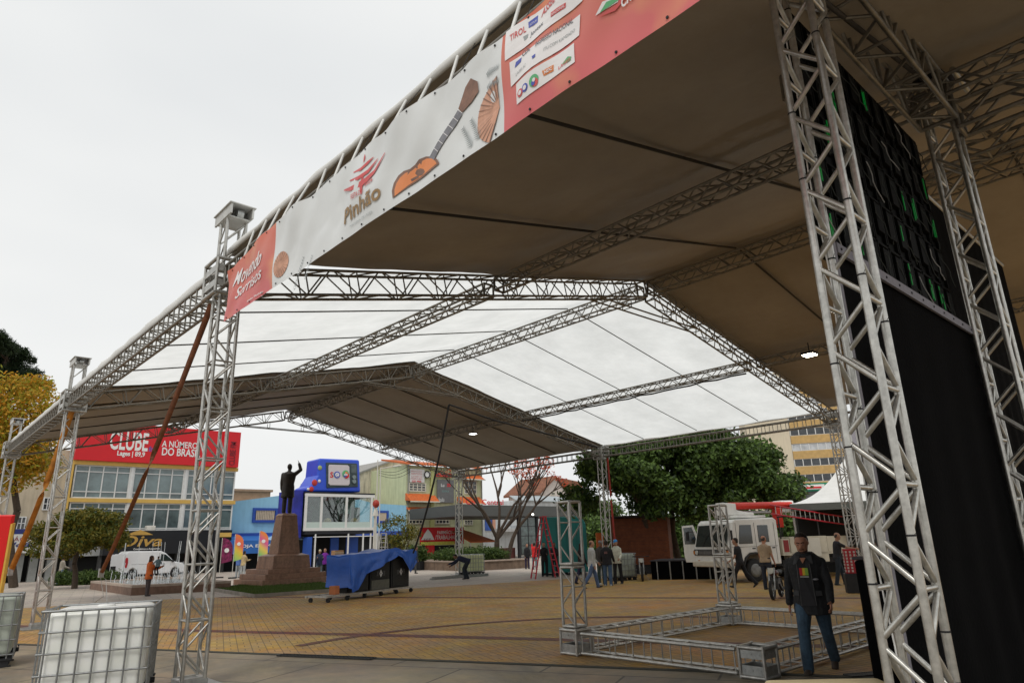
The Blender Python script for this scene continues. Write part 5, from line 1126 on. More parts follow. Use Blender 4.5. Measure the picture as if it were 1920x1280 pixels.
for (xa,xb,mt) in ((-.055,-.02,M('print_red',(.5,.02,.02),.7)),(-.0199,.01,M('print_yellow',(.6,.42,.03),.7)),(.0101,.05,M('print_green',(.22,.38,.05),.7))):
    m=MB(); m.prism([chest(-xa,.29,.001),chest(-xb,.29,.001),chest(-xb,.38,-.002),chest(-xa,.38,-.002)],tuple(fw*.004)); m.build('shirt_print',mt,sp,True)
m=MB(); m.prism([chest(.055,.265,.001),chest(-.05,.265,.001),chest(-.05,.278,.001),chest(.055,.278,.001)],tuple(fw*.004)); m.build('shirt_print',M('print_grey',(.4,.4,.38),.7),sp,True)
for sx in (-1,1):
    m=MB(); m.prism([chest(sx*.035,.515,-.055),chest(sx*.075,.44,.003),chest(sx*.125,.42,-.012),chest(sx*.10,.53,-.075)],tuple(fw*.012)); m.build('collar_flap',JK,man,True)
    m=MB(); m.prism([chest(sx*.10,.04,.0),chest(sx*.17,.04,-.03),chest(sx*.165,.10,-.03),chest(sx*.10,.10,.0)],tuple(fw*.01)); m.build('pocket_flap',JK,man,True)
m=MB(); m.prism([chest(-.035,.50,-.045),chest(.035,.50,-.045),chest(0,.435,-.003)],tuple(fw*.018)); m.build('bare_neck',SKIN['c'],man,True)
m=MB(); a=fc0+Vector((-.125*S,0,0))+up*.24*S+fw*.15*1.2*S; m.loft([(a,Vector((.035,0,0)),up*.014),(a+fw*.012,Vector((.034,0,0)),up*.013)],12); m.build('chest_emblem',M('badge_grey',(.2,.2,.22),.5),man,True)
# middle distance people
person(G(1112,1102),70,'bald man in a light grey jacket and jeans striding right with papers',h=1.75,top=(.42,.43,.42),legs=DENIM,skin='a',bald=True,pose=dict(lt=22,ls=12,rt=-18,rs=-38,la=(20,6,30),ra=(-8,8,20)),vox=.016)
person(G(1092,1094),60,'long-haired figure in dark clothes just behind the light grey jacket',h=1.62,top=BK,legs=(.03,.03,.07),skin='b',hair='long',pose=dict(lt=-12,ls=-22,rt=8,rs=4),vox=.018)
person(G(1129,1095),150,'man in a grey cap and dark jacket standing in the middle of the group',h=1.70,top=(.05,.045,.04),legs=(.03,.05,.04),cap=(.16,.15,.15),skin='b',vox=.018,shoe=(.5,.5,.5))
hm,hi_=person(G(1141,1098),8,'man in a black hooded sweater and blue jeans seen from behind',h=1.70,top=BK,legs=(.06,.11,.2),skin='b',vox=.016,pose=dict(la=(12,12,45),ra=(10,12,40),lt=4,ls=0,rt=-3,rs=-5),shoe=(.5,.5,.5),bulk=1.08)
m=MB(); S2=hi_['S']
for k in range(4): c_=hi_['pel']+hi_['up']*(.30+.022*k)*S2-hi_['fw']*.172*S2; m.prism([c_+Vector((-.06,0,0)),c_+Vector((.06,0,0)),c_+Vector((.06,0,.012)),c_+Vector((-.06,0,.012))],(0,-.006,0))
m.build('back_print',M('faded_red_print',(.25,.12,.11),.7),hm,True)
person(G(1160,1094),200,'man in a bright blue cap and cream sweatshirt at the right of the group',h=1.72,top=(.55,.55,.46),legs=BK,cap=(.03,.25,.6),skin='a',vox=.017,pose=dict(la=(15,8,50),ra=(15,8,50),lt=-6,ls=-8,rt=5,rs=0))
person(G(1393,1101),-78,'man in a black T-shirt and black trousers striding left before the truck',h=1.70,top=(.022,.022,.026),legs=BK,skin='a',jacket=False,sleeve=.5,vox=.016,pose=dict(lt=24,ls=12,rt=-20,rs=-42,la=(14,8,40),ra=(-10,8,50),lean=6))
person(AZ(1440,1088,25.0),30,'heavy man in a beige T-shirt standing beside the truck',h=1.70,top=(.40,.30,.20),legs=(.02,.025,.04),skin='c',bald=True,jacket=False,sleeve=.5,vox=.018,bulk=1.15)
person(G(1578,1096),72,'man in a dark overall with bare outstretched arms and red ankle bands',h=1.75,top=(.02,.022,.027),legs=(.02,.028,.038),skin='a',bald=True,jacket=False,sleeve=.5,vox=.017,pose=dict(la=(68,6,12),ra=(62,4,20),lt=16,ls=8,rt=-10,rs=-14,lean=8))
person(AZ(1672,1090,9.3),200,'person with black hair half hidden behind the thick tower and black platform',h=1.68,top=(.25,.05,.04),legs=BK,skin='b',vox=.015,pose=dict(lean=6,head=20))
# group by the red ladder
person(G(1003,1067),20,'man in a bright red jacket with raised hands seen from behind',h=1.66,top=(.60,.02,.02),legs=(.12,.17,.2),skin='b',vox=.022,pose=dict(la=(100,20,60),ra=(95,20,60)))
person(G(989,1066),160,'person in black clothes left of the red jacket',h=1.62,top=BK,legs=(.03,.02,.05),skin='a',vox=.022)
person(G(1022,1080),185,'person in black standing with hands joined at the foot of the red ladder',h=1.68,top=BK,legs=BK,skin='a',vox=.02,pose=dict(la=(25,4,70),ra=(25,4,70)))
person(G(1041,1081),170,'person in black right of the red ladder, partly behind the short truss post',h=1.66,top=(.02,.02,.02),legs=BK,skin='b',vox=.02,pose=dict(la=(25,4,70),ra=(25,4,70)))
# bending man
person(G(877,1085),-80,'man in dark blue bending over beside the farthest tower',h=1.72,top=(.015,.02,.045),legs=(.02,.022,.03),skin='b',vox=.022,pose=dict(lean=72,la=(60,6,10),ra=(50,6,10),lt=28,ls=-12,rt=18,rs=-16,head=10))
# left people
person(G(275,1117),62,'woman in an orange jacket with dark hair carrying a child',h=1.64,top=(.62,.14,.03),legs=(.07,.055,.055),skin='a',hair='long',hairc=(.05,.02,.012),vox=.018,pose=dict(la=(30,8,70),ra=(38,4,75),lt=4,ls=2,rt=-3,rs=-4),skirt=.08)
cl=G(280,1117); person(Vector((cl.x+.16,cl.y-.13,.86)),-25,'small child in a checked shirt and black trousers carried by the woman in orange',h=.80,top=M('checked_shirt',(.16,.24,.28),.8,0,.7,30),legs=BK,skin='a',vox=.014,bulk=1.2,pose=dict(lt=40,ls=-20,rt=35,rs=-25,la=(20,30,50),ra=(20,30,50)))
person(G(111,1096),70,'man in a cream jacket and light jeans walking by the cream building',h=1.72,top=(.45,.40,.33),legs=(.16,.27,.42),skin='b',vox=.026,pose=dict(la=(20,4,50),ra=(20,4,50),lt=10,ls=2,rt=-8,rs=-14))
person(AZ(455,1073,50),40,'person in a beige jacket standing by the fountain',h=1.7,top=(.5,.38,.2),legs=(.4,.42,.42),skin='b',vox=.026,pose=dict(la=(30,4,70),ra=(30,4,70)))
person(AZ(446,1073,51),30,'person in a light blue shirt left of the beige jacket',h=1.68,top=(.10,.18,.45),legs=(.35,.38,.4),skin='b',vox=.026)
person(AZ(598,1072,43.5),175,'person in a dark blue sweater and light cap in front of the booth',h=1.66,top=(.02,.035,.07),legs=(.12,.17,.2),skin='a',cap=(.5,.45,.3),vox=.024,pose=dict(la=(35,2,80),ra=(35,2,80)))
person(AZ(608,1072,44.5),190,'person in a purple jacket behind the dark blue sweater',h=1.72,top=(.18,.02,.30),legs=BK,skin='a',vox=.024)
person(AZ(779,1076,46),90,'person in dark clothes behind the right end of the speakers',h=1.65,top=(.02,.03,.06),legs=(.06,.06,.06),skin='b',vox=.028)
# ================================================================ water tanks used as ballast
PLAS=bpy.data.materials.new('translucent_tank_plastic'); PLAS.use_nodes=True; _t=PLAS.node_tree; _b=_t.nodes['Principled BSDF']; _b.inputs['Base Color'].default_value=(.74,.76,.72,1); _b.inputs['Roughness'].default_value=.32; _b.inputs['Subsurface Weight'].default_value=.25; _b.inputs['Subsurface Radius'].default_value=(.06,.06,.05); _b.inputs['Subsurface Scale'].default_value=.5
_c=_t.nodes.new('ShaderNodeTexCoord'); _n=_t.nodes.new('ShaderNodeTexNoise'); _n.inputs['Scale'].default_value=3; _n.inputs['Detail'].default_value=6; _r=_t.nodes.new('ShaderNodeValToRGB'); _r.color_ramp.elements[0].color=(.72,.74,.68,1); _r.color_ramp.elements[1].color=(.88,.89,.86,1); _r.color_ramp.elements[0].position=.3; _r.color_ramp.elements[1].position=.65
_t.links.new(_c.outputs['Object'],_n.inputs['Vector']); _t.links.new(_n.outputs['Fac'],_r.inputs[0]); _t.links.new(_r.outputs[0],_b.inputs['Base Color'])
PLASG=M('greenish_tank_plastic',(.42,.46,.40),.4,0,.3,4); PLASY=M('yellowish_tank_plastic',(.60,.62,.36),.4,0,.15,4)
CAGE=M('galvanised_cage',(.30,.31,.31),.45,.8,.3,14)
def ibc(loc,rz,label,mat,lx=1.2,ly=1.0,h=1.16):
    t=thing('water_tank',loc,label,'water tank',rz,'water tanks holding down the towers')
    m=MB(); zb=.16
    a,b_=lx/2-.035,ly/2-.035
    m.add([(sx*a,sy*b_,z) for z in (zb,h-.04) for sx,sy in ((-1,-1),(1,-1),(1,1),(-1,1))],[(0,3,2,1),(4,5,6,7),(0,1,5,4),(1,2,6,5),(2,3,7,6),(3,0,4,7)])
    o=m.build('tank',mat,t,True,bevel=.1); o.modifiers['bevel'].segments=5; o.data.polygons.foreach_set('use_smooth',[True]*6)
    m=MB(); m.lathe([(.10,0),(.10,.02),(.09,.025)],16,(0,0,h-.042)); m.build('lid',WHITE,t,True)
    r=.011; A_,B_=lx/2,ly/2
    m=MB()
    for k in range(5):
        z=.2+(h-.24)*k/4
        for p,q in (((-A_,-B_),(A_,-B_)),((A_,-B_),(A_,B_)),((A_,B_),(-A_,B_)),((-A_,B_),(-A_,-B_))): m.tube((p[0],p[1],z),(q[0],q[1],z),r if k<4 else .015,6)
    m.build('cage_hoops',CAGE,t,True)
    m=MB()
    for i in range(7):
        x=-A_+.08+(lx-.16)*i/6
        for s in (-1,1): m.tube((x,s*(B_+.004),.14),(x,s*(B_+.004),h-.04),r,6)
    for i in range(6):
        y=-B_+.08+(ly-.16)*i/5
        for s in (-1,1): m.tube((s*(A_+.004),y,.14),(s*(A_+.004),y,h-.04),r,6)
    m.build('cage_bars',CAGE,t,True)
    m=MB()
    for x in (-.5,0,.5): 
        for y in (-.42,0,.42): m.cbox((x*lx/1.2,y*ly,.06),(.12,.12,.1))
    m.cbox((0,0,.125),(lx,ly,.03)); m.cbox((0,-.42*ly,.012),(lx,.1,.02)); m.cbox((0,.42*ly,.012),(lx,.1,.02)); m.build('pallet',BLACK,t,True)
    m=MB(); m.tube((lx/2-.05,0,.22),(lx/2+.06,0,.22),.035,10); m.cbox((lx/2+.05,0,.28),(.02,.12,.02)); m.build('valve',BLACK,t,True)
    return t
# near tank: top corners read from the photograph at height 1.16
def top_at(px,py,h=1.16): p=hit(px,py,2,h); return Vector((p.x,p.y,0))
ta,tb,tcn_=top_at(80,1140),top_at(284,1129),top_at(60,1132)
dv=(tb-ta); rzn=math.atan2(dv.y,dv.x); cen=ta+dv.normalized()*.58+Vector((-dv.y,dv.x,0)).normalized()*.5
ibc(cen,rzn,'large translucent white water tank in a steel cage at the lower left',PLAS,lx=1.16)
pl=top_at(50,1108); ibc(pl+Vector((-.62,.15,0)),R(-10),'greenish water tank cut by the left edge of the picture',PLASG)
g=G(899,1077); ibc(Vector((g.x+.1,g.y+.8,0)),R(-12),'yellowish water tank beside the bending man and the farthest tower',PLASY)
g=G(1180,1088); ibc(Vector((g.x+.1,g.y+.6,0)),R(-20),'dull green water tank behind the standing group by the wooden kiosk',PLASG)
t=thing('steel_beam',G(862,1082),'flat dark steel skid under the foot of the farthest tower','beam'); g=G(862,1082); m=MB(); m.box((g.x-2.2,g.y-.5,.001),(g.x+1.6,g.y-.3,.09)); m.box((g.x-2.2,g.y-.5,.09),(g.x+1.6,g.y-.47,.15)); m.build('skid',STEEL,t)
# ================================================================ ratchet straps
def strap(a,b_,wd,mat,label,twist=.3):
    a=Vector(a);b_=Vector(b_); t=thing('ratchet_strap',b_,label,'strap',group='straps tying the towers down')
    d=(b_-a); n=40; q=d.to_track_quat('Z','Y'); vs=[]
    for i in range(n+1):
        u=i/n; p=a+d*u+Vector((0,0,-.25*math.sin(math.pi*u))); an=R(20)+twist*math.sin(u*9)+ (R(170)*max(0,min(1,(u-.38)*12)) if u>.38 else 0)
        s_=q@Vector((math.cos(an),math.sin(an),0))*wd/2; n_=q@Vector((-math.sin(an),math.cos(an),0))*.002; vs+= [p-s_-n_,p+s_-n_,p+s_+n_,p-s_+n_]
    fs=[]
    for i in range(n):
        for k in range(4): fs.append((4*i+k,4*i+(k+1)%4,4*i+4+(k+1)%4,4*i+4+k))
    m=MB(); m.add(vs,fs,True); m.build('webbing',mat,t)
    m=MB(); p=a+d*.985; m.cbox(p,(.12,.1,.22)); m.torus(b_+Vector((0,0,.06)),.06,.012,(1,0,0),14,6); m.build('ratchet',STEEL,t)
    return t
BRS=M('brown_webbing',(.23,.085,.04),.75,0,.45,6); ORS=M('orange_webbing',(.50,.20,.03),.7,0,.35,6)
f1=hit(186,1083,1,YS[1]+11.5); 
a1=Vector((XA-.12,Y1+.3,HE-.3)); e1=AT(188,1078,21.5); strap(a1,e1,.095,BRS,'long faded brown strap slanting from the banner tower down to the fountain edge')
m=MB(); tt_=thing('tie_rope',(e1.x,e1.y,0),'thin rope and hooks below the end of the brown strap','rope'); m.path([e1,e1+Vector((.05,-.4,-.5)),G(150,1150)+Vector((0,0,.01))],.008,5); m.path([e1,e1+Vector((.1,-.2,-.1)),Vector((cen.x,cen.y,1.17))],.006,5); m.build('cord',M('grey_cord',(.3,.29,.27),.8),tt_)
a2=Vector((XA-.05,Y2-.25,HE-.3)); e2=AT(18,1075,24.); strap(a2,e2,.14,ORS,'orange strap slanting from the middle left tower to the ground at the far left')
a3=AT(1139,858,hypot_:=math.hypot(XB,Y2)-.3); e3=AT(1153,1018,hypot_-.6); strap(a3,e3,.10,M('dark_red_webbing',(.28,.03,.02),.75,0,.3,6),'dark red strap hanging beside the tower in front of the big dark tree')
# ================================================================ square truss frame on the paving
p00=G(1055,1228); p00=Vector((8.45,8.05,0)); FW_=3.45; FD_=4.75
x0,x1,y1,y0=8.6,8.6+FD_-.1,8.0,4.85
def ladder_truss(label,a,b_): return truss('ladder_truss',label,a,b_,.26,.30,step=.3,group='trusses of the square frame on the ground',ladder=False,cat='truss',cr_=.024,lr=.011)
zz=.19
def vframe(label,a,b_):
    a=Vector(a);b_=Vector(b_); d=(b_-a).normalized(); s=Vector((-d.y,d.x,0)); L_=(b_-a).length
    t=thing('ladder_truss',a,label,'truss',group='trusses of the square frame on the ground')
    for si in (-1,1):
        for z in (.05,.33): MB().tube(a+s*si*.13+Vector((0,0,z)),b_+s*si*.13+Vector((0,0,z)),.024,10).build('chord',ALU,t)
    m=MB(); n=int(L_/.32)
    for k in range(n+1):
        p=a+d*(.02+(L_-.04)*k/n)
        for si in (-1,1): m.tube(p+s*si*.13+Vector((0,0,.05)),p+s*si*.13+Vector((0,0,.33)),.011,6)
        if k<n:
            q=a+d*(.02+(L_-.04)*(k+.5)/n)
            for z in (.05,.33): m.tube(q-s*.13+Vector((0,0,z)),q+s*.13+Vector((0,0,z)),.011,6)
    m.build('lacing',ALU,t); return t
vframe('front truss of the empty square frame on the yellow paving',(x0,y1-.24,0),(x0,y0+.24,0))
vframe('back truss of the empty square frame on the yellow paving',(x1,y1-.24,0),(x1,y0+.24,0))
vframe('left truss of the empty square frame on the yellow paving',(x0+.24,y1,0),(x1-.24,y1,0))
vframe('right truss of the square frame, crossing behind the walking man',(x0+.24,y0,0),(x1-.24,y0,0))
def corner(x,y,label):
    t=thing('corner_block',(x,y,0),label,'corner block',group='corner blocks of the square frame'); m=MB(); h=.168
    for sx in (-1,1):
        for sy in (-1,1): m.tube((x+sx*h,y+sy*h,.012),(x+sx*h,y+sy*h,.40),.024,8)
    for z in (.03,.37):
        for a,b_ in (((-1,-1),(1,-1)),((1,-1),(1,1)),((1,1),(-1,1)),((-1,1),(-1,-1))): m.tube((x+a[0]*h,y+a[1]*h,z),(x+b_[0]*h,y+b_[1]*h,z),.026,8)
    m.build('tube_cage',ALU,t)
    for ax,s in ((0,-1),(0,1),(1,-1),(1,1)):
        m=MB()
        for z in (.11,.30):
            c_=(x+s*(h-.004),y,z) if ax==0 else (x,y+s*(h-.004),z); m.cbox(c_,(.012,.30,.11) if ax==0 else (.30,.012,.11))
            for q in (-.11,0,.11):
                a=Vector(c_)+(Vector((s*.006,q,0)) if ax==0 else Vector((q,s*.006,0))); m.tube(a,a+(Vector((s*.008,0,0)) if ax==0 else Vector((0,s*.008,0))),.012,8)
        m.build('side_plate',STEEL,t)
corner(x0,y1,'corner block under the left short truss post'); corner(x0,y0,'nearest corner block with slotted plates at the front of the square frame'); corner(x1,y1,'corner block under the right short truss post'); corner(x1,y0,'corner block hidden farthest right on the square frame')
for (x,y,lab) in ((x0,y1,'short aluminium truss post rising from the left corner of the square frame'),(x1,y1,'short aluminium truss post in front of the white truck')):
    t=truss('truss_post',lab,(x,y,.42),(x,y,1.32),.26,up=(0,1,0),step=.3,group='short truss posts on the square frame',cat='post',cr_=.024,lr=.012)
    truss('',None,(x,y,1.36),(x,y,2.36),.26,up=(0,1,0),step=.3,cr_=.024,lr=.012,parent=t) if False else None
    p0=t.location.copy(); 
    t2=truss('u','',(x,y,1.37),(x,y,2.36),.26,up=(0,1,0),step=.3,cr_=.024,lr=.012)
    for ch in children(t2):
        ch.data.transform(Matrix.Translation(Vector((0,0,1.37-.42)))); ch.parent=t
    bpy.data.objects.remove(t2)
# cream padded top at the bottom edge
g=hit(1535,1269,2,.72); t=thing('padded_bench',(g.x,g.y,0),'cream rounded bench top cut by the bottom edge of the picture','bench',R(-40))
CRM=M('cream_vinyl',(.52,.42,.24),.5,0,.1,5)
m=MB(); m.box((-.42,-.42,.62),(.42,-.02,.72)); m.build('seat_pad',CRM,t,True,bevel=.045).modifiers['bevel'].segments=4
for sx in (-.36,.36):
    for sy in (-.38,-.06): m=MB(); m.tube((sx,sy,.01),(sx,sy,.62),.02,8); m.build('leg',STEEL,t,True)
t.rotation_euler=(0,0,-CY-R(3))
# ================================================================ floodlights
def lamp(px,py,dist,label,on):
    p=AT(px,py,dist); t=thing('floodlight',p,label,'floodlight',group='floodlights under the roof'); m=MB(); m.cbox((p.x,p.y,p.z+.03),(.3,.3,.06)); m.tube((p.x,p.y,p.z+.06),(p.x,p.y,p.z+.3),.015,6); m.build('housing',BLACK,t)
    m=MB(); m.cbox((p.x,p.y,p.z-.008),(.25,.25,.014)); m.build('lamp_face',M('warm_lamp' if on else 'cool_lamp',(1,.9,.7),.4,0,0,1,emit=(1,.86,.62,60) if on else (1,1,1,8)),t)
    if on:
        l=bpy.data.lights.new('floodlight_glow','POINT'); l.energy=22; l.color=(1,.92,.8); l.shadow_soft_size=.12; o=bpy.data.objects.new('floodlight_glow',l); col.objects.link(o); o.location=(0,0,-.12); o.parent=t
lamp(1518,665,17.,'brightly glowing warm floodlight under the brown roof at the right',True); lamp(887,813,31,'small pale floodlight under the farthest roof bay',False)
# hanging cable from collar tie to the speaker cover
ca=AT(842,758,23.5); cb=AT(775,1036,25.4); t=thing('hanging_cable',cb,'thick black cable hanging from the middle frame down to the blue cover','cable')
m=MB(); pts=[ca+(cb-ca)*(i/12)+Vector((0,0,-.5*math.sin(math.pi*i/12))) for i in range(13)]; m.path(pts,.035,8)
r2_=AT(1120,838,24.5); pts=[ca,ca+(r2_-ca)*.3+Vector((0,0,-.1)),ca+(r2_-ca)*.6+Vector((0,0,-.05)),r2_]; m.path(pts,.03,8); m.build('cable',BLACK,t)
ca=hit(985,785,1,Y2); t=thing('power_cable',(17.5,Y2,6.5),'black power cable bundle lying along the right purlin of the white bay','cable')
m=MB(); xq=XM+(XM-XA)*.5; zq=zroof(xq)-.2; pts=[Vector((xq,Y2-.3-(LB-.6)*i/20,zq-.05*abs(math.sin(i*1.3)))) for i in range(21)]; m.path(pts,.028,6); m.build('cable',BLACK,t)
# ================================================================ loudspeakers under the tarpaulin
sa,sb_=G(648,1125),G(768,1109); sd_=(sb_-sa); sl_=sd_.length; rz=math.atan2(sd_.y,sd_.x)
dl=thing('equipment_dolly',sa,'low wheeled aluminium dollies under the covered loudspeakers','dolly',rz)
m=MB()
for y in (-.1,.75): m.box((-1.1,y,.16),(sl_+.1,y+.06,.22))
for k in range(9): x=-1.05+(sl_+1.1)*k/8; m.box((x,-.04,.165),(x+.06,.75,.215))
m.build('deck_frame',ALU,dl,True)
for k in range(6):
    x=-.95+(sl_+.95)*k/5
    for y in (-.05,.7): m=MB(); m.tube((x-.02,y,.075),(x+.04,y,.075),.075,12); m.tube((x+.01,y,.1),(x+.01,y,.16),.02,6); m.build('wheel',RUBBER,dl,True)
SPK=M('speaker_black',(.013,.013,.013),.7,0,.3,10); EMB=M('emblem_white',(.55,.55,.55),.5)
uw=sl_/3
for i in range(3):
    x=.0+i*uw; o=thing('loudspeaker',sa+(sd_.normalized())*(x+uw/2),('left','middle','right')[i]+' black loudspeaker cabinet with a white diamond emblem under the blue cover','loudspeaker',rz,'loudspeakers on the dollies')
    h=1.42 if i!=1 else 1.38
    m=MB(); m.box((-uw/2+.05,.0,.225),(uw/2-.05,.75,h)); m.build('cabinet',SPK,o,True,bevel=.02)
    m=MB(); m.box((-uw/2+.12,-.02,.3 if i!=1 else .62),(uw/2-.12,-.001,h-.12)); m.build('grille',M('speaker_grille',(.02,.02,.018),.8,0,.5,30),o,True)
    for sx in (-1,1):
        m=MB(); 
        for q in (0,.035,.07): m.box((sx*(.16+q)-.006,-.035,.70),(sx*(.16+q)+.006,-.021,.86))
        m.build('vent_mark',M('vent_grey',(.12,.12,.12),.6),o,True)
    z=.78; m=MB(); pts=[(0,-.024,z-.13),(.09,-.024,z),(0,-.024,z+.13),(-.09,-.024,z)]; pin_=[(0,-.024,z-.055),(.036,-.024,z),(0,-.024,z+.055),(-.036,-.024,z)]
    for k in range(4): m.prism([pts[k],pts[(k+1)%4],pin_[(k+1)%4],pin_[k]],(0,-.012,0))
    m.build('emblem',EMB,o,True)
    if i==1: m=MB(); m.box((-uw/2+.1,-.03,.24),(uw/2-.1,-.001,.56)); m.build('amplifier_panel',M('olive_panel',(.10,.10,.08),.6,0,.3,6),o,True)
ob=thing('wooden_block',sa+sd_.normalized()*(-.45),'small orange brown wooden block at the left end of the dollies','block',rz); m=MB(); m.box((-.12,.0,.225),(.12,.25,.50)); m.build('block',M('orange_wood',(.42,.14,.05),.7),ob,True,bevel=.01)
# tarp
tp=thing('blue_tarpaulin',sa,'crumpled bright blue tarpaulin draped over the loudspeakers','tarpaulin',rz)
nx_,ny_=110,46; vs=[]
for j in range(ny_+1):
    v=j/ny_
    for i in range(nx_+1):
        u=i/nx_; x=.02+(sl_+.20)*((u-.12)/.88) if u>.12 else -.03+.25*(u-.12)+.03*math.sin(u*40)
        top=1.50+.16*math.exp(-((u-.66)/.16)**2)+.07*math.exp(-((u-.95)/.06)**2)
        if u<.12: top=.42+(1.5-.42)*u/.12
        # front hem height along x: low at the left, rising to the right, low again at the right end
        hem=min(top,np.interp(u,[0,.06,.12,.2,.30,.45,.62,.70,.76,.87,.95,1],[.36,.28,.25,.33,.80,1.02,1.22,1.38,1.30,.72,.85,1.1]))
        wr=.045*noise.noise(Vector((x*1.8,v*4,1)))+.03*math.sin(x*7+v*6)*v
        if v<.35: # back to front across the top
            q=v/.35; y=.87-1.0*q; z=top+.05*noise.noise(Vector((x*2,q*3,7)))-.05*math.sin(q*math.pi)*(.5+.5*math.sin(x*3.3))
        else:
            q=(v-.35)/.65; z=top+(hem-top)*q; y=-.13-.12*q+wr*1.3*q-.05*math.sin(x*4+q*2)*q
        vs.append((x,y,z))
k=nx_+1; f=np.array([(j*k+i,j*k+i+1,(j+1)*k+i+1,(j+1)*k+i) for j in range(ny_) for i in range(nx_)])
npmesh('tarpaulin_sheet',np.array(vs),f,M('blue_tarp',(.008,.085,.42),.38,0,.2,2,.5,5,spec=.5),tp,True)
# cardboard boxes by the booth
for k,(px,py,z) in enumerate(((627,1072,0),(637,1071,0),(629,1072,.62),(638,1071,.62),(631,1072,1.18))):
    p=AZ(px,py,41+k*.05); o=thing('cardboard_box',(p.x,p.y,z+.001),('lower left','lower right','upper left','upper right','topmost')[k]+' tan box of the small pile left of the blue cover','box',R(-20+k*5),'boxes piled by the booth'); m=MB(); m.box((-.26,-.24,0),(.26,.24,.55 if z<1 else .4)); m.box((-.27,-.03,.10),(.27,.03,.12)); m.build('carton',M('cardboard',(.46,.27,.14),.8,0,.4,6),o,True,bevel=.01)
    m=MB(); m.box((-.27,-.25,.24),(.27,-.241,.31)); m.build('tape',M('pale_tape',(.6,.5,.36),.5),o,True)
# ================================================================ teal container, ladder, planter
p=G(1062,1077); p2=G(1015,1075)
az=math.atan2(p.x,p.y); t=thing('teal_container',p,'big teal rounded container behind the short truss post','container',-az)
sc_=math.hypot(p.x,p.y)/1338*.95; hh=AT(1062,968,math.hypot(p.x,p.y)).z
TEAL=M('teal_paint',(.02,.235,.225),.45,0,.15,.5,stain=.15)
wL,wR=-(1062-1014)*sc_,(1106-1062)*sc_
m=MB(); pts=[(wL,0,.12),(wR,0,.12)]+[(wR-.55+.55*math.cos(R(a)),0,hh-.55+.55*math.sin(R(a))) for a in (0,20,40,60,80,90)]+[(wL+.1,0,hh),(wL,0,hh-.1)]
m.prism(pts,(0,2.6,0)); m.build('shell',TEAL,t,True,bevel=.04); m=MB()
for x in (wL+.2,0,wR-.3): m.box((x-.1,.1,0),(x+.1,2.4,.12))
m.build('skids',BLACK,t,True)
for k in range(4):
    x=wL+(wR-wL)*(k+.6)/4.6; m=MB(); m.box((x-.012,-.02,.2),(x+.012,-.001,hh-.3)); m.build('panel_rib',M('teal_dark',(.012,.16,.155),.5),t,True)
aladder(1022,1077,34.5,969,'tall red folding step ladder in front of the teal container',M('ladder_red',(.50,.02,.04),.5),.62,.9,R(15),10)
pl0,pl1=G(905,1069),G(990,1064); dpl=(pl1-pl0)
t=thing('planter_wall',pl0,'low curved stone planter wall below the bare tree','planter')
m=MB(); st_=Vector((-dpl.y,dpl.x,0)).normalized()
if st_.y<0: st_=-st_
A4=[pl0-dpl*.25,pl1,pl1+st_*9,pl0-dpl*.25+st_*9]
m.prism([a+Vector((0,0,.001)) for a in A4],(0,0,.55)); m.build('wall',M('planter_stone',(.20,.14,.10),.8,0,.35,3,.3,20,stain=.3),t)
m=MB(); c_=sum(A4,Vector())/4
for i in range(4):
    a,b_=A4[i],A4[(i+1)%4]; m.prism([a+(a-c_).normalized()*.08+Vector((0,0,.552)),b_+(b_-c_).normalized()*.08+Vector((0,0,.552)),b_+(c_-b_).normalized()*.5+Vector((0,0,.552)),a+(c_-a).normalized()*.5+Vector((0,0,.552))],(0,0,.08))
m.build('coping',SBL,t)
# ================================================================ foliage
def leaves(name,clumps,n,size,mat,parent,seed=0,shell=.55,flat=1.,origin=(0,0,0)):
    """clumps: (centre, radius xyz). leaf-sized folded quads through the clumps' volume, denser near their surface"""
    r=np.random.default_rng(seed); C_=np.array([c for c,_ in clumps],float); Rr=np.array([q for _,q in clumps],float)
    wv=(Rr.prod(1))**(2/3); idx=r.choice(len(clumps),n,p=wv/wv.sum())
    d=r.normal(size=(n,3)); d/=np.linalg.norm(d,axis=1)[:,None]; rad=(shell+(1-shell)*r.random(n)**.6)*(1+.14*r.normal(size=n))
    P=C_[idx]+d*Rr[idx]*rad[:,None]; s=size*(.6+.8*r.random(n))
    nrm=d*.7+r.normal(size=(n,3))*.75+np.array([0,0,.35]); nrm/=np.linalg.norm(nrm,axis=1)[:,None]
    t1=np.cross(nrm,r.normal(size=(n,3))); t1/=np.linalg.norm(t1,axis=1)[:,None]; t2=np.cross(nrm,t1)
    s=s[:,None]; V=np.stack([P-t1*s,P-t2*s*.42*flat+nrm*s*.12,P+t1*s,P+t2*s*.42*flat+nrm*s*.12],1).reshape(-1,3)-np.array(origin)
    return npmesh(name,V,np.arange(4*n).reshape(-1,4),mat,parent)
def clumpset(c,rad,n,k,seed,zb=-1.,sub=.33):
    r=random.Random(seed); out=[]
    while len(out)<n:
        x,y,z=[r.uniform(-1,1) for _ in range(3)]; q=x*x+y*y+z*z
        if q>1 or q<.12 or z<zb: continue
        s=sub*r.uniform(.6,1.25); out.append(((c[0]+x*rad[0]*(1-s*.6),c[1]+y*rad[1]*(1-s*.6),c[2]+z*rad[2]*(1-s*.6)),(rad[0]*s,rad[1]*s,rad[2]*s*.9)))
    return out
BARK=M('grey_brown_bark',(.07,.05,.035),.9,0,.4,8,.8,25)
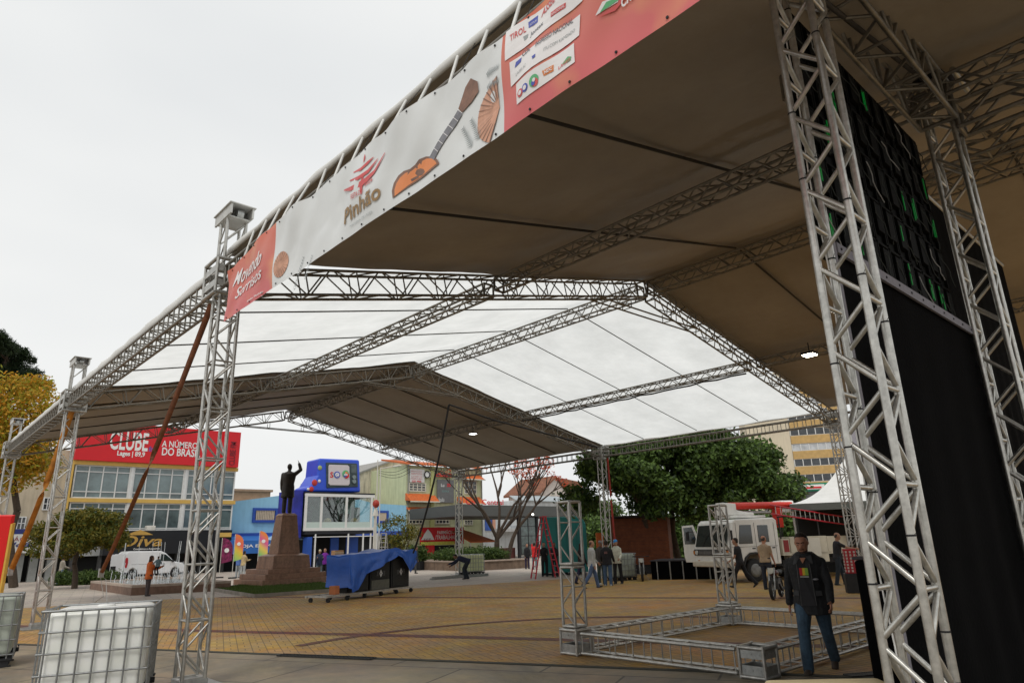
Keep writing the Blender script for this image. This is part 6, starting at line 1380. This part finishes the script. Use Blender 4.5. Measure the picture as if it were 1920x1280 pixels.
def trunk(mb,a,b_,r0,r1,bend=.1,seed=0,n=5):
    rr=random.Random(seed); pts=[]; a=Vector(a);b_=Vector(b_); L_=(b_-a).length
    for i in range(n+1):
        u=i/n; pts.append(a+(b_-a)*u+Vector((rr.uniform(-1,1),rr.uniform(-1,1),0))*bend*L_*math.sin(math.pi*u)*.5)
    for i in range(n): mb.tube(pts[i],pts[i+1],r0+(r1-r0)*i/n,8,r0+(r1-r0)*(i+1)/n,caps=False)
    return pts
def tree(loc,label,c,rad,ncl,nleaf,size,mat,seed=0,tr=.22,name='tree',group=None,sub=.33,zb=-.8):
    t=thing(name,loc,label,'tree',group=group); loc=Vector(loc); c=Vector(c)
    m=MB(); trunk(m,loc,c-Vector((0,0,rad[2]*.4)),tr,tr*.6,.06,seed); cl=clumpset(c,rad,ncl,0,seed,zb,sub)
    for k,(q,_) in enumerate(cl[:12]): trunk(m,c-Vector((0,0,rad[2]*.45)),q,tr*.5,tr*.1,.12,seed+k,4)
    m.build('trunk',BARK,t); leaves('crown',cl,nleaf,size,mat,t,seed,origin=loc); return t
DG=leafmat('dark_green_leaves',(.012,.028,.006),(.035,.075,.014),(.12,.20,.04)); MG=leafmat('mid_green_leaves',(.04,.075,.01),(.10,.14,.02),(.22,.17,.02)); OR=leafmat('autumn_leaves',(.26,.32,.03),(.60,.46,.06),(.64,.30,.03),.4); OGR=leafmat('orange_leaves',(.6,.14,.02),(.7,.25,.04),(.5,.05,.04)); AG=leafmat('araucaria_needles',(.008,.02,.008),(.02,.045,.015),(.035,.06,.02)); HG=leafmat('hedge_leaves',(.02,.05,.008),(.06,.11,.02),(.10,.15,.03))  # the palest of the dark green leaves puts crown highlights into the colour
# big dark tree
dt=38.; c_=AT(1278,900,dt); cz=AT(1275,893,dt).z; ztop=AT(1290,800,dt).z
W2=(1492-1062)/2*dt/1338*1.13; ztop+=.45
g=AZ(1300,1040,dt)
t=thing('broad_tree',g,'broad dark evergreen tree standing behind the white truck','tree')
m=MB()
for k,(dx,dy) in enumerate(((-2.2,0),(-.4,.6),(1.2,-.4),(2.8,.3))):
    right=Vector((math.cos(CY-.2),-math.sin(CY-.2),0)); b_=g+right*dx+_F*dy*.0+Vector((0,dy,0)); m=MB(); trunk(m,b_,Vector((b_.x+dx*.3,b_.y,3.4)),.2,.13,.1,k)
    for q in range(4): trunk(m,(b_.x+dx*.3,b_.y,3.3),(b_.x+dx*.6+random.uniform(-1.5,1.5),b_.y+random.uniform(-1.5,1.5),5.6),.1,.03,.15,k*7+q)
    m.build('trunk',BARK,t)
cl=[]
rr=random.Random(12)
for k in range(120):
    u=rr.uniform(-1,1); vz=rr.uniform(-1,1); w_=rr.uniform(-1,1)
    if u*u+w_*w_*.9+max(0,vz)**2>1.0: continue
    top=ztop-.4-1.1*max(0,u-.25)-1.5*max(0,-u-.45)*2-.9*w_*w_; zc=3.1+(top-3.1)*(vz*.5+.5)
    q=g+right*(u*(W2-.75))+Vector((_F.x,_F.y,0)).normalized()*w_*3.6; s=rr.uniform(.75,1.25); cl.append(((q.x,q.y,zc),(s,s,s*.75)))
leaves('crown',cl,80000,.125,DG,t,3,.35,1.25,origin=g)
# small green tree at the left
p=AZ(142,1085,46.); c_=AT(146,1003,46.); tree(p,'round green tree with yellowing leaves in front of the black shop sign',c_,(2.5,2.3,1.65),34,21000,.10,MG,5,.16)
p=AZ(30,1075,60.); c_=AT(35,812,52.); tree(AZ(30,1075,52),'tall autumn tree with orange and yellow leaves at the left edge',(c_.x,c_.y,c_.z),(3.7,3.2,4.4),46,17000,.13,OR,9,.25,sub=.27)
# araucaria
p=AZ(-62,1070,64.); t=thing('araucaria_tree',p,'dark araucaria with umbrella tufts rising behind the autumn tree','tree'); m=MB(); tp_=AT(-14,672,64.); trunk(m,p,(p.x,p.y,tp_.z),.35,.2,.01,1); cl=[]
for k,(px,py,s) in enumerate(((14,650,1.5),(40,692,1.5),(54,722,1.2),(20,715,1.4),(2,668,1.6),(-25,640,1.7),(46,668,1.0),(30,735,1.0),(5,700,1.2),(-40,690,1.6),(58,700,.8))):
    q=AT(px,py,64+((k*37)%5-2)*.6); trunk(m,(p.x,p.y,q.z-1.0),q,.10,.05,.1,k); cl.append((tuple(q),(s*.5,s*.5,s*.42)))
    for w_ in range(3): q2=q+Vector((random.uniform(-.9,.9),random.uniform(-.9,.9),random.uniform(-.3,.5)))*s; trunk(m,q,q2,.04,.02,.05,w_,2); cl.append((tuple(q2),(s*.38,s*.38,s*.32)))
m.build('trunk',BARK,t); leaves('crown',cl,17000,.20,AG,t,4,.3,.35,origin=p)
# sparse small tree behind the blue cover
p=AZ(752,1070,50); t=thing('sparse_tree',p,'thin young tree with sparse leaves against the light blue wall','tree'); m=MB(); cl=[]
for k,(px,py) in enumerate(((728,985),(745,975),(765,990),(735,1010),(758,1005),(775,1000),(750,1022))):
    q=AT(px,py,50); trunk(m,(p.x,p.y,.8),q,.05,.015,.12,k,4); cl.append((tuple(q),(.75,.75,.45)))
trunk(m,p,(p.x,p.y,.9),.07,.05,.03,0,3); m.build('trunk',BARK,t); leaves('crown',cl,1500,.10,MG,t,6,.2,origin=p)
# bare tree
p=AZ(934,1052,50.5); t=thing('bare_tree',p,'bare branching tree with a few orange leaves in the planter','tree'); m=MB(); rr=random.Random(21); tips=[]
def grow(a,d,L_,r,lev):
    n=4; q=a
    for i in range(n):
        d=(d+Vector((rr.uniform(-.16,.16),rr.uniform(-.16,.16),rr.uniform(-.02,.14)))).normalized(); e_=q+d*L_/n; m.tube(q,e_,r*(1-.1*i),6,r*(1-.1*(i+1)),caps=False); q=e_
    if lev==0: tips.append(q); return
    for k in range(rr.choice((2,3))):
        nd=(d+Vector((rr.uniform(-.75,.75),rr.uniform(-.75,.75),rr.uniform(-.1,.4)))).normalized(); grow(q,nd,L_*rr.uniform(.62,.85),r*.6,lev-1)
rx=Vector((math.cos(CY),-math.sin(CY),0))
grow(p,Vector((0,0,1)),2.0,.29,0); b0=tips.pop()
for dx,dz,L_ in ((-.85,.8,2.5),(-.35,1,3.0),(.05,1,3.2),(.5,1,2.9),(1.0,.75,2.6),(.8,.4,2.2)): grow(b0,(rx*dx+Vector((rr.uniform(-.3,.3),rr.uniform(-.3,.3),dz*1.35))).normalized(),L_*.92,.13,3)
grow(p+rx*.55,(rx*.1+Vector((0,0,1))).normalized(),2.8,.2,3)
m.build('trunk',BARK,t)
cl=[(tuple(q),(.3,.3,.3)) for q in tips if (q-p).dot(rx)>1.0 or rr.random()<.12]; leaves('crown',cl,1100,.10,OGR,t,8,.2,origin=p)
# hedges
def hedge(a,b_,wd,h,label,n,name='hedge'):
    a=Vector(a);b_=Vector(b_);d=(b_-a); L_=d.length; s=Vector((-d.y,d.x,0)).normalized(); lsz=.085 if h<2 else .2; t=thing(name,a,label,'hedge'); k=int(L_/.5)+1; rr=random.Random(int(L_*10)); cl=[]
    for i in range(k):
        for j in range(max(1,int(wd/.8))): q=a+d*((i+.5)/k)+s*(j*.8+.3); cl.append(((q.x,q.y,q.z+h*.45*rr.uniform(.8,1.15)),(.5,.55,h*.5*rr.uniform(.8,1.25))))
    m=MB()
    for i in range(k): q=a+d*((i+.5)/k)+s*.4; m.tube(q,q+Vector((0,0,h*.6)),.03,5)
    m.build('stems',BARK,t); leaves('foliage',cl,n,lsz,HG if h<2 else DG,t,3,.4,origin=a); return t
hedge(pl0-dpl*.2+st_*.7+Vector((0,0,.6)),pl1-dpl*.3+st_*.7+Vector((0,0,.6)),5,.85,'clipped shrubs filling the planter below the bare tree',14000)
hh_=AZ(782,1062,58); h2_=AZ(858,1060,55); hedge(hh_,h2_,1.2,1.1,'low clipped hedge in front of the pharmacy sign',7000)
a=AZ(95,1082,52); b_=AZ(205,1080,50); hedge(a,b_,2,.8,'dark low hedge in front of the black shop',6000)
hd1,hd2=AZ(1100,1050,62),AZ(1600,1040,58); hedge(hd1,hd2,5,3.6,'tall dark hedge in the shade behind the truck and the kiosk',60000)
for k,(px,py,d_) in enumerate(((790,1056,52),(770,1058,53))):
    p=AZ(px,py,d_); t=thing('plant_pot',p,('right','left')[k]+' dark square plant pot with a bushy plant near the hedge','planter',group='plant pots by the hedge'); m=MB(); m.box((p.x-.35,p.y-.35,.001),(p.x+.35,p.y+.35,.6)); m.build('pot',BLACK,t,bevel=.02); leaves('plant',[((p.x,p.y,1.1),(.5,.5,.7))],700,.11,HG,t,k,.2,origin=p)
# ================================================================ truck
fwd=R(160)
ct=G(1375,1094)
tk=thing('utility_truck',(0,0,0),'white crew cab utility truck with an open door, red boom and roof ladder','truck',fwd)
WT=M('truck_white',(.80,.79,.75),.35,0,.12,1.5,coat=.2,stain=.12)
# local: +X forward, +Y left (towards camera). front-left corner at (0,1.1)
c,s=math.cos(fwd),math.sin(fwd); tk.location=(ct.x-(0*c-1.1*s),ct.y-(0*s+1.1*c),0)
Wd=1.08
def tb(name,mat,pts,y0,y1,bev=.0,par=None,label=None):
    m=MB(); m.prism([(x,y0,z) for x,z in pts],(0,y1-y0,0)); return m.build(name,mat,par or tk,True,bevel=bev,label=label)
cab=tb('cab',WT,[(0,.62),(-.02,1.28),(-.30,2.22),(-.45,2.34),(-2.35,2.38),(-2.5,2.28),(-2.5,.62),(-1.75,.62),(-1.62,.95),(-1.25,1.08),(-.95,1.05),(-.72,.9),(-.62,.62)],-Wd,Wd,.05)
GLT=glassmat('truck_glass',(.02,.03,.03),.06,.4,1)
tb('windscreen',GLT,[(-.012,1.33),(-.26,2.15),(-.235,2.16),(.014,1.33)],-Wd+.13,Wd-.13,.015)
m=MB(); m.box((-.005,-Wd+.04,1.0),(.03,Wd-.04,1.24)); gr=m.build('grille',M('truck_grille',(.02,.02,.02),.5,0,.3,20),tk,True,bevel=.01)
m=MB()
for k in range(4): m.box((.03,-Wd+.35,1.03+k*.05),(.036,Wd-.35,1.045+k*.05))
m.build('grille_bars',STEEL,gr,True)
for sy in (-1,1):
    m=MB(); m.tube((.03,sy*.86,1.12),(.05,sy*.86,1.12),.09,18); m.build('headlight',M('lens',(.6,.62,.6),.1,.3,.1),tk,True)
    m=MB(); m.tube((.02,sy*.75,.78),(.07,sy*.75,.78),.05,12); m.build('fog_lamp',M('amber_lens',(.5,.2,.05),.2),tk,True)
m=MB(); m.box((-.25,-Wd-.02,.58),(.12,Wd+.02,.80)); m.build('bumper',M('bumper_cream',(.58,.54,.45),.5,0,.15,3),tk,True,bevel=.04)
for sy in (-1,1):
    y=sy*(Wd+.004)
    for x0_,x1_,z0_,z1_,nm in ((-.48,-1.18,1.42,2.12,'side_window'),(-1.48,-2.0,1.46,2.1,'side_window')):
        if sy==-1 and x0_>-1: continue
        m=MB(); 
        if x0_>-1: m.prism([(x0_-.02,y-.012,z0_),(x1_,y-.012,z0_),(x1_,y-.012,z1_),(x0_-.14,y-.012,z1_)],(0,.024,0))
        else: m.box((x1_,y-.012,z0_),(x0_,y+.012,z1_))
        m.build(nm,GLT,tk,True,bevel=.02)
    m=MB(); m.box((-.42,y-.004,.7),(-.43,y+.004,2.2)); m.box((-1.33,y-.004,1.12),(-1.34,y+.004,2.2)); m.box((-2.3,y-.004,.7),(-2.31,y+.004,2.2)); m.box((-2.4,y-.004,1.30),(-.05,y+.004,1.31)); m.build('door_seam',M('seam_dark',(.08,.08,.08),.8),tk,True)
    for x in (-1.2,-2.18): m=MB(); m.cbox((x,y,1.24),(.14,.03,.04)); m.build('door_handle',BLACK,tk,True)
    m=MB(); m.tube((-.12,sy*(Wd+.02),1.9),(.05,sy*(Wd+.24),1.95),.014,6); m.cbox((.06,sy*(Wd+.26),1.75),(.05,.16,.36)); m.build('wing_mirror',BLACK,tk,True)
def wheel(x,y,r=.43,wd=.26,sy=1):
    m=MB(); pr=[(r*.62,-wd/2),(r*.92,-wd/2),(r,-wd/2+.05),(r,wd/2-.05),(r*.92,wd/2),(r*.62,wd/2)]
    q=Matrix.Translation((x,y,r))@Matrix.Rotation(R(90),4,'X'); m.lathe(pr,28,mat=q); w_=m.build('wheel',RUBBER,tk,True)
    m=MB(); m.lathe([(.05,-wd*.54),(r*.3,-wd*.50),(r*.58,-wd*.53),(r*.58,wd*.53),(r*.3,wd*.50),(.05,wd*.54)],20,mat=q); m.build('rim',M('rim_grey',(.22,.22,.21),.5,.4,.3,10),w_,True)
for x in (-1.2,-4.35):
    for sy in (-1,1): wheel(x,sy*(Wd-.16))
m=MB(); m.box((-6.0,-.42,.55),(-.3,-.3,.75)); m.box((-6.0,.3,.55),(-.3,.42,.75)); m.box((-3.4,-.9,.45),(-2.7,.9,.75)); m.build('chassis',BLACK,tk,True)
tb('front_mudguard',M('mudguard_black',(.03,.03,.03),.7),[(-.62,.64),(-.74,.94),(-.98,1.08),(-1.28,1.1),(-1.62,.98),(-1.76,.64),(-1.70,.64),(-1.56,.93),(-1.26,1.04),(-1.0,1.02),(-.8,.9),(-.68,.64)],Wd-.08,Wd+.02)
for y in (-.5,.3): m=MB(); m.tube((.03,y,1.33),(-.13,y+.35,1.86),.010,5); m.build('wiper',BLACK,tk,True)
for sy in (-1,1): m=MB(); m.cbox((.035,sy*1.02,1.12),(.03,.09,.14)); m.build('turn_signal',M('amber_lens',(1,1,1)),tk,True)
# body: open rack then boxes
CRB=M('truck_cream_box',(.60,.56,.45),.5,0,.12,2,stain=.15)
m=MB(); m.box((-6.1,-Wd,.92),(-2.62,Wd,1.0)); m.build('bed_floor',CRB,tk,True)
m=MB(); m.box((-3.0,-Wd,1.0),(-2.62,Wd,1.55)); m.build('locker',CRB,tk,True,bevel=.01)
m=MB(); m.box((-5.0,Wd-.45,.62),(-3.05,Wd,1.62)); lk=m.build('locker',CRB,tk,True,bevel=.015)
m=MB(); m.box((-4.6,Wd+.001,.85),(-3.4,Wd+.02,1.55)); m.build('locker_door',M('locker_white',(.66,.64,.56),.5,0,.08,3),lk,True,bevel=.006)
m=MB(); m.box((-6.1,Wd-.4,.95),(-5.02,Wd,1.6)); m.box((-6.1,-Wd,.95),(-3.05,-Wd+.4,1.6)); m.build('locker',CRB,tk,True,bevel=.015)
m=MB(); m.box((-2.95,Wd+.001,1.05),(-2.7,Wd+.012,1.5)); m.build('marker_panel',M('marker_red',(.3,.03,.03),.6),tk,True)
m=MB()
for x in (-2.66,-3.6,-4.7): 
    for sy in (-1,1): m.tube((x,sy*(Wd-.06),1.5),(x,sy*(Wd-.06),2.4),.03,6)
for sy in (-1,1): m.tube((-2.6,sy*(Wd-.06),2.4),(-4.7,sy*(Wd-.06),2.4),.03,6)
for z in (1.8,2.1): m.tube((-2.66,-Wd,z),(-2.66,Wd,z),.02,6)
m.build('rack',M('rack_dark',(.03,.03,.03),.6),tk,True)
# aerial boom folded over the roof
m=MB(); m.box((-2.7,-.35,2.4),(-.9,.3,2.5)); m.box((-2.2,-.25,2.5),(-1.15,.2,2.62)); m.build('roof_cradle',WT,tk,True,bevel=.03)
tb('boom_housing',WT,[(-.62,2.52),(-.70,3.02),(-1.35,2.98),(-1.35,2.72),(-2.1,2.60),(-2.1,2.5)],-.3,.18,.03)
RB=M('boom_red',(.62,.03,.015),.4,0,.12,2)
m=MB(); m.tube((-1.15,-.05,2.88),(-4.45,-.05,2.92),.15,14,.13); m.build('boom',RB,tk,True); m=MB(); m.box((-3.8,-.2,2.0),(-3.5,.1,2.8)); m.build('boom_column',RB,tk,True,bevel=.03)
m=MB(); m.tube((-3.3,-.1,2.62),(-1.2,-.1,2.66),.06,8); m.tube((-3.2,-.1,2.75),(-3.0,-.1,2.6),.05,8); m.build('hydraulic_ram',STEEL,tk,True)
m=MB(); m.box((-4.6,-.55,2.6),(-3.9,.0,3.1)); m.build('lift_bucket',WT,tk,True,bevel=.05)
# open passenger door
dr=bpy.data.objects.new('open_door',None); 
bpy.data.objects.remove(dr)
hx_=-.36; q=Matrix.Translation((hx_,-Wd,0))@Matrix.Rotation(R(108),4,'Z')
m=MB(); m.prism([(-.02,0,.72),(-.80,0,.72),(-.86,0,1.0),(-.86,0,2.18),(-.30,0,2.2),(-.02,0,1.42)],(0,.05,0),mat=q@Matrix.Scale(-1,4,(1,0,0)) if False else q@Matrix.Rotation(R(0),4,'Z'))
dr=m.build('door',WT,tk,True,bevel=.02,label='open white passenger door swung wide from the cab')
m=MB(); m.prism([(-.13,-.01,1.44),(-.77,-.01,1.44),(-.77,-.01,2.10),(-.36,-.01,2.12)],(0,.07,0),mat=q); m.build('door_window',GLT,dr,True)
m=MB(); m.tube((-.42,.075,1.2),(-.42,.055,1.2),.07,16,mat=q); m.tube((-.6,.075,1.22),(-.6,.055,1.22),.03,12,mat=q); m.build('door_emblem',M('emblem_blue',(.05,.08,.3),.5),dr,True)
# extension ladder on the rack
ld=thing('extension_ladder',tk.location,'red railed aluminium ladder resting on the truck rack','ladder',fwd)
m=MB(); a0=Vector((-2.3,Wd-.02,2.52)); a1_=Vector((-6.0,Wd+.06,2.05))
for o in (0,.34): MB().tube(a0+Vector((0,0,o)),a1_+Vector((0,0,o*.9)),.03,6).build('rail',M('ladder_red',(.5,.02,.04)),ld,True)
m=MB()
for k in range(1,15): p_=a0+(a1_-a0)*(k/15); m.tube(p_,p_+Vector((0,0,.33)),.018,6)
m.build('rungs',ALU,ld,True)
# ================================================================ small motor carts
def moto(loc,rz,label,sc_=1.):
    t=thing('motorbike',loc,label,'motorbike',rz,'small motorbikes parked on the square'); t.scale=(sc_,)*3
    for x,r in ((.55,.28),(-.55,.28)):
        m=MB(); m.torus((x,0,r),r-.05,.05,(0,1,0),24,8); w_=m.build('wheel',RUBBER,t,True); m=MB(); m.torus((x,0,r),r-.10,.012,(0,1,0),20,5); m.tube((x,-.06,r),(x,.06,r),.04,10)
        for k in range(10): a=R(36*k); m.tube((x,0,r),(x+(r-.1)*math.cos(a),0,r+(r-.1)*math.sin(a)),.005,4)
        m.build('rim',STEEL,w_,True)
    m=MB(); 
    for sy in (-1,1): m.tube((.55,sy*.07,.28),(.36,sy*.08,.88),.022,8)
    m.build('fork',STEEL,t,True); m=MB(); m.tube((.36,-.33,.95),(.36,.33,.95),.014,8); m.tube((.36,-.34,.95),(.36,-.22,.95),.022,8); m.tube((.36,.22,.95),(.36,.34,.95),.022,8); m.build('handlebar',BLACK,t,True)
    m=MB(); m.tube((.44,0,.80),(.5,0,.80),.085,14); m.build('headlight',M('lens',(1,1,1)),t,True)
    m=MB(); m.loft([((.30,0,.72),(0,.06,0),(0,0,.06)),((.18,0,.74),(0,.13,0),(0,0,.10)),((-.05,0,.72),(0,.12,0),(0,0,.09)),((-.18,0,.68),(0,.07,0),(0,0,.05))],12); m.build('fuel_tank',M('bike_dark_red',(.08,.02,.015),.3),t,True)
    m=MB(); m.loft([((-.15,0,.70),(0,.08,0),(0,0,.04)),((-.4,0,.70),(0,.13,0),(0,0,.05)),((-.72,0,.76),(0,.08,0),(0,0,.035))],12); m.build('seat',BLACK,t,True)
    m=MB(); m.cbox((.05,0,.42),(.34,.24,.3)); 
    for k in range(5): m.cbox((.12,0,.50+k*.03),(.2,.28,.01))
    m.build('engine',M('engine_grey',(.10,.10,.10),.5,.5,.4,20),t,True,bevel=.02)
    m=MB(); m.path([Vector((.3,0,.75)),Vector((.15,0,.3)),Vector((-.2,0,.3)),Vector((-.55,0,.28))],.025,8); m.path([Vector((.3,0,.75)),Vector((-.3,0,.6)),Vector((-.55,0,.28))],.02,8); m.path([Vector((.15,.13,.4)),Vector((0,.16,.25)),Vector((-.7,.16,.32))],.035,8); m.build('frame',BLACK,t,True)
    m=MB(); m.tube((-.05,.08,.3),(-.12,.28,.004),.012,6); m.build('kickstand',STEEL,t,True)
    return t
g=G(1450,1124); moto(Vector((g.x+.45,g.y+.1,0)),R(195),'small dark motorbike standing behind the walking man in black',.95)
g=G(1204,1089); moto(Vector((g.x+.3,g.y+.2,0)),R(218),'dark motorbike parked beside the dull green tank',1.05)
# ================================================================ white van
vr=R(4); vp=AZ(222,1080,57.5)
vn=thing('delivery_van',(vp.x-.7,vp.y,0),'white delivery van with open rear doors behind the fountain','van',vr)
def vb(name,mat,pts,y0,y1,bev=.0,par=None):
    m=MB(); m.prism([(x,y0,z) for x,z in pts],(0,y1-y0,0)); return m.build(name,mat,par or vn,True,bevel=bev)
VW=M('van_white',(.76,.77,.78),.3,0,.06,1,coat=.3)
vb('body',VW,[(.75,.32),(1.0,.32),(1.06,.62),(1.3,.78),(1.6,.62),(1.68,.32),(3.9,.32),(3.98,.62),(4.2,.74),(4.5,.6),(4.56,.32),(4.9,.35),(4.95,.75),(4.75,.98),(4.1,1.12),(3.45,1.72),(3.1,1.88),(.95,1.92),(.75,1.75)],-.85,.85,.06)
vb('side_window',GLT,[(3.05,1.18),(4.02,1.14),(3.45,1.62),(3.1,1.68)],-.872,-.846,.01); vb('windscreen',GLT,[(4.12,1.13),(3.5,1.69),(3.52,1.72),(4.15,1.15)],-.7,.7)
vb('tail_light',M('tail_red',(.45,.02,.03),.3),[(.76,.8),(.90,.82),(.95,1.1),(.92,1.45),(.80,1.5),(.76,1.4)],-.88,-.846)
vb('bumper',M('bumper_grey',(.06,.06,.065),.6),[(.6,.3),(1.0,.3),(1.0,.5),(.6,.5)],-.87,.87,.03)
m=MB(); m.box((.05,-.9,.42),(.70,-.84,1.75)); rd=m.build('rear_door',VW,vn,True,bevel=.02); m=MB(); m.box((-.35,-1.5,.42),(.02,-1.44,1.72)); m.build('rear_door',VW,vn,True,bevel=.02)
m=MB(); m.box((-.33,-1.51,.55),(0,-1.505,.95)); m.build('door_lining',BLACK,vn,True); m=MB(); m.cbox((3.3,-.865,.98),(.2,.03,.05)); m.build('door_handle',BLACK,vn,True)
m=MB(); m.box((3.0,-.856,.45),(3.015,-.849,1.75)); m.box((1.2,-.856,1.0),(2.95,-.849,1.015)); m.build('door_seam',M('seam_dark',(1,1,1)),vn,True)
m=MB(); m.cbox((3.95,-.96,1.16),(.12,.16,.16)); m.build('wing_mirror',BLACK,vn,True)
for x in (1.33,4.23):
    for sy in (-1,1):
        q=Matrix.Translation((x,sy*.76,.31))@Matrix.Rotation(R(90),4,'X'); m=MB(); m.lathe([(.18,-.09),(.30,-.09),(.31,-.05),(.31,.05),(.30,.09),(.18,.09)],24,mat=q); w_=m.build('wheel',RUBBER,vn,True); m=MB(); m.lathe([(.03,-.1),(.17,-.095),(.17,.095),(.03,.1)],18,mat=q); m.build('rim',M('rim_grey',(1,1,1)),w_,True)
# ================================================================ pagoda tent
def pagoda(c_,w_,he,hp,rz,label):
    t=thing('pagoda_tent',c_,label,'tent',rz); n=12; vs=[]; fs=[]
    for k in range(n+1):
        u=k/n; hw=w_/2*(1-u)**1.0*1.0+.03; z=he+(hp-he)*(u**2.3*.75+u*.25)
        for a in range(16):
            th=2*math.pi*(a+.5)/16; sx,sy=math.cos(th),math.sin(th); mxx=max(abs(sx),abs(sy)); vs.append((hw*sx/mxx,hw*sy/mxx,z))
    for k in range(n):
        for a in range(16): fs.append((k*16+a,k*16+(a+1)%16,(k+1)*16+(a+1)%16,(k+1)*16+a))
    vs=[];fs=[]
    for k in range(n+1):
        u=k/n; hw=w_/2*(1-u)+.03; z=he+(hp-he)*(u**2.2*.8+u*.2)
        for sx,sy in ((-1,-1),(0,-1),(1,-1),(1,0),(1,1),(0,1),(-1,1),(-1,0)): vs.append((hw*sx,hw*sy,z-(.0 if sx*sy else -.0)))
    for k in range(n):
        for a in range(8): fs.append((k*8+a,k*8+(a+1)%8,(k+1)*8+(a+1)%8,(k+1)*8+a))
    m=MB(); m.add(vs,fs,False); m.build('canopy',RW,t,True); h=w_/2+.03
    m=MB()
    for a,b_ in (((-h,-h),(h,-h)),((h,-h),(h,h)),((h,h),(-h,h)),((-h,h),(-h,-h))): m.prism([(a[0],a[1],he-.28),(b_[0],b_[1],he-.28),(b_[0],b_[1],he),(a[0],a[1],he)],(.01,.01,0))
    m.build('valance',M('valance_grey',(.10,.11,.10),.7),t,True)
    for sx in (-1,1):
        for sy in (-1,1): m=MB(); m.tube((sx*(w_/2-.05),sy*(w_/2-.05),0),(sx*(w_/2-.05),sy*(w_/2-.05),he),.04,8); m.build('pole',ALU,t,True)
    return t
dp=34.; pc_=AZ(1632,1060,dp); he=AT(1520,944,dp-2.3).z; pg=pagoda(Vector((pc_.x,pc_.y,0)),5.6,he,AT(1600,838,dp).z,-math.atan2(pc_.x,pc_.y)+R(4),'white pagoda tent with a dark interior behind the truck')
m=MB(); m.box((-2.7,1.5,0),(2.7,2.7,he-.3)); m.build('painted_dark_interior',DARKSH,pg,True)  # near-black block stands in for the shade inside the tent
v=[]; nx2,nz2=30,12
for j in range(nz2+1):
    for i in range(nx2+1):
        u=i/nx2; z=.3+(he-.5)*j/nz2; sp_=1-.5*(1-abs(j/nz2-.45)*1.2); v.append((-.6+1.3*u*(.6+.4*sp_)+.4*(1-j/nz2),-2.75+.09*math.sin(u*34),z))
k=nx2+1; npmesh('side_curtain',np.array(v),np.array([(j*k+i,j*k+i+1,(j+1)*k+i+1,(j+1)*k+i) for j in range(nz2) for i in range(nx2)]),M('grey_tent_curtain',(.30,.31,.30),.7,0,.3,4),pg,True)
# red patterned scaffold pad by the overall man
g=AZ(1601,1090,23.6); t=thing('crate_stack',g,'red and white lattice crate stack beside the man in the dark overall','crate stack',R(-60)); m=MB(); zt3=AT(1600,1028,23.6).z
m.box((-.24,-.22,.001),(.24,.22,.55)); m.build('black_case',BLACK,t,True,bevel=.01); m=MB(); m.box((-.17,-.15,.551),(.17,.15,zt3)); m.build('crates',M('crate_red',(.38,.015,.025),.5,0,.2,4),t,True,bevel=.01); m=MB()
for i in range(3):
    for j in range(7): 
        z=.62+j*(zt3-.62)/7
        for (x,y,dx,dy) in ((-.11+i*.11,-.155,.05,.01),(-.175,-.1+i*.1,.01,.045)): m.cbox((x,y,z),(dx,dy,.06))
m.build('lattice_gaps',M('crate_pale',(.5,.45,.42),.6),t,True)
# orange barrier and far right clutter
g=AZ(1128,1060,36.5); t=thing('orange_banner',g,'narrow orange roll-up banner right of the teal container','banner'); zt4=AT(1128,998,36.5).z; m=MB(); m.cbox((g.x,g.y,zt4/2+.3),(.55,.06,zt4-.6)); m.build('panel',M('orange_vinyl',(.6,.14,.03),.5,0,.3,3),t); m=MB(); m.cbox((g.x,g.y,.03),(.6,.3,.05)); m.tube((g.x,g.y+.05,.05),(g.x,g.y+.05,zt4),.02,6); m.build('stand',STEEL,t)
# parasols left of statue
for k,(px,py,d_) in enumerate(((540,1000,56),(526,1003,58))):
    p=AZ(px,1060,d_); zt5=AT(px,994,d_).z; t=thing('market_parasol',p,('nearer','farther')[k]+' pale blue market parasol just left of the statue pedestal','parasol',group='parasols left of the pedestal'); m=MB(); vs=[(p.x,p.y,zt5)]+[(p.x+1.5*math.cos(R(45*i)),p.y+1.5*math.sin(R(45*i)),zt5-.7) for i in range(8)]; m.add(vs,[(0,1+i,1+(i+1)%8) for i in range(8)]); m.build('canopy',M('pale_blue_cloth',(.30,.45,.62),.7),t); m=MB(); m.tube(p,(p.x,p.y,zt5),.03,8); m.build('pole',OFFW,t)
# far tree belt so the horizon is closed
for k,(px,d_,h,lab) in enumerate(((-60,95,9,'dark tree beyond the cream building at the far left'),(1105,92,7.5,'distant tree between the cafe and the big dark tree'),(1690,80,9,'distant tree behind the pagoda tent'))):
    p=AZ(px,1040,d_); tree(p,lab,(p.x,p.y,h*.6),(5,5,h*.42),26,9000,.24,DG,40+k,.3)
